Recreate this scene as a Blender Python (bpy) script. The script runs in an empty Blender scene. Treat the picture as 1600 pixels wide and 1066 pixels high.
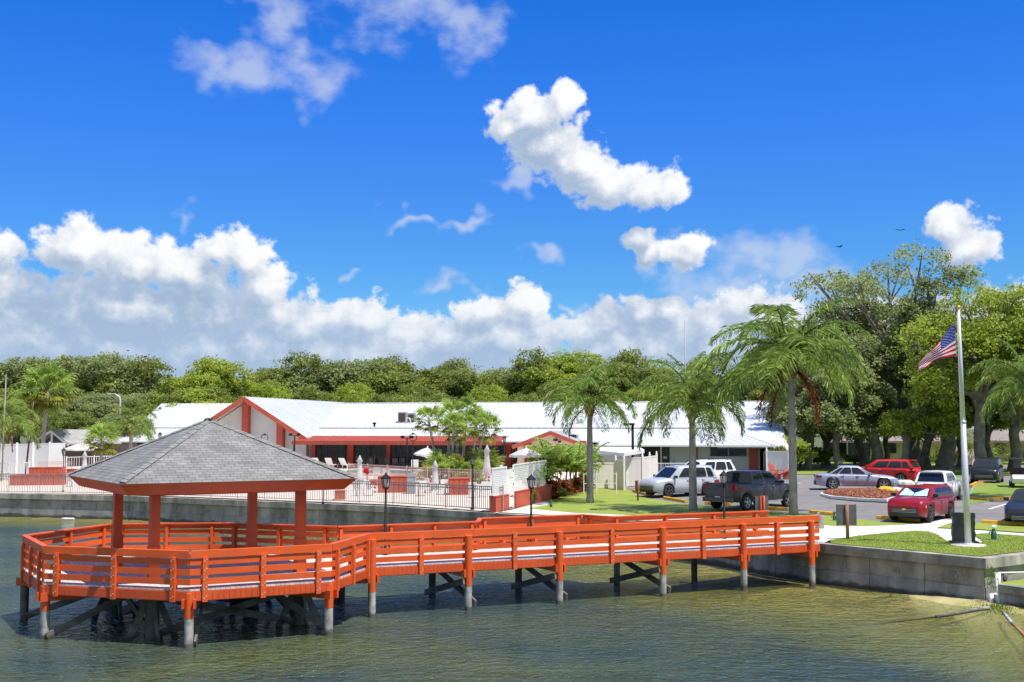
import bpy, bmesh, math, random
import numpy as np
from mathutils import Vector, Matrix
from mathutils.geometry import delaunay_2d_cdt
SC = bpy.context.scene
COL = SC.collection
RNG = random.Random(7)
R = math.radians
# ---------------------------------------------------------------- camera geometry
F, HZ, CAMH = 1850.0, 668.0, 4.4          # focal length and horizon in photo pixels, camera height
TH = math.atan((HZ - 533.0) / F)
CT, ST = math.cos(TH), math.sin(TH)
def ray(px, py):
    a, b = (px - 800.0) / F, (533.0 - py) / F
    return Vector((a, CT - b * ST, ST + b * CT))
def at(px, py, Y):                         # point on the pixel's ray at forward distance Y
    d = ray(px, py); k = Y / d.y
    return Vector((d.x * k, Y, CAMH + d.z * k))
def gp(px, py, z=0.0):                     # point on the pixel's ray at height z
    d = ray(px, py); k = (z - CAMH) / d.z
    return Vector((d.x * k, d.y * k, z))
def land(x, y):                            # the land rises gently behind the sea wall
    u = .518 * x + .855 * y
    return .02 * min(max(u - 51., 0.), 30.)
def gl(px, py):                            # point of the land seen at a pixel
    z = 0.
    for _ in range(30):
        p = gp(px, py, z); z = land(p.x, p.y)
    return Vector((p.x, p.y, z))
def onland(px, Y):                         # point of the land at column px and distance Y
    x = (px - 800.) / F * Y
    for _ in range(3): x = (px - 800.) / F * (Y * CT + (land(x, Y) + 1. - CAMH) * ST)
    return Vector((x, Y, land(x, Y)))
# ---------------------------------------------------------------- materials
MATS = {}
def mat(name, c, rough=.6, var=.12, scale=3., c2=None, metal=0., bump=0., bscale=None, spec=.5, detail=4., coat=0.):
    m = bpy.data.materials.new(name); m.use_nodes = True; MATS[name] = m
    nt = m.node_tree; N = nt.nodes; b = N['Principled BSDF']
    geo = N.new('ShaderNodeNewGeometry'); nz = N.new('ShaderNodeTexNoise')
    nz.inputs['Scale'].default_value = scale; nz.inputs['Detail'].default_value = detail
    nt.links.new(geo.outputs['Position'], nz.inputs['Vector'])
    r = N.new('ShaderNodeMapRange'); r.inputs[1].default_value = .3; r.inputs[2].default_value = .7
    nt.links.new(nz.outputs['Fac'], r.inputs[0])
    mx = N.new('ShaderNodeMix'); mx.data_type = 'RGBA'
    lo = tuple(v * (1 - var) for v in c); hi = tuple(min(v * (1 + var), .95) for v in c)
    if c2: lo, hi = c, c2
    mx.inputs['A'].default_value = (*lo, 1); mx.inputs['B'].default_value = (*hi, 1)
    nt.links.new(r.outputs[0], mx.inputs['Factor']); nt.links.new(mx.outputs['Result'], b.inputs['Base Color'])
    b.inputs['Roughness'].default_value = rough; b.inputs['Metallic'].default_value = metal
    b.inputs['Specular IOR Level'].default_value = spec
    if coat: b.inputs['Coat Weight'].default_value = coat; b.inputs['Coat Roughness'].default_value = .05
    if bump:
        bp = N.new('ShaderNodeBump'); bp.inputs['Strength'].default_value = bump; bp.inputs['Distance'].default_value = .03
        n2 = N.new('ShaderNodeTexNoise'); n2.inputs['Scale'].default_value = bscale or scale * 4; n2.inputs['Detail'].default_value = 6
        nt.links.new(geo.outputs['Position'], n2.inputs['Vector'])
        nt.links.new(n2.outputs['Fac'], bp.inputs['Height']); nt.links.new(bp.outputs['Normal'], b.inputs['Normal'])
    return m
def nodes_of(m): return m.node_tree, m.node_tree.nodes, m.node_tree.nodes['Principled BSDF']
def foliage(name, dark, light, scale=.45, trans=.3):
    m = bpy.data.materials.new(name); m.use_nodes = True; MATS[name] = m
    nt = m.node_tree; N = nt.nodes; N.clear()
    at_ = N.new('ShaderNodeAttribute'); at_.attribute_name = 'var'
    geo = N.new('ShaderNodeNewGeometry'); nz = N.new('ShaderNodeTexNoise')
    nz.inputs['Scale'].default_value = scale; nz.inputs['Detail'].default_value = 3
    nt.links.new(geo.outputs['Position'], nz.inputs['Vector'])
    ad = N.new('ShaderNodeMath'); ad.operation = 'MULTIPLY_ADD'; ad.inputs[1].default_value = 1.6; ad.inputs[2].default_value = -.8
    nt.links.new(nz.outputs['Fac'], ad.inputs[0])
    a2 = N.new('ShaderNodeMath'); a2.operation = 'ADD'; a2.use_clamp = True
    nt.links.new(ad.outputs[0], a2.inputs[0]); nt.links.new(at_.outputs['Fac'], a2.inputs[1])
    mx = N.new('ShaderNodeMix'); mx.data_type = 'RGBA'
    mx.inputs['A'].default_value = (*dark, 1); mx.inputs['B'].default_value = (*light, 1)
    nt.links.new(a2.outputs[0], mx.inputs['Factor'])
    b = N.new('ShaderNodeBsdfPrincipled'); b.inputs['Roughness'].default_value = .5; b.inputs['Specular IOR Level'].default_value = .3
    t = N.new('ShaderNodeBsdfTranslucent'); ms = N.new('ShaderNodeMixShader'); ms.inputs[0].default_value = trans
    o = N.new('ShaderNodeOutputMaterial')
    nt.links.new(mx.outputs['Result'], b.inputs['Base Color']); nt.links.new(mx.outputs['Result'], t.inputs['Color'])
    nt.links.new(b.outputs[0], ms.inputs[1]); nt.links.new(t.outputs[0], ms.inputs[2]); nt.links.new(ms.outputs[0], o.inputs['Surface'])
    return m
# ---------------------------------------------------------------- mesh builder
class MB:
    def __init__(s): s.v = []; s.f = []; s.m = []; s.sm = []; s.uv = {}
    def add(s, vs, fs, mi=0, smooth=False):
        o = len(s.v); s.v += [tuple(p) for p in vs]
        for f in fs: s.f.append(tuple(i + o for i in f)); s.m.append(mi); s.sm.append(smooth)
        return s
    def poly(s, pts, mi=0, uv=None):
        o = len(s.v); s.v += [tuple(p) for p in pts]; s.f.append(tuple(range(o, o + len(pts)))); s.m.append(mi); s.sm.append(False)
        if uv: s.uv[len(s.f) - 1] = uv
        return s
    def box(s, c, size, rz=0, mi=0, M=None):
        x, y, z = (v / 2 for v in size); c = Vector(c)
        vs = [Vector((i * x, j * y, k * z)) for k in (-1, 1) for j in (-1, 1) for i in (-1, 1)]
        rot = M if M else Matrix.Rotation(rz, 3, 'Z')
        return s.add([rot @ p + c for p in vs], [(0, 2, 3, 1), (4, 5, 7, 6), (0, 1, 5, 4), (2, 6, 7, 3), (1, 3, 7, 5), (0, 4, 6, 2)], mi)
    def bar(s, p, q, w, h, mi=0, up=(0, 0, 1)):   # box from p to q; w sideways, h along up
        p, q = Vector(p), Vector(q); d = q - p; L = d.length; d.normalize(); up = Vector(up)
        sd = d.cross(up)
        if sd.length < 1e-4: sd = d.cross(Vector((1, 0, 0)))
        sd.normalize(); u = sd.cross(d)
        return s.box((p + q) / 2, (L, w, h), mi=mi, M=Matrix((d, -sd, u)).transposed())
    def tube(s, pts, rad, n=8, mi=0, cap=True, smooth=True):
        pts = [Vector(p) for p in pts]
        if not hasattr(rad, '__len__'): rad = [rad] * len(pts)
        vs = []; ref = Vector((.13, .97, .21))
        for i, p in enumerate(pts):
            d = (pts[min(i + 1, len(pts) - 1)] - pts[max(i - 1, 0)]).normalized()
            a = d.cross(ref)
            if a.length < .1: a = d.cross(Vector((1, 0, 0)))
            a.normalize(); b = d.cross(a)
            vs += [p + (a * math.cos(2 * math.pi * k / n) + b * math.sin(2 * math.pi * k / n)) * rad[i] for k in range(n)]
        fs = [(i * n + k, i * n + (k + 1) % n, (i + 1) * n + (k + 1) % n, (i + 1) * n + k) for i in range(len(pts) - 1) for k in range(n)]
        s.add(vs, fs, mi, smooth)
        if cap:
            o = len(s.v) - len(vs)
            s.f += [tuple(o + k for k in range(n))[::-1], tuple(o + (len(pts) - 1) * n + k for k in range(n))]; s.m += [mi, mi]; s.sm += [False, False]
        return s
    def lathe(s, prof, c=(0, 0, 0), n=12, mi=0, axis='Z', smooth=True):
        vs = []
        for r, z in prof:
            for k in range(n):
                a = 2 * math.pi * k / n; p = (r * math.cos(a), r * math.sin(a), z)
                if axis == 'Y': p = (p[0], p[2], p[1])
                if axis == 'X': p = (p[2], p[0], p[1])
                vs.append(Vector(p) + Vector(c))
        m = len(prof)
        s.add(vs, [(i * n + k, i * n + (k + 1) % n, (i + 1) * n + (k + 1) % n, (i + 1) * n + k) for i in range(m - 1) for k in range(n)], mi, smooth)
        return s
    def prism(s, poly, z0, z1, mi=0, mtop=None):  # vertical prism of a plan polygon (counter-clockwise)
        n = len(poly); vs = [(p[0], p[1], z0) for p in poly] + [(p[0], p[1], z1) for p in poly]
        s.add(vs, [(k, (k + 1) % n, n + (k + 1) % n, n + k) for k in range(n)] + [tuple(range(n))[::-1]], mi)
        o = len(s.v) - 2 * n; s.f.append(tuple(o + n + k for k in range(n))); s.m.append(mi if mtop is None else mtop); s.sm.append(False)
        return s
    def slab(s, pts, t, mi=0):                    # a planar polygon given thickness t downwards
        n = len(pts); pts = [Vector(p) for p in pts]; lo = [p - Vector((0, 0, t)) for p in pts]
        return s.add(pts + lo, [tuple(range(n)), tuple(range(n, 2 * n))[::-1]] + [((k + 1) % n, k, n + k, n + (k + 1) % n) for k in range(n)], mi)
    def build(s, name, mats, parent=None, fix=True):
        me = bpy.data.meshes.new(name)
        org = Vector((0, 0, 0))
        if parent is not None: org = wloc(parent)
        me.from_pydata([tuple(Vector(p) - org) for p in s.v] if org.length else s.v, [], s.f)
        for m in (mats if isinstance(mats, (list, tuple)) else [mats]): me.materials.append(MATS[m] if isinstance(m, str) else m)
        me.polygons.foreach_set('material_index', s.m); me.polygons.foreach_set('use_smooth', s.sm)
        if s.uv:
            ul = me.uv_layers.new(name='UVMap')
            for fi, uv in s.uv.items():
                for li, c in zip(me.polygons[fi].loop_indices, uv): ul.data[li].uv = c
        me.update()
        if fix:
            b = bmesh.new(); b.from_mesh(me); bmesh.ops.recalc_face_normals(b, faces=b.faces); b.to_mesh(me); b.free()
        o = bpy.data.objects.new(name, me); COL.objects.link(o)
        if parent is not None: o.parent = parent
        return o
WL = {}
def wloc(o):                                       # world origin of an object built in place (no rotations)
    return WL.get(o.name, Vector((0, 0, 0)))
def tag(o, label, cat, group=None):
    o['label'] = label; o['category'] = cat
    if group: o['group'] = group
    return o
def thing(name, label, cat, loc=(0, 0, 0), group=None, inplace=True):
    o = bpy.data.objects.new(name, None); COL.objects.link(o); o.location = loc; o.empty_display_size = .2
    if inplace: WL[o.name] = Vector(loc)
    return tag(o, label, cat, group)
def struct(o, kind='structure'): o['kind'] = kind; return o
def single(mb, name, mats, label, cat, group=None, loc=None):   # a thing that is one mesh, origin at its base
    if loc is None:
        xs, ys, zs = zip(*mb.v); loc = ((min(xs) + max(xs)) / 2, (min(ys) + max(ys)) / 2, min(zs))
    loc = Vector(loc); mb.v = [tuple(Vector(p) - loc) for p in mb.v]
    o = mb.build(name, mats); o.location = loc
    return tag(o, label, cat, group)
def copy_tree(o, loc=None, rz=None, label=None, scale=None, parent=None):
    c = o.copy(); COL.objects.link(c)
    if parent is not None: c.parent = parent
    for ch in list(o.children): copy_tree(ch, parent=c)
    if loc is not None: c.location = loc
    if rz is not None: c.rotation_euler.z = rz
    if scale is not None: c.scale = (scale,) * 3 if not hasattr(scale, '__len__') else scale
    if label: c['label'] = label
    return c
def ring(c, r, n, a0=0): return [(c[0] + r * math.cos(a0 + 2 * math.pi * k / n), c[1] + r * math.sin(a0 + 2 * math.pi * k / n)) for k in range(n)]
# a sheet of land: plan polygon draped on the land, split where its slope breaks
def drape(name, poly, dz, m, thick=0.):
    b = bmesh.new(); n_ = len(poly)
    cv_, _, cf_, *_r = delaunay_2d_cdt([Vector((p[0], p[1])) for p in poly], [(i, (i + 1) % n_) for i in range(n_)], [], 1, 1e-5)
    vs = [b.verts.new((p[0], p[1], 0)) for p in cv_]
    for f in cf_: b.faces.new([vs[i] for i in f])
    for u in (51., 81.):
        bmesh.ops.bisect_plane(b, geom=b.verts[:] + b.edges[:] + b.faces[:], plane_co=(.518 * u, .855 * u, 0), plane_no=(.518, .855, 0), dist=1e-5)
    if thick:
        ext = bmesh.ops.extrude_face_region(b, geom=b.faces[:])
        for v in [g for g in ext['geom'] if isinstance(g, bmesh.types.BMVert)]: v.co.z = 1
    for v in b.verts:
        v.co.z = land(v.co.x, v.co.y) + dz - (thick if v.co.z < .5 and thick else 0)
    bmesh.ops.recalc_face_normals(b, faces=b.faces)
    if not thick:
        for f in b.faces:
            if f.normal.z < 0: f.normal_flip()
    me = bpy.data.meshes.new(name); b.to_mesh(me); b.free(); me.materials.append(MATS[m])
    o = bpy.data.objects.new(name, me); COL.objects.link(o)
    return struct(o)
def gpoly(pts): return [gl(*p) for p in pts]
# ================================================================ camera, sun, sky
cam = bpy.data.cameras.new('camera'); co = bpy.data.objects.new('camera', cam); COL.objects.link(co); SC.camera = co
co.location = (0, 0, CAMH); co.rotation_euler = (math.pi / 2 + TH, 0, 0)
cam.sensor_width = 36; cam.lens = 36 * F / 1600; cam.clip_end = 6000; cam.clip_start = .2
SUN_EL, SUN_AZ = R(66), math.atan2(.78, -.62)
sv = Vector((math.sin(SUN_AZ) * math.cos(SUN_EL), math.cos(SUN_AZ) * math.cos(SUN_EL), math.sin(SUN_EL)))
sl = bpy.data.lights.new('sun', 'SUN'); sl.energy = 4.4; sl.angle = R(.53); sl.color = (1, .96, .89)
so = bpy.data.objects.new('sun', sl); COL.objects.link(so); so.rotation_euler = (-sv).to_track_quat('-Z', 'Y').to_euler(); so.location = (40, -30, 80)
SC.view_settings.view_transform = 'Standard'; SC.view_settings.look = 'None'; SC.view_settings.exposure = .45; SC.view_settings.gamma = 1
W = bpy.data.worlds.new('World'); SC.world = W; W.use_nodes = True
nt = W.node_tree; N = nt.nodes; N.clear(); Lk = nt.links.new
def cu(px): return (px - 800) / F
def cv(py): return (HZ - py) / F
# cloud masses: azimuth / elevation of the centre, radii (all as fractions of the focal length = radians)
HEAP = [(30, 415, 62, 36), (18, 470, 80, 60), (140, 405, 62, 46), (215, 420, 90, 50), (300, 440, 90, 52), (345, 400, 42, 30), (395, 405, 40, 44), (420, 450, 45, 50), (440, 495, 55, 40),
        (230, 500, 300, 75), (120, 545, 300, 100), (340, 560, 260, 80), (240, 560, 200, 70),  (520, 500, 52, 36), (575, 495, 52, 34), (480, 520, 70, 40), (640, 520, 75, 36), (700, 525, 60, 36), (560, 560, 300, 75),
        (755, 490, 55, 34), (810, 470, 44, 34), (835, 480, 28, 40), (790, 530, 110, 50), (905, 520, 60, 30), (950, 500, 42, 34), (1000, 500, 42, 34), (1045, 490, 45, 34), (1000, 545, 200, 65),
        (1110, 500, 60, 34), (1200, 500, 90, 50), (1150, 550, 220, 90), (1400, 520, 200, 60), (1600, 500, 180, 50), (1465, 375, 48, 40), (1490, 410, 44, 34),
        (-200, 480, 220, 90), (1950, 520, 260, 70), (-600, 500, 260, 80), (2400, 500, 300, 90),
        (2300, 640, 900, 110), (1500, 600, 500, 95), (-400, 610, 500, 110), (700, 620, 700, 80), (4000, 620, 1500, 140), (-2500, 620, 1500, 140), (3700, -350, 1300, 700), (-2200, -450, 1200, 700), (5600, -350, 1500, 800), (-4200, -250, 1500, 760), (1200, -1750, 4000, 620), (4300, 350, 1200, 260), (-2600, 380, 1000, 220), (6300, 300, 900, 300),  # masses overhead and behind the camera are added as white shadow fill
        (998, 373, 34, 20), (1020, 393, 34, 24), (1056, 404, 48, 24), (1088, 388, 28, 24), (836, 190, 68, 46), (882, 168, 36, 36), (850, 236, 70, 50), (797, 204, 38, 25), (905, 262, 76, 48), (955, 290, 84, 40), (1012, 300, 64, 34), (1048, 290, 36, 34)]
THIN = [(640, 20, 150, 66), (730, 60, 56, 60), (465, 128, 110, 58), (425, 50, 56, 80), (370, 130, 100, 44), (1045, 395, 70, 36), (848, 404, 46, 18), (294, 354, 28, 18), (1165, 425, 90, 52), (1225, 420, 80, 50), (1130, 470, 120, 60), (1250, 470, 120, 60), (800, 285, 44, 18), (720, 345, 60, 14), (545, 440, 26, 10), (700, 430, 60, 18), (640, 345, 50, 14), (890, 470, 30, 12)]
def grp_new(name):
    g = bpy.data.node_groups.new(name, 'ShaderNodeTree')
    g.interface.new_socket('P', in_out='INPUT', socket_type='NodeSocketVector')
    g.interface.new_socket('D', in_out='OUTPUT', socket_type='NodeSocketFloat')
    return g, g.nodes.new('NodeGroupInput'), g.nodes.new('NodeGroupOutput')
def density(name, blobs, warp, fbm_scale, amp, k, stretch=(1, 1)):
    g, gi, go = grp_new(name); L = g.links.new; n = g.nodes.new
    def noise(scale, det, rough=.55, src=None):
        t = n('ShaderNodeTexNoise'); t.inputs['Scale'].default_value = scale; t.inputs['Detail'].default_value = det; t.inputs['Roughness'].default_value = rough
        L(src or gi.outputs[0], t.inputs['Vector']); return t
    w = noise(26, 2); sub = n('ShaderNodeVectorMath'); sub.operation = 'SUBTRACT'; sub.inputs[1].default_value = (.5, .5, .5); L(w.outputs['Color'], sub.inputs[0])
    ma = n('ShaderNodeVectorMath'); ma.operation = 'MULTIPLY_ADD'; ma.inputs[1].default_value = (warp, warp, 0); L(sub.outputs[0], ma.inputs[0]); L(gi.outputs[0], ma.inputs[2])
    cur = None
    for (x, y, rx, ry) in blobs:
        s = n('ShaderNodeVectorMath'); s.operation = 'MULTIPLY_ADD'
        ix, iy = F / rx, F / ry
        s.inputs[1].default_value = (ix, iy, 0); s.inputs[2].default_value = (-cu(x) * ix, -cv(y) * iy, 0); L(ma.outputs[0], s.inputs[0])
        ln = n('ShaderNodeVectorMath'); ln.operation = 'LENGTH'; L(s.outputs[0], ln.inputs[0])
        inv = n('ShaderNodeMath'); inv.operation = 'SUBTRACT'; inv.inputs[0].default_value = 1.; L(ln.outputs['Value'], inv.inputs[1])
        if cur is None: cur = inv
        else:
            mxx = n('ShaderNodeMath'); mxx.operation = 'SMOOTH_MAX'; mxx.inputs[2].default_value = k
            L(cur.outputs[0], mxx.inputs[0]); L(inv.outputs[0], mxx.inputs[1]); cur = mxx
    st = n('ShaderNodeVectorMath'); st.operation = 'MULTIPLY'; st.inputs[1].default_value = (*stretch, 1); L(gi.outputs[0], st.inputs[0])
    f = noise(fbm_scale, 10, .585, st.outputs[0])
    fa = n('ShaderNodeMath'); fa.operation = 'MULTIPLY_ADD'; fa.inputs[1].default_value = amp; fa.inputs[2].default_value = -amp * .5; L(f.outputs['Fac'], fa.inputs[0])
    ad = n('ShaderNodeMath'); ad.operation = 'ADD'; L(fa.outputs[0], ad.inputs[0]); L(cur.outputs[0], ad.inputs[1])
    L(ad.outputs[0], go.inputs[0]); return g
gh = density('heap_cloud', HEAP, .022, 50, 1.8, .10)
gt = density('thin_cloud', THIN, .07, 24, 2.2, .1, (1, 1.5))
tc = N.new('ShaderNodeTexCoord'); sp = N.new('ShaderNodeSeparateXYZ'); Lk(tc.outputs['Generated'], sp.inputs[0])
az = N.new('ShaderNodeMath'); az.operation = 'ARCTAN2'; Lk(sp.outputs['X'], az.inputs[0]); Lk(sp.outputs['Y'], az.inputs[1])
el = N.new('ShaderNodeMath'); el.operation = 'ARCSINE'; Lk(sp.outputs['Z'], el.inputs[0])
uv = N.new('ShaderNodeCombineXYZ'); Lk(az.outputs[0], uv.inputs[0]); Lk(el.outputs[0], uv.inputs[1])
def G(g, off=None):
    q = N.new('ShaderNodeGroup'); q.node_tree = g
    if off:
        a = N.new('ShaderNodeVectorMath'); a.operation = 'ADD'; a.inputs[1].default_value = off; Lk(uv.outputs[0], a.inputs[0]); Lk(a.outputs[0], q.inputs[0])
    else: Lk(uv.outputs[0], q.inputs[0])
    return q.outputs[0]
def M_(op, a, b=None, c=None, clamp=False):
    q = N.new('ShaderNodeMath'); q.operation = op; q.use_clamp = clamp
    for i, v in enumerate((a, b, c)):
        if v is None: continue
        if isinstance(v, (int, float)): q.inputs[i].default_value = v
        else: Lk(v, q.inputs[i])
    return q.outputs[0]
def MR(v, a, b, c=0., d=1., smooth=True):
    q = N.new('ShaderNodeMapRange'); q.interpolation_type = 'SMOOTHSTEP' if smooth else 'LINEAR'
    for i, x in enumerate((a, b, c, d)): q.inputs[1 + i].default_value = x
    Lk(v, q.inputs[0]); return q.outputs[0]
def MixC(f, a, b):
    q = N.new('ShaderNodeMix'); q.data_type = 'RGBA'
    for nm, v in (('Factor', f), ('A', a), ('B', b)):
        if isinstance(v, (tuple, float)): q.inputs[nm].default_value = v if isinstance(v, float) else (*v, 1)
        else: Lk(v, q.inputs[nm])
    return q.outputs['Result']
d0 = G(gh); d1 = G(gh, (.009, .016, 0)); d2 = G(gh, (.03, .05, 0))
diff = M_('ADD', M_('MULTIPLY', M_('SUBTRACT', d0, d1), .55), M_('MULTIPLY', M_('SUBTRACT', d0, d2), .30))
lit = MR(diff, -.07, 1.08)
edge = MR(d0, .04, .5, .24, 0.)
lit = M_('ADD', lit, edge, clamp=True)
hazy = MR(el.outputs[0], .02, .13)                       # the far bank loses contrast towards the horizon
ccol = MixC(lit, (.36, .48, .66), (.98, .99, 1.))
ccol = MixC(M_('MULTIPLY', M_('SUBTRACT', 1., hazy), .55), ccol, (.42, .58, .80))
heap_a = MR(d0, -.03, .32)
thin_a = MR(G(gt), -.05, 1.05, 0., .60)
sky = N.new('ShaderNodeTexSky'); sky.sky_type = 'NISHITA'; sky.sun_disc = False
sky.sun_elevation = SUN_EL; sky.sun_rotation = SUN_AZ; sky.altitude = 0; sky.air_density = 1.; sky.dust_density = .2; sky.ozone_density = 4.
hs = N.new('ShaderNodeHueSaturation'); hs.inputs['Saturation'].default_value = 1.42; hs.inputs['Value'].default_value = 1.; Lk(sky.outputs[0], hs.inputs['Color'])
tint = MixC(MR(el.outputs[0], .09, .30), (.46, .70, .94), (.74, .77, 1.22))
skc = N.new('ShaderNodeVectorMath'); skc.operation = 'MULTIPLY'; Lk(hs.outputs[0], skc.inputs[0]); Lk(tint, skc.inputs[1])
b1 = N.new('ShaderNodeBackground'); b1.inputs[1].default_value = .11; Lk(skc.outputs[0], b1.inputs[0])
b2 = N.new('ShaderNodeBackground'); b2.inputs[1].default_value = .74; Lk(ccol, b2.inputs[0])
b3 = N.new('ShaderNodeBackground'); b3.inputs[1].default_value = .62; b3.inputs[0].default_value = (.78, .86, 1, 1)
m1 = N.new('ShaderNodeMixShader'); Lk(thin_a, m1.inputs[0]); Lk(b1.outputs[0], m1.inputs[1]); Lk(b3.outputs[0], m1.inputs[2])
m2 = N.new('ShaderNodeMixShader'); Lk(heap_a, m2.inputs[0]); Lk(m1.outputs[0], m2.inputs[1]); Lk(b2.outputs[0], m2.inputs[2])
wo = N.new('ShaderNodeOutputWorld'); Lk(m2.outputs[0], wo.inputs['Surface'])
W.cycles.sampling_method = 'MANUAL'; W.cycles.sample_map_resolution = 512
WATER_Z = -1.5
SC.cycles.max_bounces = 6; SC.cycles.diffuse_bounces = 3; SC.cycles.glossy_bounces = 3; SC.cycles.transmission_bounces = 4; SC.cycles.transparent_max_bounces = 8
SC.cycles.use_denoising = True; SC.cycles.sample_clamp_direct = 5.; SC.cycles.sample_clamp_indirect = 2.5
SC.cycles.caustics_reflective = False; SC.cycles.caustics_refractive = False
# ================================================================ materials
mat('orange_paint', (.72, .105, .014), .5, .10, 1.3, bump=.05, bscale=25)
mat('shaded_red_paint', (.62, .084, .016), .5, .12, 1.2)  # rail orange dimmed for eave shade; plain red on skirts and signs
mat('terracotta', (.47, .085, .045), .7, .12, .9)
mat('deck_wood', (.60, .56, .54), .75, .1, 6.)
mat('bare_wood', (.16, .15, .13), .85, .4, 3., bump=.3)
mat('wet_wood', (.10, .09, .07), .7, .4, 3., bump=.3)
mat('pile_grey', (.40, .39, .36), .8, .5, 4., bump=.2)
mat('concrete', (.36, .34, .29), .85, .22, 1.1, bump=.25, bscale=9)
mat('concrete_dark', (.20, .20, .18), .9, .3, 1.4, bump=.25, bscale=9)
mat('concrete_light', (.33, .33, .32), .85, .18, 1.0, bump=.2, bscale=9)
mat('path_concrete', (.66, .62, .56), .85, .08, .8, bump=.1)
mat('pool_paving', (.68, .58, .48), .85, .08, .6)
mat('asphalt', (.215, .20, .19), .9, .16, .35, bump=.3, bscale=30)
mat('soil', (.10, .12, .03), .95, .3, .5)
mat('lawn', (.19, .26, .022), .8, .0, .9, c2=(.29, .34, .045), bump=.6, bscale=14)
mat('far_lawn', (.14, .21, .02), .8, .0, .3, c2=(.23, .31, .035), bump=.5, bscale=10)
mat('sand', (.50, .41, .20), .9, .0, .7, c2=(.24, .24, .07))
mat('lake_mud', (.10, .10, .02), .9, .3, .6)
mat('mulch', (.30, .115, .06), .95, .45, 6., bump=.8, bscale=18)
mat('white_metal', (.70, .71, .71), .35, .03, .6, spec=.5)
mat('silver_metal_roof', (.56, .58, .59), .4, .06, .6)
mat('white_wall', (.62, .62, .62), .8, .05, .7)
mat('beige_wall', (.82, .66, .53), .8, .06, .7)
mat('cream_vinyl', (.84, .78, .70), .5, .05, .8)
mat('shaded_white_vinyl', (.50, .51, .53), .5, .05, .8)  # white fence vinyl with tree shade put into its grey
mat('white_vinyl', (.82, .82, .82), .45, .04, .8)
mat('white_cloth', (.82, .80, .80), .8, .05, 2.)
mat('ridge_shingle', (.21, .205, .195), .9, .2, 3.)
mat('grey_roof', (.32, .315, .30), .9, .15, 2.)
mat('brown_roof', (.26, .21, .19), .9, .2, 2.)
mat('awning_cloth', (.58, .13, .085), .8, .08, 1.)
mat('dark_metal', (.010, .009, .009), .6, .2, 3., spec=.2)
mat('bronze_metal', (.060, .035, .028), .45, .2, 3.)
mat('fence_metal', (.34, .28, .25), .45, .1, 3.)
mat('pink_metal', (.58, .40, .35), .45, .08, 3.)
mat('galv', (.62, .63, .65), .32, .06, 3., metal=.25)
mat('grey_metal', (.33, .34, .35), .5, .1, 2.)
mat('lamp_glass', (.55, .55, .5), .2, .05, 2.)
mat('yellow_paint', (.70, .36, .02), .7, .18, 3.)
mat('white_paint', (.75, .75, .72), .7, .1, 3.)
mat('black_rubber', (.02, .02, .02), .85, .2, 5.)
mat('black_plastic', (.022, .022, .024), .5, .2, 5.)
mat('alloy', (.55, .56, .58), .3, .05, 5., metal=.8)
mat('dark_alloy', (.14, .14, .15), .35, .05, 5., metal=.6)
mat('car_glass', (.012, .016, .02), .06, .1, 2., spec=.7)
mat('headlamp', (.70, .74, .78), .12, .05, 5.)
mat('taillamp', (.35, .01, .01), .15, .1, 5.)
mat('plate', (.72, .76, .72), .5, .05, 9.)
mat('gold', (.75, .50, .12), .3, .05, 5., metal=.6)
mat('sunshade', (.50, .72, .78), .3, .2, 5.)
for nm, c in (('silver_paint', (.56, .58, .62)), ('lilac_silver_paint', (.36, .38, .50)), ('white_car_paint', (.82, .82, .82)), ('charcoal_paint', (.075, .071, .070)),
              ('maroon_paint', (.27, .006, .012)), ('scarlet_paint', (.58, .02, .01)), ('black_paint', (.012, .012, .016)), ('slate_paint', (.022, .026, .042))):
    mat(nm, c, .34, .04, 2., spec=.4, coat=.35, metal=.25 if 'silver' in nm else 0.)
mat('bark', (.20, .175, .145), .95, .4, 2.2, bump=.8, bscale=9)
mat('pale_bark', (.26, .24, .21), .95, .35, 2.2, bump=.8, bscale=9)
mat('palm_bark', (.27, .25, .23), .9, .25, 1.6, bump=.5, bscale=8)
mat('dead_frond', (.34, .17, .06), .9, .3, 3.)
mat('palm_fibre', (.20, .10, .05), .95, .4, 5.)
mat('stem_green', (.20, .22, .05), .7, .2, 3.)
foliage('oak_leaf', (.105, .140, .027), (.42, .48, .095), .42, .48)
foliage('dark_oak_leaf', (.16, .195, .070), (.50, .56, .22), .42, .55)
foliage('bright_oak_leaf', (.21, .28, .03), (.56, .64, .10), .42, .56)
foliage('palm_leaf', (.10, .17, .03), (.46, .60, .13), .5, .46)
foliage('yellow_palm_leaf', (.10, .12, .010), (.42, .40, .05), .7, .35)
foliage('red_leaf', (.12, .03, .01), (.42, .12, .03), .7)
foliage('grass_blade', (.09, .17, .010), (.22, .32, .03), .5)
mat('skin', (.55, .32, .22), .6, .05, 5.)
mat('pink_cloth', (.75, .12, .32), .8, .1, 5.)
mat('flag_red', (.72, .012, .026), .8, .06, 3.)
mat('flag_white', (.90, .88, .90), .8, .04, 3.)
mat('flag_blue', (.04, .055, .36), .8, .08, 3.)
mat('stone_black', (.022, .024, .028), .35, .3, 3.)
mat('sign_grey', (.10, .105, .11), .7, .2, 2.5)
mat('sign_brown', (.20, .06, .035), .7, .2, 2.5)
mat('wood_post', (.26, .14, .09), .85, .2, 4.)
mat('green_plastic', (.02, .10, .06), .5, .2, 5.)
mat('pool_water', (.10, .52, .60), .05, .06, .8, spec=.5)
mat('window_dark', (.018, .02, .022), .08, .3, .5, spec=.6)
mat('rock_yellow', (.62, .36, .04), .8, .2, 3., bump=.5)
mat('rock_pale', (.62, .56, .46), .85, .15, 3., bump=.5)
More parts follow.
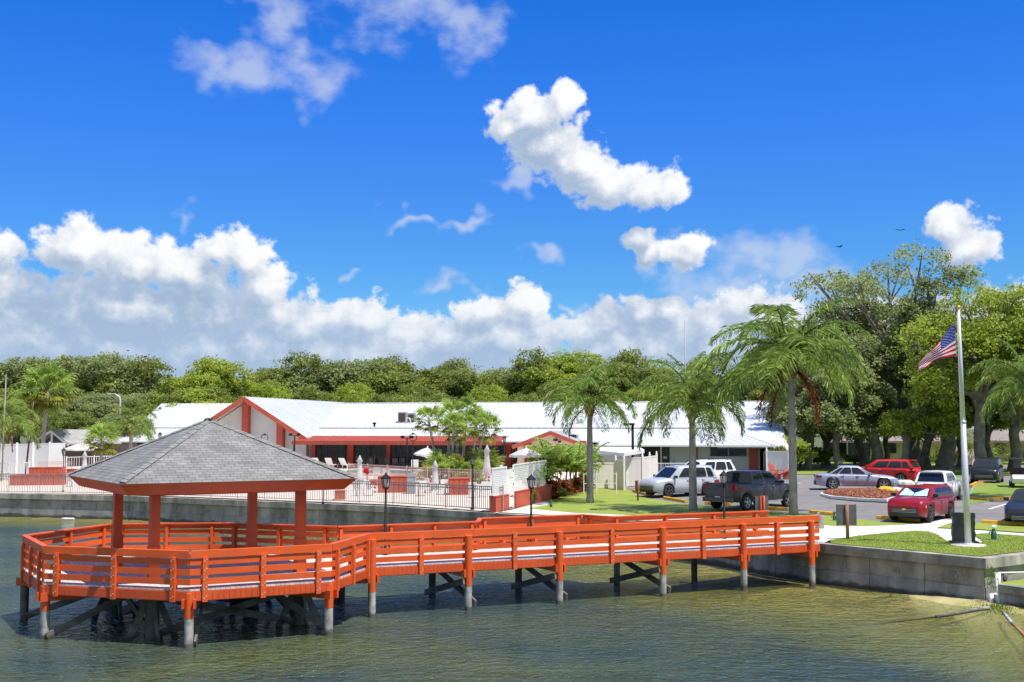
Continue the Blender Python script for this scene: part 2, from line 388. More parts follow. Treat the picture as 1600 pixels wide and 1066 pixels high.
mat('pvc', (.66, .66, .62), .5, .12, 6.)
mat('rust', (.36, .18, .08), .8, .35, 4.)
mat('bird_black', (.02, .02, .02), .7, .1, 5.)
# planks: dark gaps across the walking direction
def planks(name, base, ang, pitch=.14, dark=.35):
    m = mat(name, base, .75, .1, 5.)
    nt, N, b = nodes_of(m); L = nt.links.new
    g = N.new('ShaderNodeNewGeometry'); mp = N.new('ShaderNodeMapping'); mp.inputs['Rotation'].default_value = (0, 0, -ang); L(g.outputs['Position'], mp.inputs[0])
    sx = N.new('ShaderNodeSeparateXYZ'); L(mp.outputs[0], sx.inputs[0])
    d = N.new('ShaderNodeMath'); d.operation = 'DIVIDE'; d.inputs[1].default_value = pitch; L(sx.outputs[0], d.inputs[0])
    fr = N.new('ShaderNodeMath'); fr.operation = 'FRACT'; L(d.outputs[0], fr.inputs[0])
    fl = N.new('ShaderNodeMath'); fl.operation = 'FLOOR'; L(d.outputs[0], fl.inputs[0])
    wn = N.new('ShaderNodeTexWhiteNoise'); wn.noise_dimensions = '1D'; L(fl.outputs[0], wn.inputs['W'])
    gt_ = N.new('ShaderNodeMath'); gt_.operation = 'GREATER_THAN'; gt_.inputs[1].default_value = .08; L(fr.outputs[0], gt_.inputs[0])
    mr = N.new('ShaderNodeMapRange'); mr.inputs[3].default_value = .82; mr.inputs[4].default_value = 1.08; L(wn.outputs['Value'], mr.inputs[0])
    k = N.new('ShaderNodeMath'); k.operation = 'MULTIPLY'; L(mr.outputs[0], k.inputs[1])
    mg = N.new('ShaderNodeMapRange'); mg.inputs[3].default_value = dark; L(gt_.outputs[0], mg.inputs[0]); L(mg.outputs[0], k.inputs[0])
    old = b.inputs['Base Color'].links[0].from_socket
    vm = N.new('ShaderNodeVectorMath'); vm.operation = 'SCALE'; L(old, vm.inputs[0]); L(k.outputs[0], vm.inputs['Scale']); L(vm.outputs[0], b.inputs['Base Color'])
    return m
WALK_ANG = math.atan2(.426, .905)
planks('walk_planks', (.62, .58, .56), WALK_ANG)
planks('skirt_planks', (.52, .066, .014), WALK_ANG, .16, 1.9)
# shingles from real UVs (metres along and up the slope)
m = mat('shingle', (.3, .3, .3), .9, .1, 2.); nt, N, b = nodes_of(m)
u = N.new('ShaderNodeUVMap'); br = N.new('ShaderNodeTexBrick')
for k_, v_ in (('Scale', 1.), ('Mortar Size', .012), ('Brick Width', .30), ('Row Height', .145), ('Bias', 0.), ('Mortar Smooth', .2)): br.inputs[k_].default_value = v_
br.inputs['Color1'].default_value = (.185, .18, .17, 1); br.inputs['Color2'].default_value = (.25, .24, .225, 1); br.inputs['Mortar'].default_value = (.10, .098, .09, 1)
nt.links.new(u.outputs[0], br.inputs['Vector'])
nz = N.new('ShaderNodeTexNoise'); nz.inputs['Scale'].default_value = 1.2; nz.inputs['Detail'].default_value = 5; nt.links.new(u.outputs[0], nz.inputs['Vector'])
mr = N.new('ShaderNodeMapRange'); mr.inputs[1].default_value = .3; mr.inputs[2].default_value = .7; mr.inputs[3].default_value = .78; mr.inputs[4].default_value = 1.2; nt.links.new(nz.outputs['Fac'], mr.inputs[0])
vm = N.new('ShaderNodeVectorMath'); vm.operation = 'SCALE'; nt.links.new(br.outputs['Color'], vm.inputs[0]); nt.links.new(mr.outputs[0], vm.inputs['Scale']); nt.links.new(vm.outputs[0], b.inputs['Base Color'])
# water: turbid body, clear only where the bed lies just below the surface ('depth' is measured on the bed)
m = bpy.data.materials.new('lake_water'); m.use_nodes = True; MATS['lake_water'] = m; nt = m.node_tree; N = nt.nodes; N.clear(); L = nt.links.new
g = N.new('ShaderNodeNewGeometry')
def wnoise(scale, det, sc, rot=0.3, dist=0.):
    mp = N.new('ShaderNodeMapping'); mp.inputs['Scale'].default_value = sc; mp.inputs['Rotation'].default_value = (0, 0, rot); L(g.outputs['Position'], mp.inputs[0])
    t = N.new('ShaderNodeTexNoise'); t.inputs['Scale'].default_value = scale; t.inputs['Detail'].default_value = det; t.inputs['Distortion'].default_value = dist; L(mp.outputs[0], t.inputs['Vector']); return t.outputs['Fac']
def mth(op, a, b=None, c=None, clamp=False):
    q = N.new('ShaderNodeMath'); q.operation = op; q.use_clamp = clamp
    for i, v in enumerate((a, b, c)):
        if v is None: continue
        if isinstance(v, (int, float)): q.inputs[i].default_value = v
        else: L(v, q.inputs[i])
    return q.outputs[0]
h1 = wnoise(1.3, 2, (1.05, 1.4, 1), .25, .9); h2 = wnoise(3.2, 3, (1.1, 1.3, 1), -.3, 1.2); h0 = wnoise(.35, 2, (.7, 1.3, 1), .35, .3); h3 = wnoise(.09, 2, (1, 1.6, 1), .5, .3)
calm = mth('MULTIPLY_ADD', h3, 2.0, -.45, True)                      # gusts: rougher and calmer patches
hh = mth('MULTIPLY', mth('ADD', mth('MULTIPLY_ADD', h2, .58, h1), mth('MULTIPLY', h0, .9)), mth('MULTIPLY_ADD', calm, .75, .45))
bp = N.new('ShaderNodeBump'); bp.inputs['Strength'].default_value = 1.; bp.inputs['Distance'].default_value = .70; L(hh, bp.inputs['Height'])
bq = N.new('ShaderNodeBump'); bq.inputs['Strength'].default_value = 1.; bq.inputs['Distance'].default_value = .20; L(hh, bq.inputs['Height'])
gl_ = N.new('ShaderNodeBsdfGlossy'); gl_.inputs['Roughness'].default_value = .055; gl_.inputs['Color'].default_value = (.80, .93, 1, 1); L(bp.outputs[0], gl_.inputs['Normal'])
df = N.new('ShaderNodeBsdfDiffuse'); L(bq.outputs[0], df.inputs['Normal'])
cn = wnoise(.13, 4, (1, 1, 1), 0., .6)
rp = N.new('ShaderNodeMix'); rp.data_type = 'RGBA'; rp.inputs['A'].default_value = (.040, .066, .050, 1); rp.inputs['B'].default_value = (.092, .108, .034, 1)
mr = N.new('ShaderNodeMapRange'); mr.inputs[1].default_value = .38; mr.inputs[2].default_value = .62; L(cn, mr.inputs[0]); L(mr.outputs[0], rp.inputs['Factor']); sh_ = N.new('ShaderNodeMix'); sh_.data_type = 'RGBA'; sh_.inputs['A'].default_value = (.27, .26, .022, 1); dq = N.new('ShaderNodeAttribute'); dq.attribute_name = 'depth'; L(mth('MULTIPLY', dq.outputs['Fac'], .55, None, True), sh_.inputs['Factor']); L(rp.outputs['Result'], sh_.inputs['B']); L(sh_.outputs['Result'], df.inputs['Color'])
tr = N.new('ShaderNodeBsdfTransparent'); tr.inputs['Color'].default_value = (.90, .88, .62, 1)
da = N.new('ShaderNodeAttribute'); da.attribute_name = 'depth'
clear = mth('MULTIPLY', mth('EXPONENT', mth('MULTIPLY', da.outputs['Fac'], -1.15)), .95)
mb_ = N.new('ShaderNodeMixShader'); tc_ = N.new('ShaderNodeMix'); tc_.data_type = 'RGBA'; tc_.inputs['A'].default_value = (.95, .92, .80, 1); tc_.inputs['B'].default_value = (.78, .80, .26, 1); L(mth('MULTIPLY', da.outputs['Fac'], 1.6, None, True), tc_.inputs['Factor']); L(tc_.outputs['Result'], tr.inputs['Color']); L(clear, mb_.inputs[0]); L(df.outputs[0], mb_.inputs[1]); L(tr.outputs[0], mb_.inputs[2])
fr = N.new('ShaderNodeFresnel'); fr.inputs['IOR'].default_value = 1.5; L(bq.outputs[0], fr.inputs['Normal'])
ms = N.new('ShaderNodeMixShader'); L(fr.outputs[0], ms.inputs[0]); L(mb_.outputs[0], ms.inputs[1]); L(gl_.outputs[0], ms.inputs[2])
o_ = N.new('ShaderNodeOutputMaterial'); L(ms.outputs[0], o_.inputs['Surface'])
# rain streaks and waterline stains on the concrete
for nm in ('concrete', 'concrete_light', 'concrete_dark'):
    nt, N, b = nodes_of(MATS[nm]); old = b.inputs['Base Color'].links[0].from_socket
    g = N.new('ShaderNodeNewGeometry'); mp = N.new('ShaderNodeMapping'); mp.inputs['Scale'].default_value = (1.1, 1.1, .45); nt.links.new(g.outputs['Position'], mp.inputs[0])
    t = N.new('ShaderNodeTexNoise'); t.inputs['Scale'].default_value = 1.; t.inputs['Detail'].default_value = 7; t.inputs['Roughness'].default_value = .65; nt.links.new(mp.outputs[0], t.inputs['Vector'])
    r = N.new('ShaderNodeMapRange'); r.inputs[1].default_value = .36; r.inputs[2].default_value = .62; r.inputs[3].default_value = .55; r.inputs[4].default_value = 1.15; nt.links.new(t.outputs['Fac'], r.inputs[0])
    vm = N.new('ShaderNodeVectorMath'); vm.operation = 'SCALE'; nt.links.new(old, vm.inputs[0]); nt.links.new(r.outputs[0], vm.inputs['Scale']); nt.links.new(vm.outputs[0], b.inputs['Base Color'])

# tide line: algae and damp on everything of concrete or timber that meets the water
for nm in ('concrete_light', 'concrete', 'pile_grey', 'bare_wood'):
    nt, N, b = nodes_of(MATS[nm]); old = b.inputs['Base Color'].links[0].from_socket
    g = N.new('ShaderNodeNewGeometry'); sx = N.new('ShaderNodeSeparateXYZ'); nt.links.new(g.outputs['Position'], sx.inputs[0])
    t = N.new('ShaderNodeTexNoise'); t.inputs['Scale'].default_value = 1.6; t.inputs['Detail'].default_value = 6; nt.links.new(g.outputs['Position'], t.inputs['Vector'])
    q = N.new('ShaderNodeMath'); q.operation = 'MULTIPLY_ADD'; q.inputs[1].default_value = -.45; nt.links.new(t.outputs['Fac'], q.inputs[0]); nt.links.new(sx.outputs['Z'], q.inputs[2])
    r = N.new('ShaderNodeMapRange'); r.inputs[1].default_value = WATER_Z - .14; r.inputs[2].default_value = WATER_Z - .02; r.inputs[3].default_value = .85; r.inputs[4].default_value = 0.; nt.links.new(q.outputs[0], r.inputs[0])
    mx = N.new('ShaderNodeMix'); mx.data_type = 'RGBA'; nt.links.new(r.outputs[0], mx.inputs['Factor']); nt.links.new(old, mx.inputs['A']); mx.inputs['B'].default_value = (.045, .042, .022, 1); nt.links.new(mx.outputs['Result'], b.inputs['Base Color'])
# sun-faded, scuffed paint on the timber
def weather(nm, fade, k=.5, scale=(1.5, 1.5, 5), lo=.52, hi=.78):
    nt, N, b = nodes_of(MATS[nm]); old = b.inputs['Base Color'].links[0].from_socket
    g = N.new('ShaderNodeNewGeometry'); mp = N.new('ShaderNodeMapping'); mp.inputs['Scale'].default_value = scale; nt.links.new(g.outputs['Position'], mp.inputs[0])
    t = N.new('ShaderNodeTexNoise'); t.inputs['Scale'].default_value = 1.; t.inputs['Detail'].default_value = 8; t.inputs['Roughness'].default_value = .68; nt.links.new(mp.outputs[0], t.inputs['Vector'])
    r = N.new('ShaderNodeMapRange'); r.inputs[1].default_value = lo; r.inputs[2].default_value = hi; r.inputs[4].default_value = k; nt.links.new(t.outputs['Fac'], r.inputs[0])
    mx = N.new('ShaderNodeMix'); mx.data_type = 'RGBA'; nt.links.new(r.outputs[0], mx.inputs['Factor']); nt.links.new(old, mx.inputs['A']); mx.inputs['B'].default_value = (*fade, 1); nt.links.new(mx.outputs['Result'], b.inputs['Base Color'])
weather('orange_paint', (.62, .20, .10), .55); weather('shaded_red_paint', (.55, .16, .08), .4); weather('terracotta', (.55, .22, .14), .5); weather('awning_cloth', (.66, .26, .19), .5, (.6, .6, 3)); weather('skirt_planks', (.5, .15, .08), .4)
weather('asphalt', (.13, .125, .12), .7, (.35, .35, 1), .45, .62); weather('asphalt', (.30, .285, .27), .5, (.16, .5, 1), .55, .7)
weather('lawn', (.30, .27, .09), .65, (.55, .55, 1), .52, .72); weather('lawn', (.09, .15, .015), .5, (3.5, 3.5, 1), .52, .75); weather('far_lawn', (.26, .22, .08), .6, (.25, .25, 1), .52, .72)
weather('path_concrete', (.50, .46, .40), .6, (.7, .7, 1), .48, .7); weather('pool_paving', (.56, .48, .40), .5, (.5, .5, 1), .48, .7); weather('walk_planks', (.46, .43, .40), .5, (2, 2, 2), .5, .7)
weather('white_metal', (.56, .57, .56), .5, (.25, .25, .25), .5, .75); weather('white_wall', (.54, .53, .50), .5, (1, 1, .4), .5, .75); weather('pile_grey', (.20, .19, .16), .7, (5, 5, 1), .48, .66)
def translucent(nm, k):
    nt, N, b = nodes_of(MATS[nm]); col = b.inputs['Base Color'].links[0].from_socket; o = [n for n in N if n.type == 'OUTPUT_MATERIAL'][0]
    t = N.new('ShaderNodeBsdfTranslucent'); ms = N.new('ShaderNodeMixShader'); ms.inputs[0].default_value = k; nt.links.new(col, t.inputs['Color']); nt.links.new(b.outputs[0], ms.inputs[1]); nt.links.new(t.outputs[0], ms.inputs[2]); nt.links.new(ms.outputs[0], o.inputs['Surface'])
for nm in ('flag_red', 'flag_white', 'flag_blue', 'white_cloth', 'awning_cloth'): translucent(nm, .5)
# ================================================================ water, land, sea walls, paths
WATER = -1.5
wall_px = [(0, 771), (200, 775), (400, 783), (600, 791), (768, 802), (1042, 818), (1275, 849), (1540, 873)]
WP = [gp(x, y, 0) for x, y in wall_px]
d0_ = (WP[0] - WP[1]).normalized(); WP = [WP[0] + d0_ * 300, WP[0] + d0_ * 60] + WP
corner = WP[-1]; WP += [corner + Vector((1.9, 1.4, 0)).normalized() * 2.6, corner + Vector((1.9, 1.4, 0)).normalized() * 160]
def offset(line, d):                       # shift a polyline to its left
    out = []
    for i, p in enumerate(line):
        a = line[max(i - 1, 0)]; b = line[min(i + 1, len(line) - 1)]
        n1 = (p - a).normalized() if i else (b - p).normalized(); n2 = (b - p).normalized() if i < len(line) - 1 else n1
        t = (n1 + n2).normalized(); nrm = Vector((-t.y, t.x, 0)); k = 1 / max(.4, nrm.dot(Vector((-n1.y, n1.x, 0))))
        out.append(p + nrm * d * k)
    return out
inner = offset(WP, .45); face = offset(WP, .14); face_in = offset(WP, .40)
# ground sheet out to the horizon
far = [(1400, 300), (1500, 2600), (-1500, 2600), (-1500, 600)]
drape('ground', [(p.x, p.y) for p in inner] + far, -.06, 'soil')
# lake bed: sand shelves along the walls, deeper further out
def segdist(p, line):
    best = 1e9
    for a, b in zip(line, line[1:]):
        ab = b - a; t = max(0, min(1, (p - a).dot(ab) / ab.dot(ab))); best = min(best, (p - a - ab * t).length)
    return best
def vnoise(x, y, s):                       # cheap smooth noise
    def h(i, j): v = math.sin(i * 127.1 + j * 311.7 + s * 74.7) * 43758.5453; return v - math.floor(v)
    i, j = math.floor(x), math.floor(y); fx, fy = x - i, y - j; fx = fx * fx * (3 - 2 * fx); fy = fy * fy * (3 - 2 * fy)
    return (h(i, j) * (1 - fx) + h(i + 1, j) * fx) * (1 - fy) + (h(i, j + 1) * (1 - fx) + h(i + 1, j + 1) * fx) * fy
right_wall = [WP[7], WP[8], WP[9], corner + Vector((1.6, -3.2, 0)), corner + Vector((4.6, -9, 0))]
left_wall = WP[:7]
def bed_z(x, y):
        p = Vector((x, y, 0))
        dr, dl = segdist(p, right_wall), segdist(p, left_wall)
        n = vnoise(x * .5, y * .5, 1) * .6 + vnoise(x * 1.3, y * 1.3, 2) * .4
        dc = (p - corner).length
        zr = -1.60 + .17 * math.exp(-(dc / 2.0) ** 2) + .11 * math.exp(-(max(dr - .15, 0) / .55) ** 2) * max(0, 1 - dc / 7.) - .075 * max(dr - .6, 0) - .16 * max(dr - 5., 0) - .14 * (n - .5)
        zl = -1.56 - .22 * max(dl - .4, 0) - .14 * (n - .5)
        return max(-4.2, max(zr, zl))
vs, fs = [], []; nx, ny = 190, 130
for j in range(ny + 1):
    for i in range(nx + 1):
        x = -70 + 100 * i / nx; y = 18 + 74 * j / ny; vs.append((x, y, bed_z(x, y)))
for j in range(ny):
    for i in range(nx):
        a = j * (nx + 1) + i; fs.append((a, a + 1, a + nx + 2, a + nx + 1))
bed = MB(); bed.add(vs, fs, 0, True); struct(bed.build('lake_bed', 'sand', fix=False))
gx = [-1500, -400, -150] + [v[0] for v in vs[:nx + 1]] + [60, 300]; gy = [-300, -60] + [vs[j * (nx + 1)][1] for j in range(ny + 1)] + [150, 400, 800]
wv = [(x, y, WATER) for y in gy for x in gx]; nw = len(gx); wb = MB()
wb.add(wv, [(j * nw + i, j * nw + i + 1, (j + 1) * nw + i + 1, (j + 1) * nw + i) for j in range(len(gy) - 1) for i in range(nw - 1)])
wo_ = struct(wb.build('water', 'lake_water', fix=False)); da_ = wo_.data.attributes.new('depth', 'FLOAT', 'POINT')
da_.data.foreach_set('value', [max(0., WATER - vs[(j - 2) * (nx + 1) + i - 3][2]) if 2 <= j < 2 + ny + 1 and 3 <= i < 3 + nx + 1 else 3. for j in range(len(gy)) for i in range(nw)])
mud = MB(); mud.poly([(-1500, -300, -4.3), (300, -300, -4.3), (300, 90, -4.3), (-1500, 90, -4.3)]); struct(mud.build('lake_floor', 'lake_mud'))
# sea walls: one thing for the pool side, one for the lawn side
def seawall(name, label, i0, i1, lampost=None):
    t = thing(name, label, 'sea wall', WP[(i0 + i1) // 2] * 1.0, inplace=True)
    for k in range(i0, i1):
        a, b = WP[k], WP[k + 1]; fa, fb = face[k], face[k + 1]; ia, ib = inner[k], inner[k + 1]; ca, cb = face_in[k], face_in[k + 1]
        if (b - a).length > 100: cut = 40.; 
        m_ = MB()
        def seg(z0, z1, A, B, C, D, mi=0, mbb=None):
            (mbb or m_).add([(A.x, A.y, z0), (B.x, B.y, z0), (C.x, C.y, z0), (D.x, D.y, z0), (A.x, A.y, z1), (B.x, B.y, z1), (C.x, C.y, z1), (D.x, D.y, z1)],
                [(0, 3, 2, 1), (4, 5, 6, 7), (0, 1, 5, 4), (1, 2, 6, 5), (2, 3, 7, 6), (3, 0, 4, 7)], mi)
        seg(-.34, 0., a, b, ib, ia, 0); m_.build('cap', 'concrete', t)
        m_ = MB(); L_ = (fb - fa).length; n = max(1, round(min(L_, 200) / 2.45))
        d_ = (fb - fa) / n; ci = (cb - ca) / n; g_ = .012 * d_.normalized()
        nrm = Vector((d_.y, -d_.x, 0)).normalized()
        for q in range(n):
            A, B, C, D = fa + d_ * q + g_, fa + d_ * (q + 1) - g_, ca + ci * (q + 1) - g_, ca + ci * q + g_
            seg(-4., -.345, A, B, C, D)
            off = nrm * .035                      # lower course stands proud of the panels
            seg(-4., -.98, A + off, B + off, B, A, 1)
        m_.build('panel', ['concrete', 'concrete_light'], t)
        m_ = MB(); seg(-4., -.35, face[k] + (face_in[k] - face[k]) * .3, face[k + 1] + (face_in[k + 1] - face[k + 1]) * .3, cb, ca); m_.build('joint', 'concrete_dark', t)
        if L_ < 100:                               # tie-rod plates
            m_ = MB(); up = Vector((0, 0, 1)); nn = (nrm).normalized()
            for q in range(n):
                c = fa + d_ * (q + .5) + Vector((0, 0, -.70)); e = d_.normalized()
                pts0 = [c + nn * .01 + e * (.13 * math.cos(w)) + up * (.13 * math.sin(w)) for w in [2 * math.pi * k2 / 10 for k2 in range(10)]]
                pts1 = [p + nn * .03 for p in pts0]
                m_.add(pts0 + pts1, [tuple(range(10, 20))] + [(i, (i + 1) % 10, 10 + (i + 1) % 10, 10 + i) for i in range(10)])
                m_.box(c + nn * .05, (.07, .07, .07), mi=1)
            m_.build('anchor_plate', ['concrete_light', 'rust'], t)
    return t
WL_ = seawall('sea_wall', 'long grey concrete sea wall below the pool fence, stained panels with pale cap', 0, 6)
seawall('sea_wall', 'concrete sea wall between boardwalk end and lawn with flagpole', 6, len(WP) - 1)
# lower bulkhead right of the corner, with its grass terrace
A = corner + Vector((.15, -.6, 0)); Bq = A + Vector((1.15, -2.15, 0)) * 1.0; Cq = A + Vector((1.15, -2.15, 0)) * 6
lb = thing('low_bulkhead', 'low concrete bulkhead topped by grass at the lawn corner by white pipes', 'sea wall', A)
e = (Cq - A).normalized(); nn = Vector((-e.y, e.x, 0))
m_ = MB(); m_.bar(A + Vector((0, 0, -.90)) + nn * .15, Cq + Vector((0, 0, -.90)) + nn * .15, .3, .26); m_.build('cap', 'concrete', lb)
m_ = MB(); m_.bar(A + Vector((0, 0, -2.03)) + nn * .2, Cq + Vector((0, 0, -2.03)) + nn * .2, .2, 2.0); m_.build('panel', 'concrete_light', lb)
tr_ = [A + nn * .3, Cq + nn * .3, Cq + nn * 9, corner + Vector((1.9, 1.4, 0)).normalized() * 14 + Vector((.1, -.2, 0)), corner + Vector((.25, -.10, 0))]
m_ = MB(); m_.prism([(p.x, p.y) for p in tr_], -3.5, -.80); struct(m_.build('lower_lawn', 'lawn'))
# paths, lawns, road
pool_edge = [inner[1], inner[2], inner[3], inner[4], inner[5], inner[6]]
deck_poly = [(p.x, p.y) for p in pool_edge] + [(gl(852, 783).x, gl(852, 783).y), (gl(918, 764).x, gl(918, 764).y), (10, 112), (-10, 135), (-110, 150)]
drape('pool_deck', deck_poly, .012, 'pool_paving')
path1 = gpoly([(770, 803), (800, 797), (852, 783), (862, 788), (826, 795), (900, 802), (1000, 806), (1100, 811), (1200, 816), (1232, 818), (1275, 820), (1310, 823), (1342, 823), (1400, 821), (1440, 818), (1470, 812), (1500, 813), (1475, 821), (1463, 826), (1530, 829), (1600, 834), (1700, 839), (1700, 843), (1600, 838), (1540, 834), (1520, 836), (1536, 848), (1492, 849), (1478, 845), (1465, 836), (1450, 831), (1430, 830), (1390, 833), (1340, 838), (1296, 845), (1288, 848)])
back = [inner[9 - 1] if False else inner[8], inner[7], inner[6]]
path_poly = [(p.x, p.y) for p in path1] + [(p.x, p.y) for p in back]
drape('path', path_poly, .012, 'path_concrete')
drape('lawn', [(p.x, p.y) for p in gpoly([(862, 788), (852, 783), (858, 772), (890, 766), (915, 762), (975, 762), (1000, 776), (1015, 780), (1073, 789), (1150, 793), (1228, 803), (1300, 807), (1370, 815), (1436, 817.5), (1400, 821), (1342, 823), (1310, 823), (1275, 820), (1232, 818), (1200, 816), (1100, 811), (1000, 806), (900, 802), (826, 795)])], .02, 'lawn')
fl = gpoly([(1296, 845), (1340, 838), (1390, 833), (1430, 830), (1450, 831), (1465, 836), (1478, 845), (1492, 849.5), (1536, 848.5), (1521, 836), (1540, 834), (1600, 838), (1700, 843)])
drape('lawn', [(p.x, p.y) for p in fl] + [(p.x, p.y) for p in (inner[10] + Vector((14, 10.3, 0)), inner[10], inner[9])] + [(gl(1300, 850).x, gl(1300, 850).y)], .021, 'lawn')
drape('lawn', [(p.x, p.y) for p in gpoly([(1475, 821), (1502, 815), (1530, 818), (1600, 821), (1700, 825), (1700, 838), (1600, 833), (1530, 828), (1466, 825)])], .022, 'lawn')
drape('parking_lot', [(p.x, p.y) for p in gpoly([(975, 762), (1000, 776), (1015, 780), (1073, 789), (1150, 793), (1228, 803), (1300, 807), (1370, 815), (1436, 817.5), (1470, 812), (1500, 813), (1530, 818), (1600, 821), (1800, 828), (1900, 752), (1600, 744), (1420, 742), (1230, 742), (1000, 744), (930, 752)])], .004, 'asphalt')
drape('far_lawn', [(p.x, p.y) for p in gpoly([(1228, 741.5), (1420, 741.5), (1600, 743.5), (1900, 751), (2000, 722), (1600, 716), (1220, 716), (1212, 730)])], .016, 'far_lawn')
drape('far_street', [(p.x, p.y) for p in gpoly([(1480, 731), (1600, 733), (1900, 739), (1900, 733), (1600, 728), (1490, 727)])], .03, 'asphalt')
# mulch island with white kerb, grass island with yellow kerb
isl = [(1283, 775), (1292, 768), (1320, 766), (1370, 765), (1395, 764), (1412, 768), (1400, 780), (1385, 786), (1340, 784), (1300, 780)]
gp_ = [gl(*p) for p in isl]; cen = sum(gp_, Vector()) / len(gp_)
k_ = thing('planting_island', 'oval parking island of red bark mulch inside a white kerb', 'planting bed', cen)
m_ = MB(); m_.prism([(p.x, p.y) for p in [cen + (q - cen) * 1.02 for q in gp_]][::-1], cen.z - .05, cen.z + .10); m_.build('kerb', 'white_paint', k_)
m_ = MB()
ipts = [cen + (q - cen) * .95 for q in gp_]
r_ = random.Random(3)
vs = [(cen.x, cen.y, cen.z + .24)]; fs = []
for rr in (.33, .66, 1.):
    for q in ipts:
        p = cen + (q - cen) * rr; vs.append((p.x, p.y, cen.z + .12 + .12 * (1 - rr)))
n_ = len(ipts)
fs += [(0, 1 + i, 1 + (i + 1) % n_) for i in range(n_)]
for k in range(2): fs += [(1 + k * n_ + i, 1 + (k + 1) * n_ + i, 1 + (k + 1) * n_ + (i + 1) % n_, 1 + k * n_ + (i + 1) % n_) for i in range(n_)]
m_.add(vs, fs)
for _ in range(1500):                                   # loose bark chips
    a, b = r_.random(), r_.random(); i = r_.randrange(n_); p = cen + (ipts[i] - cen) * math.sqrt(a) * (1 - b) + (ipts[(i + 1) % n_] - cen) * math.sqrt(a) * b
    m_.box((p.x, p.y, cen.z + .16 + .1 * (1 - math.sqrt(a))), (r_.uniform(.08, .2), r_.uniform(.04, .1), .05), M=Matrix.Rotation(r_.uniform(0, 3), 3, (r_.uniform(-.4, .4), r_.uniform(-.4, .4), 1)))
m_.build('mulch', 'mulch', k_)
isl2 = gpoly([(1508, 790), (1520, 762), (1530, 757), (1600, 754), (1800, 754), (1800, 782), (1600, 778), (1560, 782), (1530, 788)])
cen2 = sum(isl2, Vector()) / len(isl2)
drape('kerb', [(p.x, p.y) for p in isl2], .06, 'concrete_light', .10)
drape('lawn', [(p.x, p.y) for p in [cen2 + (q - cen2) * .975 for q in isl2]], .075, 'far_lawn')
isl3 = gpoly([(1385, 752), (1410, 747), (1440, 744), (1510, 744), (1516, 750), (1440, 756), (1400, 758)])
cen3 = sum(isl3, Vector()) / len(isl3)
drape('lawn', [(p.x, p.y) for p in isl3], .05, 'far_lawn')
# parking lines
pl = MB()
for (a, b) in (((1536, 770), (1568, 762)), ((1500, 778), (1545, 783)), ((1240, 756), (1290, 752)), ((1545, 796), (1572, 788))):
    p, q = gl(*a), gl(*b); pl.bar(p + Vector((0, 0, .01)), q + Vector((0, 0, .01)), .12, .012)
struct(pl.build('road_marking', 'white_paint'))
# yellow wheel stops and kerb pieces
WS = [((990, 769), (1017, 776), 'beside the brown sign, in front of the silver crossover'), ((1038, 780), (1072, 786), 'between the first two tall palms on the lawn edge'), ((1102, 788), (1143, 790.5), 'under the tailgate of the grey pickup'),
      ((1198, 796), (1231, 798), 'under the front wheel of the grey pickup'), ((1266, 802), (1306, 806), 'between boardwalk end and mulch island'), ((1371, 811), (1436, 816), 'under the nose of the maroon crossover'), ((1535, 818), (1606, 822), 'under the nose of the dark blue sedan')]
for a, b, s in WS:
    p, q = gl(*a), gl(*b); p.z += .02; q.z += .02; m_ = MB(); d = (q - p).normalized(); sd = Vector((-d.y, d.x, 0))
    prof = [(-.11, 0), (-.08, .12), (-.03, .15), (.03, .15), (.08, .12), (.11, 0)]
    vs = [p + sd * y + Vector((0, 0, z)) for y, z in prof] + [q + sd * y + Vector((0, 0, z)) for y, z in prof]
    m_.add(vs, [(i, i + 1, 7 + i, 6 + i) for i in range(5)] + [(5, 4, 3, 2, 1, 0), (6, 7, 8, 9, 10, 11), (0, 6, 11, 5)])
    single(m_, 'wheel_stop', 'yellow_paint', 'yellow concrete wheel stop ' + s, 'wheel stop', 'yellow wheel stops along the lawn', p)
def kerb_run(pts, label, name='kerb_stone'):
    m_ = MB()
    for a, b in zip(pts, pts[1:]):
        p, q = gl(*a), gl(*b); m_.bar(p + Vector((0, 0, .09)), q + Vector((0, 0, .09)), .16, .18)
    single(m_, name, 'yellow_paint', label, 'kerb')
kerb_run([(1513, 781), (1540, 784), (1560, 782), (1606, 778)], 'long yellow painted kerb along the near edge of the right grass island')
kerb_run([(1517, 762), (1526, 757), (1550, 756)], 'short yellow kerb at the nose of the black crossover')
kerb_run([(1597, 758), (1604, 757.6)], 'yellow kerb piece by the white cart')
# ================================================================ boardwalk with its platform
PV = [Vector((p.x, p.y, 0)) for p in (gp(x, y, 1.08) for x, y in ((37, 836), (69, 853), (297, 861), (518, 850), (578, 833.5), (527, 822), (349, 816.5), (173, 818)))]
PC = Vector((-9.42, 36.9, 0))
wd = Vector((.905, .426, 0)).normalized(); wn_ = Vector((-wd.y, wd.x, 0))
N0 = PV[4]; WW = 3.05
def wk(t, s=0., z=0.): p = N0 + wd * t + wn_ * s; return Vector((p.x, p.y, z))
TEND = 17.75; ZD = .05; ZR = 1.08
bw = thing('boardwalk', 'orange railed timber boardwalk with octagonal platform standing on piles in the lake', 'boardwalk', (PC.x, PC.y, WATER))
UP = Vector((0, 0, 1))
m_ = MB(); m_.prism([(p.x, p.y) for p in PV], ZD - .05, ZD); m_.build('platform_deck', 'walk_planks', bw)
m_ = MB(); wpoly = [wk(0, .0), wk(TEND, 0), wk(TEND, WW), wk(10.5, WW), wk(10.0, 4.45), wk(5.7, 4.45), wk(5.0, WW), wk(.05, WW)]
m_.prism([(p.x, p.y) for p in wpoly], ZD - .046, ZD + .004); m_.build('walkway_deck', 'walk_planks', bw)
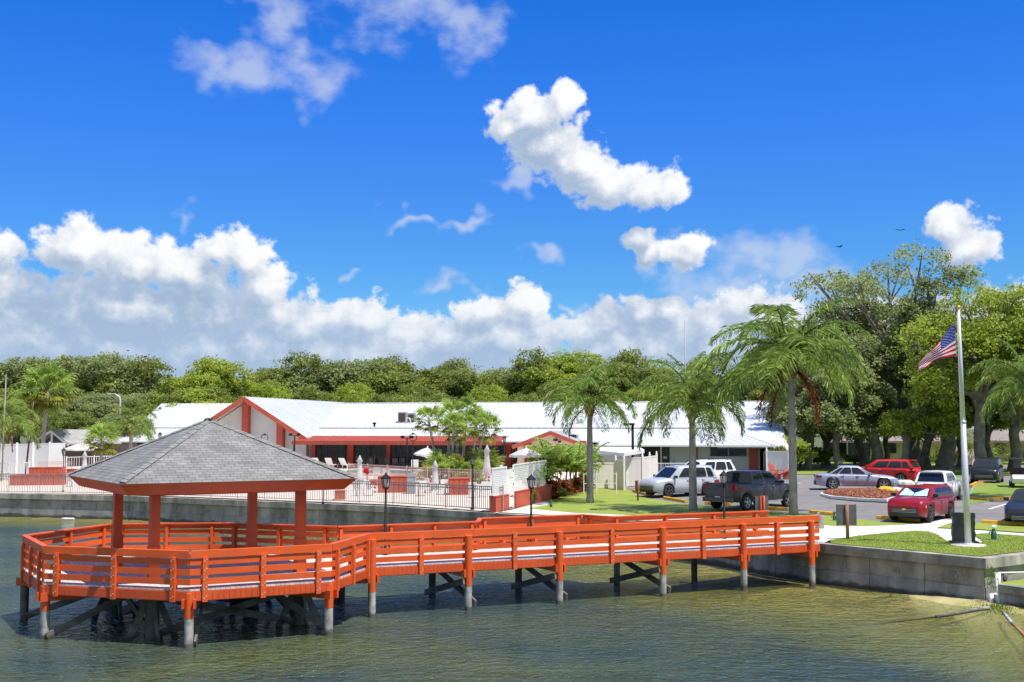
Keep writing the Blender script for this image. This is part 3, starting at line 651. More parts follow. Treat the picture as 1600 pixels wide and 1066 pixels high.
def skirt(a, b, ctr, nm='skirt'):
    d = (b - a).normalized(); o = Vector((d.y, -d.x, 0))
    if o.dot((a + b) / 2 - ctr) < 0: o = -o
    m_ = MB(); m_.bar(a + o * .01 + UP * (ZD - .19), b + o * .01 + UP * (ZD - .19), .05, .26)
    L_ = (b - a).length; n = int(L_ / .15)
    for k in range(n): m_.bar(a + d * (L_ * (k + .5) / n) + o * .04 + UP * (ZD - .07), a + d * (L_ * (k + .5) / n) + o * .04 + UP * (ZD - .30), .145, .016, up=o)
    m_.build(nm, 'shaded_red_paint', bw)
def railing(a, b, ctr, posts, round_posts=(), rows=3, skirt_=True):
    d = (b - a).normalized(); L_ = (b - a).length; o = Vector((d.y, -d.x, 0))
    if o.dot((a + b) / 2 - ctr) < 0: o = -o
    r = bpy.data.objects.new('railing', None); COL.objects.link(r); r.parent = bw
    r.location = a - wloc(bw); WL[r.name] = Vector(a)
    def add(mb, nm, m='orange_paint'):
        ob = mb.build(nm, m, r); return ob
    m_ = MB(); m_.bar(a - o * .03 + UP * (ZR - .02), b - o * .03 + UP * (ZR - .02), .17, .04); m_.bar(a + o * .035 + UP * (ZR - .12), b + o * .035 + UP * (ZR - .12), .04, .16); add(m_, 'top_rail')
    for k in range(rows):
        z = ZD + .19 + k * .265; m_ = MB(); m_.bar(a + UP * z, b + UP * z, .04, .165); add(m_, 'rail_board')
    for t in posts:
        p = a + d * t; m_ = MB(); m_.box(p + o * .065 + UP * ((ZR - .18 + ZD - .34) / 2), (.145, .09, ZR - .18 - ZD + .34), math.atan2(d.y, d.x))
        m_.box(p - o * .055 + UP * (ZD + .46), (.10, .06, .92), math.atan2(d.y, d.x))
        for z in (.82, .57, .33, .08, -.17):
            for sx in (-.03, .03): m_.box(p + o * .112 + d * sx + UP * (z + sx * .8), (.028, .012, .028), math.atan2(d.y, d.x), 1)
        ob = add(m_, 'rail_post', ['orange_paint', 'galv'])
    if skirt_: skirt(a, b, ctr)
    return r
near_piles = [0.15]
def t_at(px, s=0.):                          # parameter along the walkway where its line crosses a pixel column
    u = (px - 800) / F; b0 = wk(0, s)
    return (u * (b0.y * CT + (.4 - CAMH) * ST) - b0.x) / (wd.x - u * wd.y * CT)
npile = [t_at(x) for x in (580, 730, 872, 1033, 1159, 1265)]
pairs = [(0, 1), (1, 2), (2, 3), (3, 4), (7, 0), (6, 7), (5, 6)]
for i, j in pairs:
    a, b = PV[i], PV[j]; L_ = (b - a).length
    railing(a, b, PC, [L_ * f for f in ((.10, .5, .90) if L_ > 3.2 else (.12, .5, .88))])
mid = wk(9, 1.5)
mids = [(npile[k] + npile[k + 1]) / 2 for k in range(5)]
railing(wk(0.02), wk(TEND), mid, mids)
railing(PV[5] * 1.0, wk(5.0, WW), mid, [.12, 1.9, 3.5, 4.9], skirt_=False)
railing(wk(5.0, WW), wk(5.7, 4.45), mid, [.3], skirt_=False)
railing(wk(5.7, 4.45), wk(10.0, 4.45), mid, [.2, 2.15, 4.1], skirt_=False)
railing(wk(10.0, 4.45), wk(10.5, WW), mid, [.3], skirt_=False)
railing(wk(10.5, WW), wk(TEND, WW), mid, [.2, 2.4, 4.6, 6.6], skirt_=False)
# piles
def pile(x, y, top, name='piling', painted=True, r=.125):
    m_ = MB()
    cut = -.72
    if painted:
        m_.lathe([(r * .98, top), (r, cut)], (x, y, 0), 14, 0); m_.lathe([(.001, top + .03), (r * .7, top + .025), (r * .98, top)], (x, y, 0), 14, 0)
        m_.lathe([(r * .96, cut), (r * .96, WATER - .05), (r * .93, WATER - .3)], (x, y, 0), 14, 1); m_.lathe([(r * .97, WATER + .10), (r * .97, -3.8)], (x, y, 0), 14, 2)
    else:
        m_.lathe([(r, top), (r, -1.0), (r * .97, WATER + .25)], (x, y, 0), 12, 2); m_.lathe([(r * .97, WATER + .25), (r * .95, -3.8)], (x, y, 0), 12, 2)
    return m_.build(name, ['orange_paint', 'pile_grey', 'wet_wood'], bw)
for k, t in enumerate(npile):
    p = wk(t, -.10); pile(p.x, p.y, ZR - .19)
    q = wk(t, WW + .05)
    if t < 15: pile(q.x, q.y, ZD - .05, painted=(k == 3))
    m_ = MB(); m_.bar(wk(t + .16, -.22, -.32), wk(t + .16, WW + .3, -.32), .07, .24); m_.bar(wk(t - .16, -.22, -.32), wk(t - .16, WW + .3, -.32), .07, .24); m_.build('cross_beam', 'shaded_red_paint', bw)
    if k in (1, 2, 3):
        m_ = MB(); m_.bar(wk(t + .2, -.25, -1.28), wk(t + .2, WW + .2, -.50), .06, .2); m_.bar(wk(t - .2, -.2, -.55), wk(t - .2, WW + .2, -1.34), .06, .2); m_.build('cross_brace', 'bare_wood', bw)
for k, p in enumerate(PV):
    q = PC + (p - PC) * .985
    if k != 4: pile(q.x, q.y, ZD - .1, painted=k in (1, 2, 3, 4), r=.13)
    a, b = q, PC + (q - PC) * .5
    m_ = MB(); sd = Vector((-(q - PC).normalized().y, (q - PC).normalized().x, 0))
    m_.bar(q + (q - PC).normalized() * .2 + sd * .15 + UP * (-.33), b + sd * .15 + UP * (-.33), .07, .24); m_.bar(q + (q - PC).normalized() * .2 - sd * .15 + UP * (-.33), b - sd * .15 + UP * (-.33), .07, .24); m_.build('cross_beam', 'shaded_red_paint', bw)
    if k in (0, 2, 3, 6, 7, 1):
        m_ = MB(); m_.bar(q + sd * .17 + UP * -1.42, b + sd * .17 + UP * -.42, .06, .2); m_.build('cross_brace', 'bare_wood', bw)
# inner piles carrying the shelter, each with splayed struts
gax = Vector((math.cos(.548), math.sin(.548), 0)); gay = Vector((-gax.y, gax.x, 0)); GH = 2.19
GP = [PC + gax * (i * GH) + gay * (j * GH) for i, j in ((-1, -1), (1, -1), (-1, 1), (1, 1))]
for k, p in enumerate(GP):
    pile(p.x, p.y, ZD - .05, painted=False, r=.2)
    for s_ in (gax, -gax, gay, -gay):
        if (p + s_ - PC).length > (p - PC).length and k % 2: pass
        m_ = MB(); m_.bar(p + s_ * .1 + UP * -.34, p + s_ * .75 + UP * -1.75, .06, .18); m_.build('strut', 'bare_wood', bw)
    m_ = MB(); o_ = GP[{0: 1, 1: 3, 3: 2, 2: 0}[k]]; m_.bar(p + UP * -.36, o_ + UP * -1.45, .06, .2); m_.bar(p + UP * -1.45 + gax * .07, o_ + UP * -.36 + gax * .07, .06, .2); m_.build('cross_brace', 'bare_wood', bw)
m_ = MB()
for k in range(-5, 6):
    c = PC + gay * (k * .75); w_ = math.sqrt(max(.1, 4.05 ** 2 - (k * .75) ** 2)); m_.bar(c - gax * w_ + UP * -.13, c + gax * w_ + UP * -.13, .05, .22)
m_.build('joist', 'bare_wood', bw)
m_ = MB()
for s_ in (.3, 1.1, 1.95, 2.75): m_.bar(wk(.1, s_, -.13), wk(TEND, s_, -.13), .05, .2)
m_.build('joist', 'bare_wood', bw)
# bench in the side bay of the walkway
bc = wk(7.7, 3.95)
bn = thing('bench', 'orange painted plank bench in the side bay of the boardwalk', 'bench', (bc.x, bc.y, ZD))
m_ = MB()
for q in (-.14, 0, .14): m_.bar(wk(6.1, 3.95 + q, ZD + .44), wk(9.3, 3.95 + q, ZD + .44), .12, .04)
m_.build('seat', 'terracotta', bn)
for t in (6.4, 7.7, 9.0): m_ = MB(); m_.box(wk(t, 3.95, ZD + .21), (.09, .38, .42), WALK_ANG); m_.build('leg', 'orange_paint', bn)
# ---------------------------------------------------------------- gazebo roof on four posts
gz = thing('gazebo', 'square gazebo with grey shingle hip roof on four red posts', 'gazebo', (PC.x, PC.y, ZD))
ZE, ZA, HS = 2.87, 4.64, 3.47
EV = [PC + gax * (i * HS) + gay * (j * HS) for i, j in ((-1, -1), (1, -1), (1, 1), (-1, 1))]
apex = Vector((PC.x, PC.y, ZA)); rf = MB()
for k in range(4):
    a, b = EV[k] + UP * ZE, EV[(k + 1) % 4] + UP * ZE; L_ = (b - a).length; sl_ = (apex - (a + b) / 2).length
    rf.poly([a, b, apex], 0, [(k * 7.3, 0), (k * 7.3 + L_, 0), (k * 7.3 + L_ / 2, sl_)])
roof = rf.build('roof', 'shingle', gz, fix=False)
m_ = MB()
for k in range(4):
    a = EV[k] + UP * (ZE + .02); L_ = (apex - a).length; d = (apex - a).normalized(); n = 26
    t_ = (EV[(k + 1) % 4] - EV[k]).normalized(); t2 = (EV[(k - 1) % 4] - EV[k]).normalized()
    for q in range(n):
        p0 = a + d * (L_ * q / n); p1 = a + d * (L_ * (q + 1.15) / n); lift = UP * (.022 + .006 * (q % 2))
        s1 = Vector((t_.x, t_.y, 0)) * .15; s2 = Vector((t2.x, t2.y, 0)) * .15; dz = UP * .0
        m_.add([p0 + s1 + lift, p0 + lift + UP * .035, p0 + s2 + lift, p1 + s1 + lift - UP * .012, p1 + lift + UP * .023, p1 + s2 + lift - UP * .012], [(0, 1, 4, 3), (1, 2, 5, 4), (0, 2, 1), (0, 3, 5, 2)])
WL[roof.name] = wloc(gz)
m_.build('ridge_cap', 'ridge_shingle', roof)
m_ = MB()
for k in range(4):                                     # fascia leaning inwards below the eave
    a, b = EV[k], EV[(k + 1) % 4]; ai, bi = PC + (a - PC) * .915, PC + (b - PC) * .915
    m_.add([a + UP * (ZE - .005), b + UP * (ZE - .005), bi + UP * (ZE - .33), ai + UP * (ZE - .33)], [(0, 1, 2, 3)])
    m_.add([ai + UP * (ZE - .33), bi + UP * (ZE - .33), PC + (b - PC) * .86 + UP * (ZE - .30), PC + (a - PC) * .86 + UP * (ZE - .30)], [(0, 1, 2, 3)])
m_.build('fascia', 'shaded_red_paint', gz, fix=False)
m_ = MB()
for k in range(4):
    a, b = PC + (EV[k] - PC) * .93 + UP * (ZE - .06), PC + (EV[(k + 1) % 4] - PC) * .93 + UP * (ZE - .06)
    m_.add([a, b, apex - UP * .18], [(0, 1, 2)])
m_.build('ceiling', 'shaded_red_paint', gz)
for p in GP:
    m_ = MB(); m_.box(p + UP * ((ZE - .1 + ZD) / 2), (.26, .26, ZE - .1 - ZD), math.atan2(gax.y, gax.x)); m_.box(p + UP * (ZD + .5), (.30, .30, 1.0), math.atan2(gax.y, gax.x)); m_.build('post', 'shaded_red_paint', gz)
m_ = MB()
for a, b in ((0, 1), (1, 3), (3, 2), (2, 0)): m_.bar(GP[a] + UP * (ZE - .28), GP[b] + UP * (ZE - .28), .16, .26)
m_.build('beam', 'shaded_red_paint', gz)
# ---------------------------------------------------------------- lamps
def lamp_post(base, h, label, group='black lantern lamp posts', heart=False, r=.045, name='lamp_post', lean=0., m='dark_metal'):
    t = thing(name, label, 'lamp post', base, group, inplace=False)
    m_ = MB(); m_.tube([(0, 0, 0), (0, 0, .1), (0, 0, .12), (0, 0, h - .5)], [r * 1.8, r * 1.8, r, r * .85], 8); m_.build('pole', m, t)
    if heart:
        m_ = MB(); pts = [(.30 * math.sin(a) * (1 - .25 * (a > math.pi * .0) * 0), 0, h - .22 - .28 * math.cos(a)) for a in [2 * math.pi * k / 16 for k in range(17)]]
        m_.tube(pts, .03, 6, cap=False); m_.build('hoop', m, t)
        m_ = MB(); m_.lathe([(.001, h + .16), (.14, h + .06), (.15, h), (.001, h - .02)], n=10); m_.build('lamp_head', m, t)
    else:
        m_ = MB(); m_.lathe([(.08, h - .5), (.12, h - .46), (.10, h - .44)], n=6, smooth=False); m_.lathe([(.001, h + .08), (.03, h + .02), (.06, h - .02), (.19, h - .14), (.17, h - .16), (.001, h - .15)], n=6, smooth=False)
        for k in range(6):
            a = math.pi / 3 * k; m_.tube([(.095 * math.cos(a), .095 * math.sin(a), h - .45), (.15 * math.cos(a), .15 * math.sin(a), h - .15)], .012, 4)
        lh = m_.build('lantern', m, t)
        m_ = MB(); m_.lathe([(.085, h - .44), (.135, h - .16)], n=6, smooth=False); m_.build('glass', 'lamp_glass', lh)
    return t
def s_for(px, Y): x = (px - 800) / F * Y; return Vector((x, Y, 0))
t_ = t_at(602, WW - .12); lamp_post(wk(t_, WW - .12, ZD), 2.75, 'black lantern post on the boardwalk rail close to the gazebo', 'boardwalk lantern posts')
t_ = t_at(830, 4.3); lamp_post(wk(t_, 4.3, ZD), 2.55, 'black lantern post on the boardwalk side bay with the bench', 'boardwalk lantern posts')
t_ = t_at(1132, WW - .12); lamp_post(wk(t_, WW - .12, ZD), 2.62, 'black lantern post on the boardwalk in front of the grey pickup', 'boardwalk lantern posts')
lamp_post(gl(98, 769), 2.95, 'dark red-black lantern post at the pool fence left of the gazebo roof', 'pool fence lantern posts', m='bronze_metal')
lamp_post(gl(738, 797), 2.85, 'black lantern post standing at the pool fence near the red corner wall', 'pool fence lantern posts', r=.06)
lamp_post(onland(505, 68.3), 2.2, 'short black post seen under the right gazebo eave at the pool fence', 'pool fence lantern posts')
def from_px(px, pytop, Y): b = onland(px, Y); return b, at(px, pytop, Y).z - b.z
for px, py, Y, heart, lab in ((645, 679, 92, True, 'tall dark lamp with open heart-shaped hoop by the open tilted umbrella'), (413, 680, 104, True, 'dark hoop lamp against the white gable wall above the gazebo roof'), (788, 682, 96, False, 'dark lantern post in front of the right end of the red awning'),
                           (249, 676, 100, False, 'dark lantern showing above the left slope of the gazebo roof')):
    b, h = from_px(px, py, Y); lamp_post(b, h, lab, 'patio lamps', heart)
for px, py, Y, lab in ((460, 680, 106, 'twin floodlight pole at the left end of the red awning'), (636, 684, 93, 'thin floodlight pole left of the tall hoop lamp')):
    b, h = from_px(px, py, Y); t = thing('floodlight_pole', lab, 'floodlight', b, 'floodlight poles', inplace=False)
    m_ = MB(); m_.tube([(0, 0, 0), (0, 0, h)], .06, 6); m_.build('pole', 'dark_metal', t)
    for s_ in (-1, 1): m_ = MB(); m_.bar((0, 0, h - .1), (.3 * s_, 0, h), .05, .05); m_.box((.36 * s_, -.05, h + .05), (.28, .2, .22)); m_.build('floodlight', 'dark_metal', t)
b, h = from_px(989, 663, 82); t = thing('parking_light', 'black square-headed parking lot light behind the beige fence', 'street light', b, inplace=False)
m_ = MB(); m_.tube([(0, 0, 0), (0, 0, h)], .09, 6); m_.build('pole', 'dark_metal', t)
m_ = MB(); m_.box((-.25, 0, h), (.75, .4, .16)); m_.build('lamp_head', 'dark_metal', t)
b, h = from_px(186, 618, 140); t = thing('street_light', 'pale street light with curved arm above the left roofs', 'street light', b, inplace=False)
m_ = MB(); m_.tube([(0, 0, 0), (0, 0, h - .6), (-.1, 0, h - .15), (-.6, 0, h + .15), (-1.0, 0, h + .2)], [.16, .12, .09, .07, .06], 7); m_.build('pole', 'galv', t)
m_ = MB(); m_.box((-1.25, 0, h + .18), (.6, .25, .14)); m_.build('lamp_head', 'galv', t)
# ================================================================ clubhouse
BU = Vector((.977, -.212, 0)).normalized(); BV = Vector((-.212, -.977, 0)).normalized(); BO = Vector((28.5, 128, 0))
def B(s, d, z): p = BO - BU * s + BV * d; return Vector((p.x, p.y, z))
def s_at(px, d):                               # distance along the building where column px meets the line d
    u_ = (px - 800) / F; b0 = B(0, d, 0)
    return (b0.x - u_ * (b0.y * CT + (3. - CAMH) * ST)) / (BU.x - u_ * BU.y * CT)
FLR = .6
ch = thing('clubhouse', 'long white clubhouse with white metal roofs, orange-red trim and glazed pool front', 'building', B(30, 20, FLR))
def roof_quad(mb, a, b, c, d, t=.10, seams=0, mi=0):  # a-b ridge side, d-c eave side
    a, b, c, d = map(Vector, (a, b, c, d)); mb.slab([a, b, c, d], t, mi)
    for k in range(seams + 1):
        f = k / max(seams, 1); p = a.lerp(b, f); q = d.lerp(c, f); mb.bar(p + UP * .025, q + UP * .025, .045, .05, mi)
SL = .144
m_ = MB(); zr = 7.17
roof_quad(m_, B(54, -6, 6.3), B(-.5, -6, 6.3), B(-.5, 0, zr), B(54, 0, zr), .1, 0)
roof_quad(m_, B(5, 0, zr), B(-.5, 0, zr), B(-.5, 30.3, zr - SL * 30.3), B(5, 30.3, zr - SL * 30.3), .12, 9)
roof_quad(m_, B(54, 0, zr), B(5, 0, zr), B(5, 19.2, zr - SL * 19.2), B(54, 19.2, zr - SL * 19.2), .12, 100)
m_.bar(B(54, .05, zr + .05), B(-.5, .05, zr + .05), .5, .1)
r1 = m_.build('roof', 'white_metal', ch); WL[r1.name] = wloc(ch)
m_ = MB(); m_.bar(B(50, 19.22, 4.22), B(5, 19.22, 4.22), .06, .30); m_.build('fascia', 'grey_metal', ch)  # grey strip stands in for the shadow gap at the roof step
m_ = MB(); roof_quad(m_, B(15, 19.15, 4.26), B(4.6, 19.15, 4.26), B(.4, 30.6, 2.95), B(15, 30.6, 2.95), .12, 18)
roof_quad(m_, B(24, 19.15, 4.26), B(15, 19.15, 4.26), B(15, 28, 3.2), B(24, 28, 3.2), .12, 14)
roof_quad(m_, B(48, 19.15, 4.26), B(24, 19.15, 4.26), B(24, 23.8, 3.62), B(48, 23.8, 3.62), .12, 40)
m_.bar(B(4.6, 19.15, 4.29), B(.4, 30.6, 2.99), .3, .08)
m_.build('roof', 'white_metal', ch)
# right wing walls, windows, glass door
wd_ = 28.8
sR, sL = s_at(1187, wd_), 18.
m_ = MB(); m_.prism([tuple(B(s, d, 0)[:2]) for s, d in ((sR, wd_), (sR, 4), (sL, 4), (sL, wd_))][::-1], FLR - .4, 2.86); m_.build('wall', 'white_wall', ch)
def panel(name, px0, px1, z0, z1, d, m, parent=ch, t=.06, out=.04):
    a, b = s_at(px0, d), s_at(px1, d); m__ = MB()
    m__.bar(B(a, d + out, (z0 + z1) / 2), B(b, d + out, (z0 + z1) / 2), t, z1 - z0); return m__.build(name, m, parent)
panel('wall_trim', 1170, 1184, FLR - .3, 2.84, wd_, 'terracotta', t=.2, out=.1)
for x0, x1 in ((1110, 1137), (1139, 1166)):
    w_ = panel('window', x0, x1, 2.02, 2.72, wd_, 'window_dark', out=.05)
    WL[w_.name] = wloc(ch); panel('frame', x0 - .8, x1 + .8, 1.97, 2.02, wd_, 'bronze_metal', w_, .1, .06)
w_ = panel('glass_door', 1000, 1032, FLR, 2.75, wd_, 'window_dark'); WL[w_.name] = wloc(ch); panel('frame', 1032, 1034, FLR, 2.75, wd_, 'white_vinyl', w_, .1, .08)
w_ = panel('door', 1034, 1046, FLR, 2.7, wd_, 'window_dark'); WL[w_.name] = wloc(ch); panel('notice', 1036.5, 1042, 1.75, 1.92, wd_, 'white_paint', w_, .02, .09)
panel('wall_box', 1051, 1054, 1.3, 1.6, wd_, 'grey_metal'); panel('wall_trim', 1086, 1090, FLR - .3, 2.84, wd_, 'terracotta', out=.1)
m_ = MB(); a = B(sR - 1.2, 30.4, 2.72); b = B(sR - .35, wd_ + .1, 2.3); c = Vector((b.x, b.y, FLR)); m_.tube([a, b, c], .07, 6); m_.build('downspout', 'white_vinyl', ch)
m_ = MB(); m_.bar(B(.2, 30.66, 2.86), B(15, 30.66, 2.86), .12, .13); m_.build('gutter', 'white_vinyl', ch)
# beige gable end on the right
m_ = MB(); m_.slab([B(-.55, 0, zr - .1), B(-.55, 30.4, zr - SL * 30.4 - .1), B(-1.0, 30.4, zr - SL * 30.4 - .9), B(-1.0, 0, zr - .9)], .05); m_.build('rake_board', 'beige_wall', ch)
m_ = MB(); m_.prism([tuple(B(s, d, 0)[:2]) for s, d in ((.5, -5), (54, -5), (54, 18), (.5, 18))], FLR - .4, 4.2); m_.build('wall', 'white_wall', ch)
m_ = MB(); m_.prism([tuple(B(s, d, 0)[:2]) for s, d in ((.4, 29.5), (.4, 18), (.9, 18), (.9, 29.5))], FLR - .4, 2.8); m_.build('wall_screen', 'bronze_metal', ch)
# pool front under the awning
pd_ = 23.6
sA, sB = s_at(480, pd_), s_at(803, pd_)
m_ = MB(); m_.prism([tuple(B(s, d, 0)[:2]) for s, d in ((sB, pd_), (sB, 17), (sA, 17), (sA, pd_))][::-1], FLR - .4, 3.5); m_.build('wall', 'white_wall', ch)
for x0, x1 in ((495, 544), (555, 605), (612, 660), (662, 700), (702, 735), (737, 790)):
    w_ = panel('window', x0, x1, FLR + .05, 2.75, pd_, 'window_dark', out=.05); WL[w_.name] = wloc(ch)
    n_ = 3
    for k in range(n_ + 1):
        x = x0 + (x1 - x0) * k / n_; panel('frame', x - .5, x + .5, FLR + .05, 2.75, pd_, 'bronze_metal', w_, .05, .10)
for x0, x1 in ((489, 494.5), (545, 554), (605.5, 611.5), (792, 803)): panel('pilaster', x0, x1, FLR - .2, 3.2, pd_, 'terracotta', t=.35, out=.18)
ac0, ac1 = s_at(456, 27.2), s_at(801, 27.2); ab0, ab1 = s_at(484, pd_ + .1), s_at(803, pd_ + .1)
aw = thing('awning', 'long orange-red fabric awning over the pool side windows of the clubhouse', 'awning', B((ac0 + ac1) / 2, 27, FLR))
m_ = MB(); m_.slab([B(ab0, pd_ + .1, 3.60), B(ab1, pd_ + .1, 3.60), B(ac1, 27.2, 3.16), B(ac0, 27.2, 3.16)], .05)
m_.bar(B(ac0, 27.2, 2.98), B(ac1, 27.2, 2.98), .05, .36); m_.bar(B(ac0, 27.2, 2.98), B(ab0, pd_ + .1, 2.98), .05, .36); m_.bar(B(ac1, 27.2, 2.98), B(ab1, pd_ + .1, 2.98), .05, .36); m_.build('canopy', 'awning_cloth', aw)
for k in range(9):
    s = ac0 + (ac1 - ac0) * (k + .06) / 8.1; b = B(s, 27.1, 0); g_ = land(b.x, b.y)
    m_ = MB(); m_.tube([(b.x, b.y, g_), (b.x, b.y, 2.9)], .06, 6); m_.build('post', 'dark_metal', aw)
# left cross gable
sg = s_at(380, 26); GHW = 6.35; zg = 7.33; ze = 3.45
m_ = MB()
roof_quad(m_, B(sg, -1, zg), B(sg, 26, zg), B(sg - GHW, 26, ze), B(sg - GHW, -1, ze), .14, 44)
roof_quad(m_, B(sg, -1, zg), B(sg, 26, zg), B(sg + GHW, 26, ze), B(sg + GHW, -1, ze), .14, 44)
m_.build('roof', 'silver_metal_roof', ch)
for sg_, nm in ((-1, 'rake_trim'), (1, 'rake_trim')):
    m_ = MB(); m_.bar(B(sg, 26.06, zg - .20), B(sg + sg_ * GHW, 26.06, ze - .20), .08, .42, up=(0, 0, 1)); m_.build(nm, 'terracotta', ch)
m_ = MB(); q_ = 24.5
pts = [B(sg - GHW + .6, q_, FLR - .5), B(sg + GHW - .6, q_, FLR - .5), B(sg + GHW - .6, q_, ze + .15), B(sg, q_, zg - .25), B(sg - GHW + .6, q_, ze + .15)]
m_.add(pts + [p - BV * .3 for p in pts], [(0, 1, 2, 3, 4), (9, 8, 7, 6, 5)] + [(i, 5 + i, 5 + (i + 1) % 5, (i + 1) % 5) for i in range(5)]); m_.build('wall', 'white_wall', ch)
for px, zt in ((384.5, 6.75), (439, 4.95)):
    s = s_at(px, q_ + .3); m_ = MB(); m_.box(B(s, q_ + .35, (zt + FLR) / 2), (.62, .7, zt - FLR), math.atan2(BU.y, BU.x)); m_.build('buttress', 'terracotta', ch)
m_ = MB(); m_.prism([tuple(B(s, d, 0)[:2]) for s, d in ((sg - GHW + .7, q_ - .4), (sg - GHW + .7, -1), (sg + GHW - .7, -1), (sg + GHW - .7, q_ - .4))][::-1], FLR - .5, ze - .1); m_.build('wall', 'white_wall', ch)
# left wing
sw0, sw1 = sg + 3.5, s_at(252, 0)
m_ = MB(); roof_quad(m_, B(sw1, 0, 7.27), B(sw0, 0, 7.27), B(sw0, 6.1, 4.42), B(sw1, 6.1, 4.42), .12, 34)
roof_quad(m_, B(sw1, 0, 7.27), B(sw0, 0, 7.27), B(sw0, -8, 4.4), B(sw1, -8, 4.4), .12, 0)
roof_quad(m_, B(sw1 + .6, 6.0, 4.30), B(sw0, 6.0, 4.30), B(sw0, 11.6, 2.86), B(sw1 + .6, 11.6, 2.86), .12, 34)
m_.build('roof', 'silver_metal_roof', ch)
m_ = MB(); m_.prism([tuple(B(s, d, 0)[:2]) for s, d in ((sw1 - .6, 10.6), (sw1 - .6, -7), (sw0, -7), (sw0, 10.6))], FLR - .5, 2.85); m_.build('wall', 'white_wall', ch)
w_ = panel('window', 176, 232, 1.4, 2.7, 10.6, 'window_dark')
# entry gable
sE = s_at(860, 31); ew = 3.35; eg = FLR
m_ = MB(); zt, zb_ = at(860, 674, B(sE, 31, 0).y).z, at(860, 697, B(sE, 31, 0).y).z
roof_quad(m_, B(sE, 20.5, zt), B(sE, 31, zt), B(sE - ew, 31, zb_), B(sE - ew, 20.5, zb_), .1, 12, 0); roof_quad(m_, B(sE, 20.5, zt), B(sE, 31, zt), B(sE + ew, 31, zb_), B(sE + ew, 20.5, zb_), .1, 12, 0)
m_.build('roof', 'silver_metal_roof', ch)
for sg_ in (-1, 1): m_ = MB(); m_.bar(B(sE, 31.05, zt - .14), B(sE + sg_ * ew, 31.05, zb_ - .14), .08, .32); m_.build('rake_trim', 'terracotta', ch)
m_ = MB(); q_ = 30.2; pts = [B(sE - ew + .3, q_, FLR - .4), B(sE + ew - .3, q_, FLR - .4), B(sE + ew - .3, q_, zb_ + .05), B(sE, q_, zt - .15), B(sE - ew + .3, q_, zb_ + .05)]
m_.add(pts + [p - BV * 8 for p in pts], [(0, 1, 2, 3, 4), (9, 8, 7, 6, 5)] + [(i, 5 + i, 5 + (i + 1) % 5, (i + 1) % 5) for i in range(5)]); m_.build('wall', 'beige_wall', ch)
for px in (825, 911):
    s = s_at(px, q_); m_ = MB(); m_.box(B(s, q_ + .1, (zb_ + .55 + FLR) / 2), (.55, .5, zb_ + .35 - FLR), math.atan2(BU.y, BU.x)); m_.build('buttress', 'terracotta', ch)
m_ = MB(); b = B(sE - .35, q_ + .25, zt - .75); m_.box(b, (.3, .3, .16), .4); m_.box(b + BU * .35 + UP * -.15, (.14, .3, .16), .4); m_.build('floodlight', 'dark_metal', ch)
m_ = MB(); b = B(sE - 1.35, 27, zt - .42); m_.box(b, (.7, 1.4, .25), math.atan2(BU.y, BU.x)); m_.build('skylight', 'window_dark', ch)
# roof equipment
for px0, px1, py0, py1, lab in ((622, 634.5, 644, 661, 'grey boxed air conditioner on the white roof, the one nearer the gable'), (637, 648, 645.5, 667, 'darker slim air conditioner on the white roof beside the fan palms')):
    p0 = at((px0 + px1) / 2, py1, 120); w = (px1 - px0) / F * 120; h = (py1 - py0) / F * 120
    z0 = zr - SL * 8.6
    t = thing('air_conditioner', lab, 'air conditioner', Vector((p0.x, p0.y, p0.z)), 'roof air conditioners', inplace=False)
    m_ = MB(); m_.box((0, .5, h / 2), (w, .9, h), -.1); m_.build('cabinet', 'grey_metal', t)
    m_ = MB(); m_.box((-.02, .03, h * .5), (w * .8, .06, h * .78), -.1); m_.build('grille', 'bronze_metal', t)
    m_ = MB()
    for a in (-.4, .4): m_.tube([(a * w, .2, 0), (a * w, .2, -.75)], .04, 5)
    m_.build('leg', 'galv', t)
p0 = at(642, 665, 119.5); m_ = MB(); m_.tube([p0, p0 + Vector((-.1, 0, .7)), p0 + Vector((-.4, 0, .8)), p0 + Vector((-.5, 0, .2))], .08, 7); single(m_, 'duct', 'galv', 'bent pipe between the two roof air conditioners', 'duct', loc=p0)
p0 = at(585, 667, 116); m_ = MB(); m_.lathe([(.1, 0), (.1, .25), (.18, .25), (.18, .4), (.01, .45)], p0, 8); single(m_, 'roof_vent', 'dark_metal', 'small dark vent cap on the lower edge of the white roof', 'roof vent', loc=p0)
for px, py, lab in ((907, 661, 'pale blue square hatch on the white roof behind the first palm'), (1042, 661, 'square hatch on the white roof behind the second palm')):
    Y_ = 115.5 if px < 1000 else 112; p0 = at(px, py + 5, Y_); m_ = MB(); m_.box(p0 + UP * .33 + Vector((0, .4, 0)), (.62, .8, .66), -.2); single(m_, 'roof_hatch', 'galv', lab, 'roof hatch', loc=p0)
b = onland(1072, 130); h = at(1072, 502, 130).z; m_ = MB(); m_.tube([(b.x, b.y, .6), (b.x, b.y, h)], [.09, .05], 5); single(m_, 'antenna_mast', 'grey_metal', 'tall thin mast rising behind the white roof over the second palm', 'mast', loc=b)
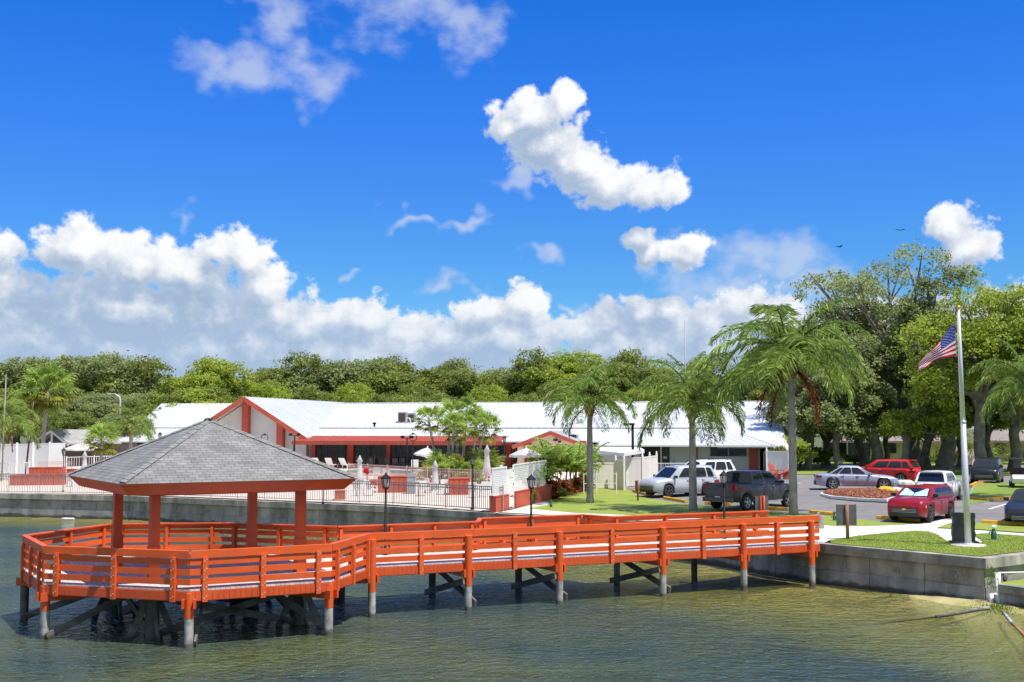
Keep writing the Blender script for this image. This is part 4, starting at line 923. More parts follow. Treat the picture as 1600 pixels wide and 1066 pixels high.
# carport and beige fences
cp = thing('canopy', 'flat white metal canopy on thin posts beside the beige fence', 'canopy', onland(968, 83))
c0, c1 = at(926, 699, 86), at(1007, 703, 82); c2, c3 = at(975, 708, 78), at(935, 704, 80)
m_ = MB(); m_.slab([c0, at(1000, 699, 87), c1, c2, c3], .22); m_.build('roof', 'white_vinyl', cp)
for px, Y_ in ((973, 79), (1003, 83), (962, 86), (985, 87)): b = onland(px, Y_); m_ = MB(); m_.tube([b, (b.x, b.y, at(px, 703, Y_).z - .1)], .07, 6); m_.build('post', 'white_vinyl', cp)
def fence_panels(name, label, cat, pts, h, m, post_every=2.4, cap=True, solid=True, pr=.075, mats2=None, picket=.11, pw=.02, group=None, rails=(.12, .95), extra_top=0.):
    """fence along ground points; each bay a panel, each post a part"""
    t = thing(name, label, cat, pts[0], group)
    posts = []
    for a, b in zip(pts, pts[1:]):
        L_ = (b - a).length; n = max(1, round(L_ / post_every))
        for k in range(n):
            p, q = a.lerp(b, k / n), a.lerp(b, (k + 1) / n); posts.append(p); m__ = MB(); d = (q - p)
            if solid:
                m__.bar(p + UP * (h * .5 + .03), q + UP * (h * .5 + .03), .04, h * .94); m__.bar(p + UP * (h * .96), q + UP * (h * .96), .07, .09); m__.bar(p + UP * .1, q + UP * .1, .07, .12)
                nb = int(d.length / .3)
                for j in range(1, nb): m__.bar(p.lerp(q, j / nb) + UP * .16, p.lerp(q, j / nb) + UP * (h * .92), .055, .012, up=d)
            else:
                for z in rails: m__.bar(p + UP * (h * z), q + UP * (h * z), .045, .045)
                np_ = int(d.length / picket)
                for j in range(1, np_):
                    c = p.lerp(q, j / np_); m__.box((c.x, c.y, c.z + .06 + (h - .06 + extra_top) / 2), (pw, pw, h - .06 + extra_top), math.atan2(d.y, d.x))
            m__.build('panel', m, t)
    posts.append(pts[-1])
    for p in posts:
        m__ = MB(); m__.box(p + UP * (h + .06) / 2, (pr * 1.6, pr * 1.6, h + .06), .3)
        if cap: m__.lathe([(pr * 1.1, h + .06), (pr * 1.2, h + .09), (pr * .4, h + .12), (pr * .9, h + .2), (.001, h + .27)], p, 6)
        m__.build('post', mats2 or m, t)
    return t
fence_panels('vinyl_fence', 'beige solid vinyl fence bay behind the trunk of the first palm', 'fence', [onland(928, 78), onland(961, 78)], 1.75, 'cream_vinyl', 3)
fence_panels('vinyl_fence', 'beige vinyl gate screen with round post caps below the white canopy', 'fence', [onland(962, 77.5), onland(975, 76.5)], 1.95, 'cream_vinyl', 3)
fence_panels('vinyl_fence', 'tall beige vinyl fence with capped posts at the nose of the silver crossover', 'fence', [onland(979, 80), onland(1004, 80), onland(1026, 82.5)], 2.0, 'cream_vinyl', 1.2)
fence_panels('vinyl_fence', 'beige fence right of the clubhouse behind the red lawn chair', 'fence', [onland(1198, 93), onland(1232, 92), onland(1236, 100)], 2.0, 'cream_vinyl', 1.6)
fence_panels('railing_fence', 'white picket railing behind the roof of the silver crossover', 'fence', [onland(1027, 84), onland(1080, 84)], 1.4, 'white_vinyl', 2.4, False, False, .05)
fence_panels('pipe_railing', 'white two bar pipe railing in front of the beige fence', 'railing', [onland(912, 74), onland(932, 74), onland(963, 74)], 1.25, 'white_vinyl', 1.3, False, False, .035, picket=9, rails=(.5, .97))
# left grey roofed building
gb = thing('pavilion', 'low building with grey shingle gable roof behind the white fence', 'building', onland(120, 122))
a0, a1 = at(80, 671, 118), at(168, 671.5, 122); e0, e1 = at(107, 693, 116.2), at(190, 692, 119.5); w0 = at(46, 692, 119)
m_ = MB(); m_.slab([a0, a1, e1, e0], .12); m_.slab([a0, a1, at(150, 690, 126), w0], .12); m_.build('roof', 'grey_roof', gb)
m_ = MB(); inn = Vector((0, .9, 0)); pts = [w0 + inn + Vector((.4, 0, -.05)), e0 + inn + Vector((-.3, 0, -.05)), a0 + inn - UP * .25]; m_.add(pts + [p + Vector((0, .2, 0)) for p in pts], [(0, 1, 2), (5, 4, 3), (0, 3, 4, 1), (1, 4, 5, 2), (2, 5, 3, 0)]); m_.build('gable', 'sign_grey', gb)
m_ = MB(); m_.bar(a0 - UP * .2, e0 - UP * .2, .08, .2); m_.bar(a0 - UP * .2, w0 - UP * .2, .08, .2); p = a0 + Vector((.05, .1, 0)); m_.bar(p - UP * .2, p - UP * 1.35, .2, .1, up=(0, 1, 0)); m_.build('trim', 'galv', gb)
m_ = MB(); m_.prism([(e0.x - .5, e0.y + 1), (e1.x - .5, e1.y + 1), (e1.x, e1.y + 5), (w0.x + .6, w0.y + 4), (w0.x + .6, w0.y + 1)], .3, e0.z - .1); m_.build('wall', 'bronze_metal', gb)
# house behind the oaks
hs_ = thing('house', 'beige house with brown roof and dark screened porch behind the oak trunks', 'house', onland(1400, 132))
hz = .6
def hp(px, z, Y): p = onland(px, Y); return Vector((p.x, p.y, z))
m_ = MB(); m_.slab([hp(1290, 4.3, 140), hp(1500, 4.3, 138), hp(1500, 2.95, 128.5), hp(1286, 2.95, 130)], .2); m_.slab([hp(1290, 4.3, 140), hp(1500, 4.3, 138), hp(1506, 2.8, 150), hp(1284, 2.8, 150)], .2); m_.build('roof', 'brown_roof', hs_)
m_ = MB(); m_.prism([tuple(hp(x, 0, Y)[:2]) for x, Y in ((1360, 131), (1492, 130), (1496, 145), (1360, 145))], hz - .4, 3.0); m_.build('wall', 'beige_wall', hs_)
m_ = MB(); m_.prism([tuple(hp(x, 0, Y)[:2]) for x, Y in ((1284, 131.5), (1360, 131), (1360, 145), (1284, 145))], hz - .4, 1.2); m_.build('porch_wall', 'white_wall', hs_)
m_ = MB(); m_.prism([tuple(hp(x, 0, Y)[:2]) for x, Y in ((1284, 131.7), (1360, 131.2), (1360, 145), (1284, 145))], 1.2, 2.95); pw_ = m_.build('screen', 'window_dark', hs_); WL[pw_.name] = wloc(hs_)
for px in (1285, 1303, 1324, 1343, 1359): m_ = MB(); b = hp(px, 2.07, 131.4); m_.box(b, (.12, .12, 1.75)); m_.build('frame', 'white_vinyl', pw_)
for px0, px1, z0, z1 in ((1384, 1400, 1.6, 2.6), (1455, 1461, .7, 2.6), (1470, 1484, 1.4, 2.5)):
    a, b = hp(px0, (z0 + z1) / 2, 130.6), hp(px1, (z0 + z1) / 2, 130.5); m_ = MB(); m_.bar(a, b, .5, z1 - z0); m_.build('window', 'window_dark', hs_)
a = onland(1488, 118); m_ = MB(); m_.bar(a + UP * 1.0, onland(1528, 118) + UP * 1.0, .2, 1.9); single(m_, 'garden_wall', 'beige_wall', 'short tan garden wall right of the beige house', 'wall', loc=a)
hs2 = thing('house', 'shaded pale house at the right edge behind the oaks', 'house', onland(1590, 135))
m_ = MB(); m_.prism([tuple(hp(x, 0, Y)[:2]) for x, Y in ((1545, 134), (1680, 132), (1680, 146), (1545, 146))], hz - .4, 3.0); m_.build('wall', 'beige_wall', hs2)
m_ = MB(); m_.slab([hp(1540, 4.3, 141), hp(1700, 4.3, 139), hp(1700, 2.95, 130), hp(1536, 2.95, 132)], .2); m_.slab([hp(1540, 4.3, 141), hp(1700, 4.3, 139), hp(1700, 2.9, 149), hp(1540, 2.9, 149)], .2); m_.build('roof', 'brown_roof', hs2)
for px0, px1 in ((1555, 1570), (1582, 1600)): m_ = MB(); m_.bar(hp(px0, 1.9, 133.7), hp(px1, 1.9, 133.4), .4, 1.2); m_.build('window', 'window_dark', hs2)
# ================================================================ pool area
pf_ = [inner[2].lerp(inner[1], .12), inner[2], inner[3], inner[4], inner[5], inner[6]]
c_ = offset(WP, .75); pf_ = [c_[2].lerp(c_[1], .12), c_[2], c_[3], c_[4], c_[5], c_[6] + Vector((.1, .1, 0))]
fence_panels('picket_fence', 'long metal picket fence standing on the sea wall around the pool', 'fence', [p + UP * land(p.x, p.y) for p in pf_], 1.28, 'fence_metal', 2.3, False, False, .035, picket=.13, pw=.026, rails=(.07, .86, .98))
fence_panels('picket_fence', 'salmon picket fence on the upper pool terrace', 'fence', [onland(545, 92), onland(605, 88), onland(668, 84), onland(772, 80)], 1.2, 'pink_metal', 2.2, False, False, .05, picket=.15, pw=.03, rails=(.08, .84, .98))
fence_panels('picket_fence', 'salmon picket fence above the red planter at the left edge', 'fence', [onland(60, 101), onland(112, 101)], 1.2, 'pink_metal', 2.2, False, False, .05, picket=.16, pw=.025, rails=(.08, .84, .98))
fence_panels('privacy_fence', 'tall white vinyl privacy fence at the left edge by the pool', 'fence', [onland(-60, 101), onland(0, 102), onland(77, 103.5)], 2.75, 'shaded_white_vinyl', 1.5, False, True, .10, mats2='white_vinyl')
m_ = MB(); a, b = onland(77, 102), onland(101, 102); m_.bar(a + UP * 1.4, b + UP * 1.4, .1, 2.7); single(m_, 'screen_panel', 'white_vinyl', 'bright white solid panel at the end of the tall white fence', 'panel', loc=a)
fence_panels('picket_fence', 'white picket railing in front of the tall white privacy fence', 'fence', [onland(-40, 96), onland(14, 95), onland(46, 96)], 1.4, 'white_vinyl', 1.6, False, False, .06, picket=.2, pw=.03, rails=(.06, .97))
fence_panels('picket_fence', 'white picket fence behind the open white umbrella at left', 'fence', [onland(104, 106), onland(230, 110)], 1.4, 'white_vinyl', 2.6, False, False, .06, picket=.2, pw=.03, rails=(.06, .97))
def block(px0, px1, Y, h, depth, label, m='terracotta', name='planter_wall', slats=True, group='red planter walls', dpx=0.):
    a, b = onland(px0, Y), onland(px1, Y + dpx); m__ = MB(); o = Vector((0, depth / 2, 0)); m__.bar(a + o + UP * (h / 2 - .05), b + o + UP * (h / 2 - .05), depth, h + .1)
    L_ = (b - a).length; n = max(2, int(L_ / .32))
    m__.bar(a + o + UP * (h + .03), b + o + UP * (h + .03), depth + .1, .06)
    if slats:
        for k in range(n): p = a.lerp(b, (k + .5) / n); m__.box(p + Vector((0, -.012, h / 2)), (L_ / n * .86, .03, h * .96), math.atan2(b.y - a.y, b.x - a.x))
    return single(m__, name, m, label, 'planter wall', group, a)
block(15, 98, 88, .72, 1., 'long low red planter wall at the left edge behind the picket fence')
block(45, 96, 95, .95, 1., 'upper step of the red planter at the left edge')
block(104, 116, 97, .7, .8, 'small red block right of the dark lantern post')
block(590, 640, 76.5, 1.0, 1.4, 'red planter wall left of the grey waste bin')
block(701, 734, 74, .98, 1.4, 'red planter wall left of the fence lantern by the corner gate')
block(576, 588, 80, .55, .7, 'small red wall piece right of the gazebo eave'); block(656, 680, 82, .4, .6, 'low red kerb wall behind the grey bin')
block(523, 538, 71, .5, .6, 'small red block under the right gazebo eave')
bx = onland(643, 75.5); m_ = MB(); m_.box(bx + UP * .55, (.5, .5, 1.1)); m_.box(bx + UP * 1.13, (.56, .56, .08)); m_.box(bx + UP * 1.22, (.4, .4, .1)); single(m_, 'waste_bin', 'grey_metal', 'grey waste bin beside the red planter inside the pool fence', 'bin', loc=bx)
# swimming pool: coping and water
pw0 = [onland(470, 104), onland(520, 97), onland(660, 93), onland(676, 99), onland(600, 104)]
zpool = land(*((onland(600, 100))[:2])) + .05
m_ = MB(); m_.prism([(p.x, p.y) for p in pw0], zpool - .2, zpool + .10); pool_c = sum(pw0, Vector()) / 5
pool = thing('swimming_pool', 'blue swimming pool with pale coping in front of the awning', 'pool', Vector((pool_c.x, pool_c.y, zpool)))
m_.build('coping', 'pool_paving', pool); m_ = MB(); m_.prism([(p.x, p.y) for p in [pool_c + (q - pool_c) * .93 for q in pw0]], zpool, zpool + .108); m_.build('water', 'pool_water', pool)
# umbrellas
def umbrella(base, h, label, rad=1.35, tilt=0., closed=False, group=None, top=.55):
    t = thing('patio_umbrella', label, 'umbrella', base, group, inplace=False)
    m_ = MB(); m_.tube([(0, 0, 0), (0, 0, h - .1)], .035, 6); m_.lathe([(.28, 0), (.28, .08), (.06, .12)], n=10); m_.build('pole', 'dark_metal' if not closed else 'white_vinyl', t)
    m_ = MB()
    if closed:
        prof = [(.02, h + .12), (.06, h), (.20, h - .32), (.13, h - .36), (.14, h - .7), (.20, h - 1.25), (.27, h - 1.75), (.22, h - 1.8)]
        n = 14; vs = []
        for r, z in prof:
            for k in range(n): a = 2 * math.pi * k / n; q = r * (1 + (.22 if k % 2 else -.1)); vs.append((q * math.cos(a), q * math.sin(a), z - (.06 if k % 2 and z < h - 1 else 0)))
        m_.add(vs, [(i * n + k, i * n + (k + 1) % n, (i + 1) * n + (k + 1) % n, (i + 1) * n + k) for i in range(len(prof) - 1) for k in range(n)], 0, True)
    else:
        n = 8; vs = [(0, 0, h)]; fs = []
        for r, z in ((.5, h - top * .42), (1., h - top)):
            for k in range(n * 2): a = math.pi * k / n; q = rad * r * (1 if k % 2 == 0 else .945); vs.append((q * math.cos(a), q * math.sin(a), z + (.03 if k % 2 else 0)))
        for k in range(n * 2): vs.append((vs[1 + n * 2 + k][0], vs[1 + n * 2 + k][1], vs[1 + n * 2 + k][2] - .14))
        N2 = n * 2; fs += [(0, 1 + k, 1 + (k + 1) % N2) for k in range(N2)]
        for q in range(2): fs += [(1 + q * N2 + k, 1 + (q + 1) * N2 + k, 1 + (q + 1) * N2 + (k + 1) % N2, 1 + q * N2 + (k + 1) % N2) for k in range(N2)]
        m_.add(vs, fs); m_.lathe([(.06, h - .02), (.05, h + .1), (.001, h + .14)], n=6)
    c = m_.build('canopy', 'white_cloth', t)
    if tilt:
        Mx = Matrix.Translation((0, 0, h - top)) @ Matrix.Rotation(tilt, 4, 'Y') @ Matrix.Translation((0, 0, -(h - top))); c.data.transform(Mx)
    return t
def umb_px(px, pytop, Y, label, **k): b, h = from_px(px, pytop, Y); return umbrella(b, h, label, **k)
umb_px(128, 692, 104, 'open white umbrella over the left pool deck by a small palm', rad=1.6, group='open umbrellas')
umb_px(822, 700, 70, 'open white umbrella beside the palms at the corner gate', rad=1.0, top=.42, group='open umbrellas')
umb_px(666, 699, 94, 'open white umbrella tilted over a table left of the fan palms', rad=.98, tilt=.16, group='open umbrellas', top=.62)
umb_px(132, 707, 96, 'closed grey-white umbrella below the open umbrella at left', closed=True, group='closed umbrellas')
umb_px(562, 714, 85, 'closed white umbrella right of the gazebo eave beside a red towel', closed=True, group='closed umbrellas')
umb_px(680, 722, 78, 'closed white umbrella in front of the salmon fence near the bin', closed=True, group='closed umbrellas')
umb_px(761, 698, 77, 'tall closed white umbrella just left of the corner gate', closed=True, group='closed umbrellas')
# loungers, chairs
def lounger(loc, rz, label, group='white pool loungers'):
    t = thing('pool_lounger', label, 'lounger', loc, group, inplace=False); t.rotation_euler.z = rz
    m_ = MB(); m_.box((0, .3, .36), (.62, 1.2, .06)); m_.build('seat', 'white_vinyl', t)
    m_ = MB(); m_.add([(-.31, -.28, .36), (.31, -.28, .36), (.31, -.75, 1.0), (-.31, -.75, 1.0), (-.31, -.34, .34), (.31, -.34, .34), (.31, -.81, .98), (-.31, -.81, .98)], [(0, 1, 2, 3), (7, 6, 5, 4), (0, 4, 5, 1), (1, 5, 6, 2), (2, 6, 7, 3), (3, 7, 4, 0)]); m_.build('backrest', 'white_vinyl', t)
    for x in (-.26, .26):
        for y in (-.2, .8): m_ = MB(); m_.box((x, y, .17), (.06, .06, .34)); m_.build('leg', 'white_vinyl', t)
    return t
L0 = lounger(onland(498, 110), -.35, 'white pool lounger just clear of the gazebo roof slope')
for px, Y_, rz, lab in ((518, 110, -.3, 'white lounger with raised back, middle of three under the awning left end'), (541, 109.5, -.5, 'white lounger with long flat seat showing, right of the other two'), (648, 104, .1, 'single white lounger back left of the tilted umbrella')): copy_tree(L0, onland(px, Y_), rz, lab)
def chair(loc, rz, label, m='white_vinyl', group='pool chairs', name='patio_chair'):
    t = thing(name, label, 'chair', loc, group, inplace=False); t.rotation_euler.z = rz
    m_ = MB(); m_.box((0, 0, .42), (.52, .5, .05)); m_.build('seat', m, t)
    m_ = MB(); m_.box((0, .24, .70), (.52, .05, .5), M=Matrix.Rotation(-.15, 3, 'X')); m_.build('backrest', m, t)
    for x in (-.24, .24):
        for y in (-.22, .22): m_ = MB(); m_.box((x, y, .2), (.045, .045, .4)); m_.build('leg', m, t)
        m_ = MB(); m_.bar((x, -.24, .62), (x, .25, .62), .05, .04); m_.bar((x, -.22, .42), (x, -.22, .62), .04, .04); m_.build('armrest', m, t)
    return t
CH = chair(onland(560, 74), 2.8, 'white chair inside the fence just right of the gazebo eave')
spots = [(581, 74, 2.2, 'white chair left of the red planter near the boardwalk lantern'), (660, 73.5, 3.3, 'white chair right of the grey waste bin'), (672, 76, 2.2, 'white chair at the foot of the closed umbrella by the bin'), (692, 74.5, 3.6, 'white chair touching the left side of the red planter by the corner gate'),
         (741, 71.5, 2.8, 'white chair right of the planter behind the fence lantern'), (757, 72, 3.4, 'white chair nearest the corner gate inside the fence'), (112, 86, 2.6, 'white chair by the left gazebo eave next to the lantern post'), (126, 92, 3.8, 'white chair below the closed umbrella at left'),
         (590, 91, 3.0, 'cream chair at the pool edge behind the salmon fence'), (604, 90, 3.2, 'second cream chair at the pool edge behind the salmon fence'), (772, 79, 3.1, 'white chair where the sunbather in a cap sits')]
for px, Y_, rz, lab in spots: copy_tree(CH, onland(px, Y_), rz, lab)
DC = chair(onland(582, 110.5), 3.0, 'dark blue chair under the awning left of the others', 'slate_paint', 'dark chairs under the awning')
for k, (px, lab) in enumerate(((592, 'dark blue chair, second under the awning'), (606, 'dark blue chair beside the pilaster under the awning'), (618, 'dark blue chair right of the pilaster under the awning'), (628, 'dark chair under the awning left of the hoop lamp'))): copy_tree(DC, onland(px, 110.8), 2.7 + .2 * k, lab)
b = onland(568, 84); m_ = MB(); m_.bar(b + UP * 1.1, b + Vector((.36, 0, 1.1)), .06, .22); m_.bar(b + UP * 1.05 + Vector((0, .03, 0)), b + Vector((.36, .03, .85)), .03, .22); single(m_, 'towel', 'flag_red', 'red towel hanging on the salmon fence by the closed umbrella', 'towel', loc=b)
# seated person in a cap, built as one skinned body
def figure(name, label, loc, rz, joints, edges, radii, cloth=None):
    t = thing(name, label, 'person', loc, inplace=False); t.rotation_euler.z = rz
    me = bpy.data.meshes.new('body'); me.from_pydata(joints, edges, []); o = bpy.data.objects.new('body', me); COL.objects.link(o); o.parent = t; me.materials.append(MATS['skin'])
    sk = o.modifiers.new('skin', 'SKIN')
    for i, r in enumerate(radii): me.skin_vertices[0].data[i].radius = (r, r)
    me.skin_vertices[0].data[0].use_root = True
    ss = o.modifiers.new('sub', 'SUBSURF'); ss.levels = ss.render_levels = 1
    return t
J = [(0, 0, .52), (0, .10, .80), (0, .14, 1.05), (0, .14, 1.18), (0, .12, 1.30), (0, .11, 1.42), (.19, .14, 1.06), (.24, .0, .82), (.18, -.22, .80), (-.19, .14, 1.06), (-.24, .0, .82), (-.18, -.22, .80), (.10, -.06, .50), (.12, -.46, .50), (.12, -.54, .08), (-.10, -.06, .50), (-.12, -.46, .50), (-.12, -.54, .08), (.12, -.68, .05), (-.12, -.68, .05)]
E_ = [(0, 1), (1, 2), (2, 3), (3, 4), (4, 5), (2, 6), (6, 7), (7, 8), (2, 9), (9, 10), (10, 11), (0, 12), (12, 13), (13, 14), (0, 15), (15, 16), (16, 17), (14, 18), (17, 19)]
RR = [.15, .14, .13, .055, .10, .085, .06, .045, .035, .06, .045, .035, .09, .065, .045, .09, .065, .045, .04, .04]
b = onland(784, 79.5)
pp = figure('person', 'person in a white cap sitting in the sun by the corner gate', b, .4, J, E_, RR)
m_ = MB(); m_.lathe([(.115, 1.42), (.12, 1.47), (.09, 1.55), (.001, 1.57)], (0, .11, 0), 10); m_.box((0, -.03, 1.43), (.16, .14, .02)); m_.build('cap', 'white_cloth', pp)
m_ = MB(); m_.lathe([(.16, .62), (.17, .80), (.16, 1.0), (.10, 1.08)], (0, .1, 0), 10); m_.build('swimsuit', 'pink_cloth', pp)
b = onland(768, 80); m_ = MB(); m_.tube([b + Vector((.42 * math.cos(a), .1 + .12 * math.sin(a), 1.0 + .24 * math.sin(a))) for a in [2 * math.pi * k / 12 for k in range(13)]], .13, 8, cap=False); single(m_, 'swim_ring', 'pink_cloth', 'bright pink swim ring next to the person in a white cap', 'swim ring', loc=b)
# corner gate with low red walls
g0, g1, g2, g3, g4 = gl(770, 801), gl(791, 797), gl(802, 794), gl(853, 782), gl(918, 765)
def lowwall(a, b, h, label):
    m__ = MB(); m__.bar(a + UP * (h / 2 - .1), b + UP * (h / 2 - .1), .35, h + .2); m__.bar(a + UP * (h + .02), b + UP * (h + .02), .4, .05); return single(m__, 'garden_wall', 'terracotta', label, 'low wall', 'red low walls at the gate', a)
lowwall(g0, g1, .80, 'square red low wall at the sea wall corner under the white gate'); lowwall(g2, g3, .85, 'red low wall right of the white gate'); lowwall(g3, g4, .85, 'red low wall hidden behind the palm clump')
def mesh_panel(a, b, z0, z1, label, group='white mesh fence panels'):
    t = thing('mesh_panel', label, 'fence', a, group); m__ = MB(); n = 14
    for z in (z0, z1): m__.bar(a + UP * z, b + UP * z, .07, .07)
    for p in (a, b): m__.bar(p + UP * z0, p + UP * z1, .08, .08, up=(0, 1, 0))
    m__.build('frame', 'white_vinyl', t); m__ = MB()
    for k in range(1, n * 2): p = a.lerp(b, k / n / 2); m__.bar(p + UP * z0, p + UP * z1, .022, .022, up=(0, 1, 0))
    for k in range(1, 14): z = z0 + (z1 - z0) * k / 14; m__.bar(a + UP * z, b + UP * z, .018, .018)
    m__.build('mesh', 'white_vinyl', t)
mesh_panel(g0 + UP * 0, g1, .85, 2.25, 'white mesh panel on the square red wall left of the gate'); mesh_panel(g2, g2.lerp(g3, .48), .9, 2.3, 'white mesh panel on the red wall right of the gate'); mesh_panel(g2.lerp(g3, .52), g3, .9, 2.3, 'white mesh panel next to the yellow green shrub')
gt2 = thing('gate', 'white slatted pool gate between the two red low walls', 'gate', g1); m_ = MB()
for p in (g1, g2): m_.bar(p, p + UP * 2.3, .09, .09, up=(0, 1, 0))
m_.build('frame', 'white_vinyl', gt2); m_ = MB()
for z0, z1 in ((.1, .62), (.7, 1.1), (1.16, 1.6), (1.68, 2.1)): m_.bar(g1 + UP * (z0 + z1) / 2, g2 + UP * (z0 + z1) / 2, .05, z1 - z0)
m_.build('slat_panel', 'white_vinyl', gt2); m_ = MB()
for z in (.6, 1.3, 2.0): m_.box(g2 + UP * z + Vector((-.04, -.08, 0)), (.1, .08, .14))
m_.build('hinge', 'dark_metal', gt2)
# slanted white rail from fence end to gate
m_ = MB(); e0_ = pf_[-1]; m_.bar(e0_ + UP * 1.0 + Vector((-.6, .2, 0)), g0 + UP * 1.7, .06, .08); m_.bar(e0_ + UP * .6 + Vector((-.4, .2, 0)), g0 + UP * 1.2, .05, .05); single(m_, 'hand_rail', 'white_vinyl', 'slanted white rail joining picket fence and gate panel', 'rail', loc=e0_)
# ================================================================ trees
def leaf_mesh(name, P, A, Bv, var, m):
    """one rhombic leaf per row: centre P, half length A, half width Bv"""
    n = len(P); V = np.empty((n, 4, 3), np.float32); V[:, 0] = P - A; V[:, 1] = P + Bv - A * .1; V[:, 2] = P + A; V[:, 3] = P - Bv - A * .1
    me = bpy.data.meshes.new(name); me.vertices.add(n * 4); me.vertices.foreach_set('co', V.ravel())
    me.loops.add(n * 4); me.loops.foreach_set('vertex_index', np.arange(n * 4, dtype=np.int32))
    me.polygons.add(n); me.polygons.foreach_set('loop_start', np.arange(0, n * 4, 4, dtype=np.int32)); me.polygons.foreach_set('loop_total', np.full(n, 4, np.int32))
    a = me.attributes.new('var', 'FLOAT', 'POINT'); a.data.foreach_set('value', np.repeat(var.astype(np.float32), 4))
    me.materials.append(MATS[m]); me.update(calc_edges=True); me.validate(); return me
def unit(v): return v / np.maximum(np.linalg.norm(v, axis=1, keepdims=True), 1e-6)
def oak_parts(seed, Rx, Rz, zc, lobes, clumps, leaves, size, m, bark='bark', tr=.45, base_low=-.75, lean=0., nm=''):
    r = np.random.default_rng(seed)
    d = unit(r.normal(size=(lobes, 3))); d[:, 2] = np.abs(d[:, 2]) * 1.0 + base_low * r.random(lobes) * .9; d = unit(d)
    rad = r.uniform(.42, .97, (lobes, 1)); C = d * rad * np.array([Rx, Rx, Rz]) + np.array([lean, 0, zc])
    LR = r.uniform(.26, .44, lobes) * Rx
    Ps, Vs, Os = [], [], []
    for c, lr in zip(C, LR):
        q = unit(r.normal(size=(clumps, 3))); q[:, 2] = np.where(q[:, 2] < -.35, -q[:, 2], q[:, 2])
        cp = c + q * lr * r.uniform(.62, 1.08, (clumps, 1)) * np.array([1, 1, .78])
        cv_ = r.normal(0, .13, clumps) + r.normal(0, .06)
        k = r.integers(max(2, leaves // 2), leaves + leaves // 2, clumps); idx = np.repeat(np.arange(clumps), k)
        off = r.normal(0, 1, (len(idx), 3)) * np.array([.30, .30, .20]) * (lr / 2.4) ** .4
        Ps.append(cp[idx] + off); Vs.append(.46 + cv_[idx] + r.uniform(-.16, .16, len(idx))); Os.append(q[idx])
    P = np.concatenate(Ps); V = np.concatenate(Vs); O = np.concatenate(Os); n = len(P)
    nrm = unit(O * .5 + np.array([0, 0, .55]) + r.normal(0, .6, (n, 3))); t = unit(np.cross(nrm, r.normal(size=(n, 3)))); b = np.cross(nrm, t)
    s = size * r.uniform(.6, 1.35, (n, 1)); crown = leaf_mesh('crown' + nm, P, t * s * .62, b * s * .36, V, m)
    tk = MB(); rr = random.Random(seed)
    fork = Vector((lean * .35, 0, zc - Rz * .55)); wob = lambda: rr.uniform(-.5, .5) * tr
    tk.tube([(0, 0, -.4), (0, 0, .05), (wob() * .3, wob() * .3, .5), (lean * .10 + wob(), wob(), fork.z * .35), (lean * .2 + wob(), wob(), fork.z * .7), fork], [tr * 1.75, tr * 1.4, tr * 1.08, tr * .92, tr * .86, tr * .9], 11)
    for _ in range(3):
        e_ = fork + Vector((rr.uniform(-1, 1) * Rx * .3, rr.uniform(-1, 1) * Rx * .3, Rz * .45)); tk.tube([fork.lerp(Vector((0, 0, 0)), .25), fork + (e_ - fork) * .4 + Vector((rr.uniform(-.4, .4), 0, .1)), e_], [tr * .62, tr * .5, tr * .3], 8, cap=False)
    for c, lr in zip(C, LR):
        c = Vector(c); mid = fork.lerp(c, .5) + Vector((rr.uniform(-.5, .5), rr.uniform(-.5, .5), rr.uniform(-.1, .6)))
        tk.tube([fork - Vector((0, 0, rr.uniform(0, .6))), fork.lerp(mid, .5) + Vector((0, 0, rr.uniform(-.2, .3))), mid, c, c + (c - mid) * .35], [tr * .5, tr * .36, tr * .26, tr * .13, .02], 6, cap=False)
        for _ in range(3):
            e = c + Vector((rr.gauss(0, 1), rr.gauss(0, 1), rr.uniform(-.2, 1))).normalized() * lr * .95; tk.tube([mid.lerp(c, .6), c.lerp(e, .5) + Vector((0, 0, .15)), e], [tr * .14, tr * .09, .015], 4, cap=False)
    me = bpy.data.meshes.new('trunk' + nm); me.from_pydata(tk.v, [], tk.f); me.polygons.foreach_set('use_smooth', [True] * len(tk.f)); me.materials.append(MATS[bark]); me.update()
    return crown, me
def plant_tree(name, label, cat, parts, loc, rz=0., sc=1., group=None):
    t = thing(name, label, cat, loc, group, inplace=False); t.rotation_euler.z = rz; t.scale = (sc,) * 3 if not hasattr(sc, '__len__') else sc
    for nm, me in zip(('crown', 'trunk'), parts): o = bpy.data.objects.new(nm, me); COL.objects.link(o); o.parent = t
    return t
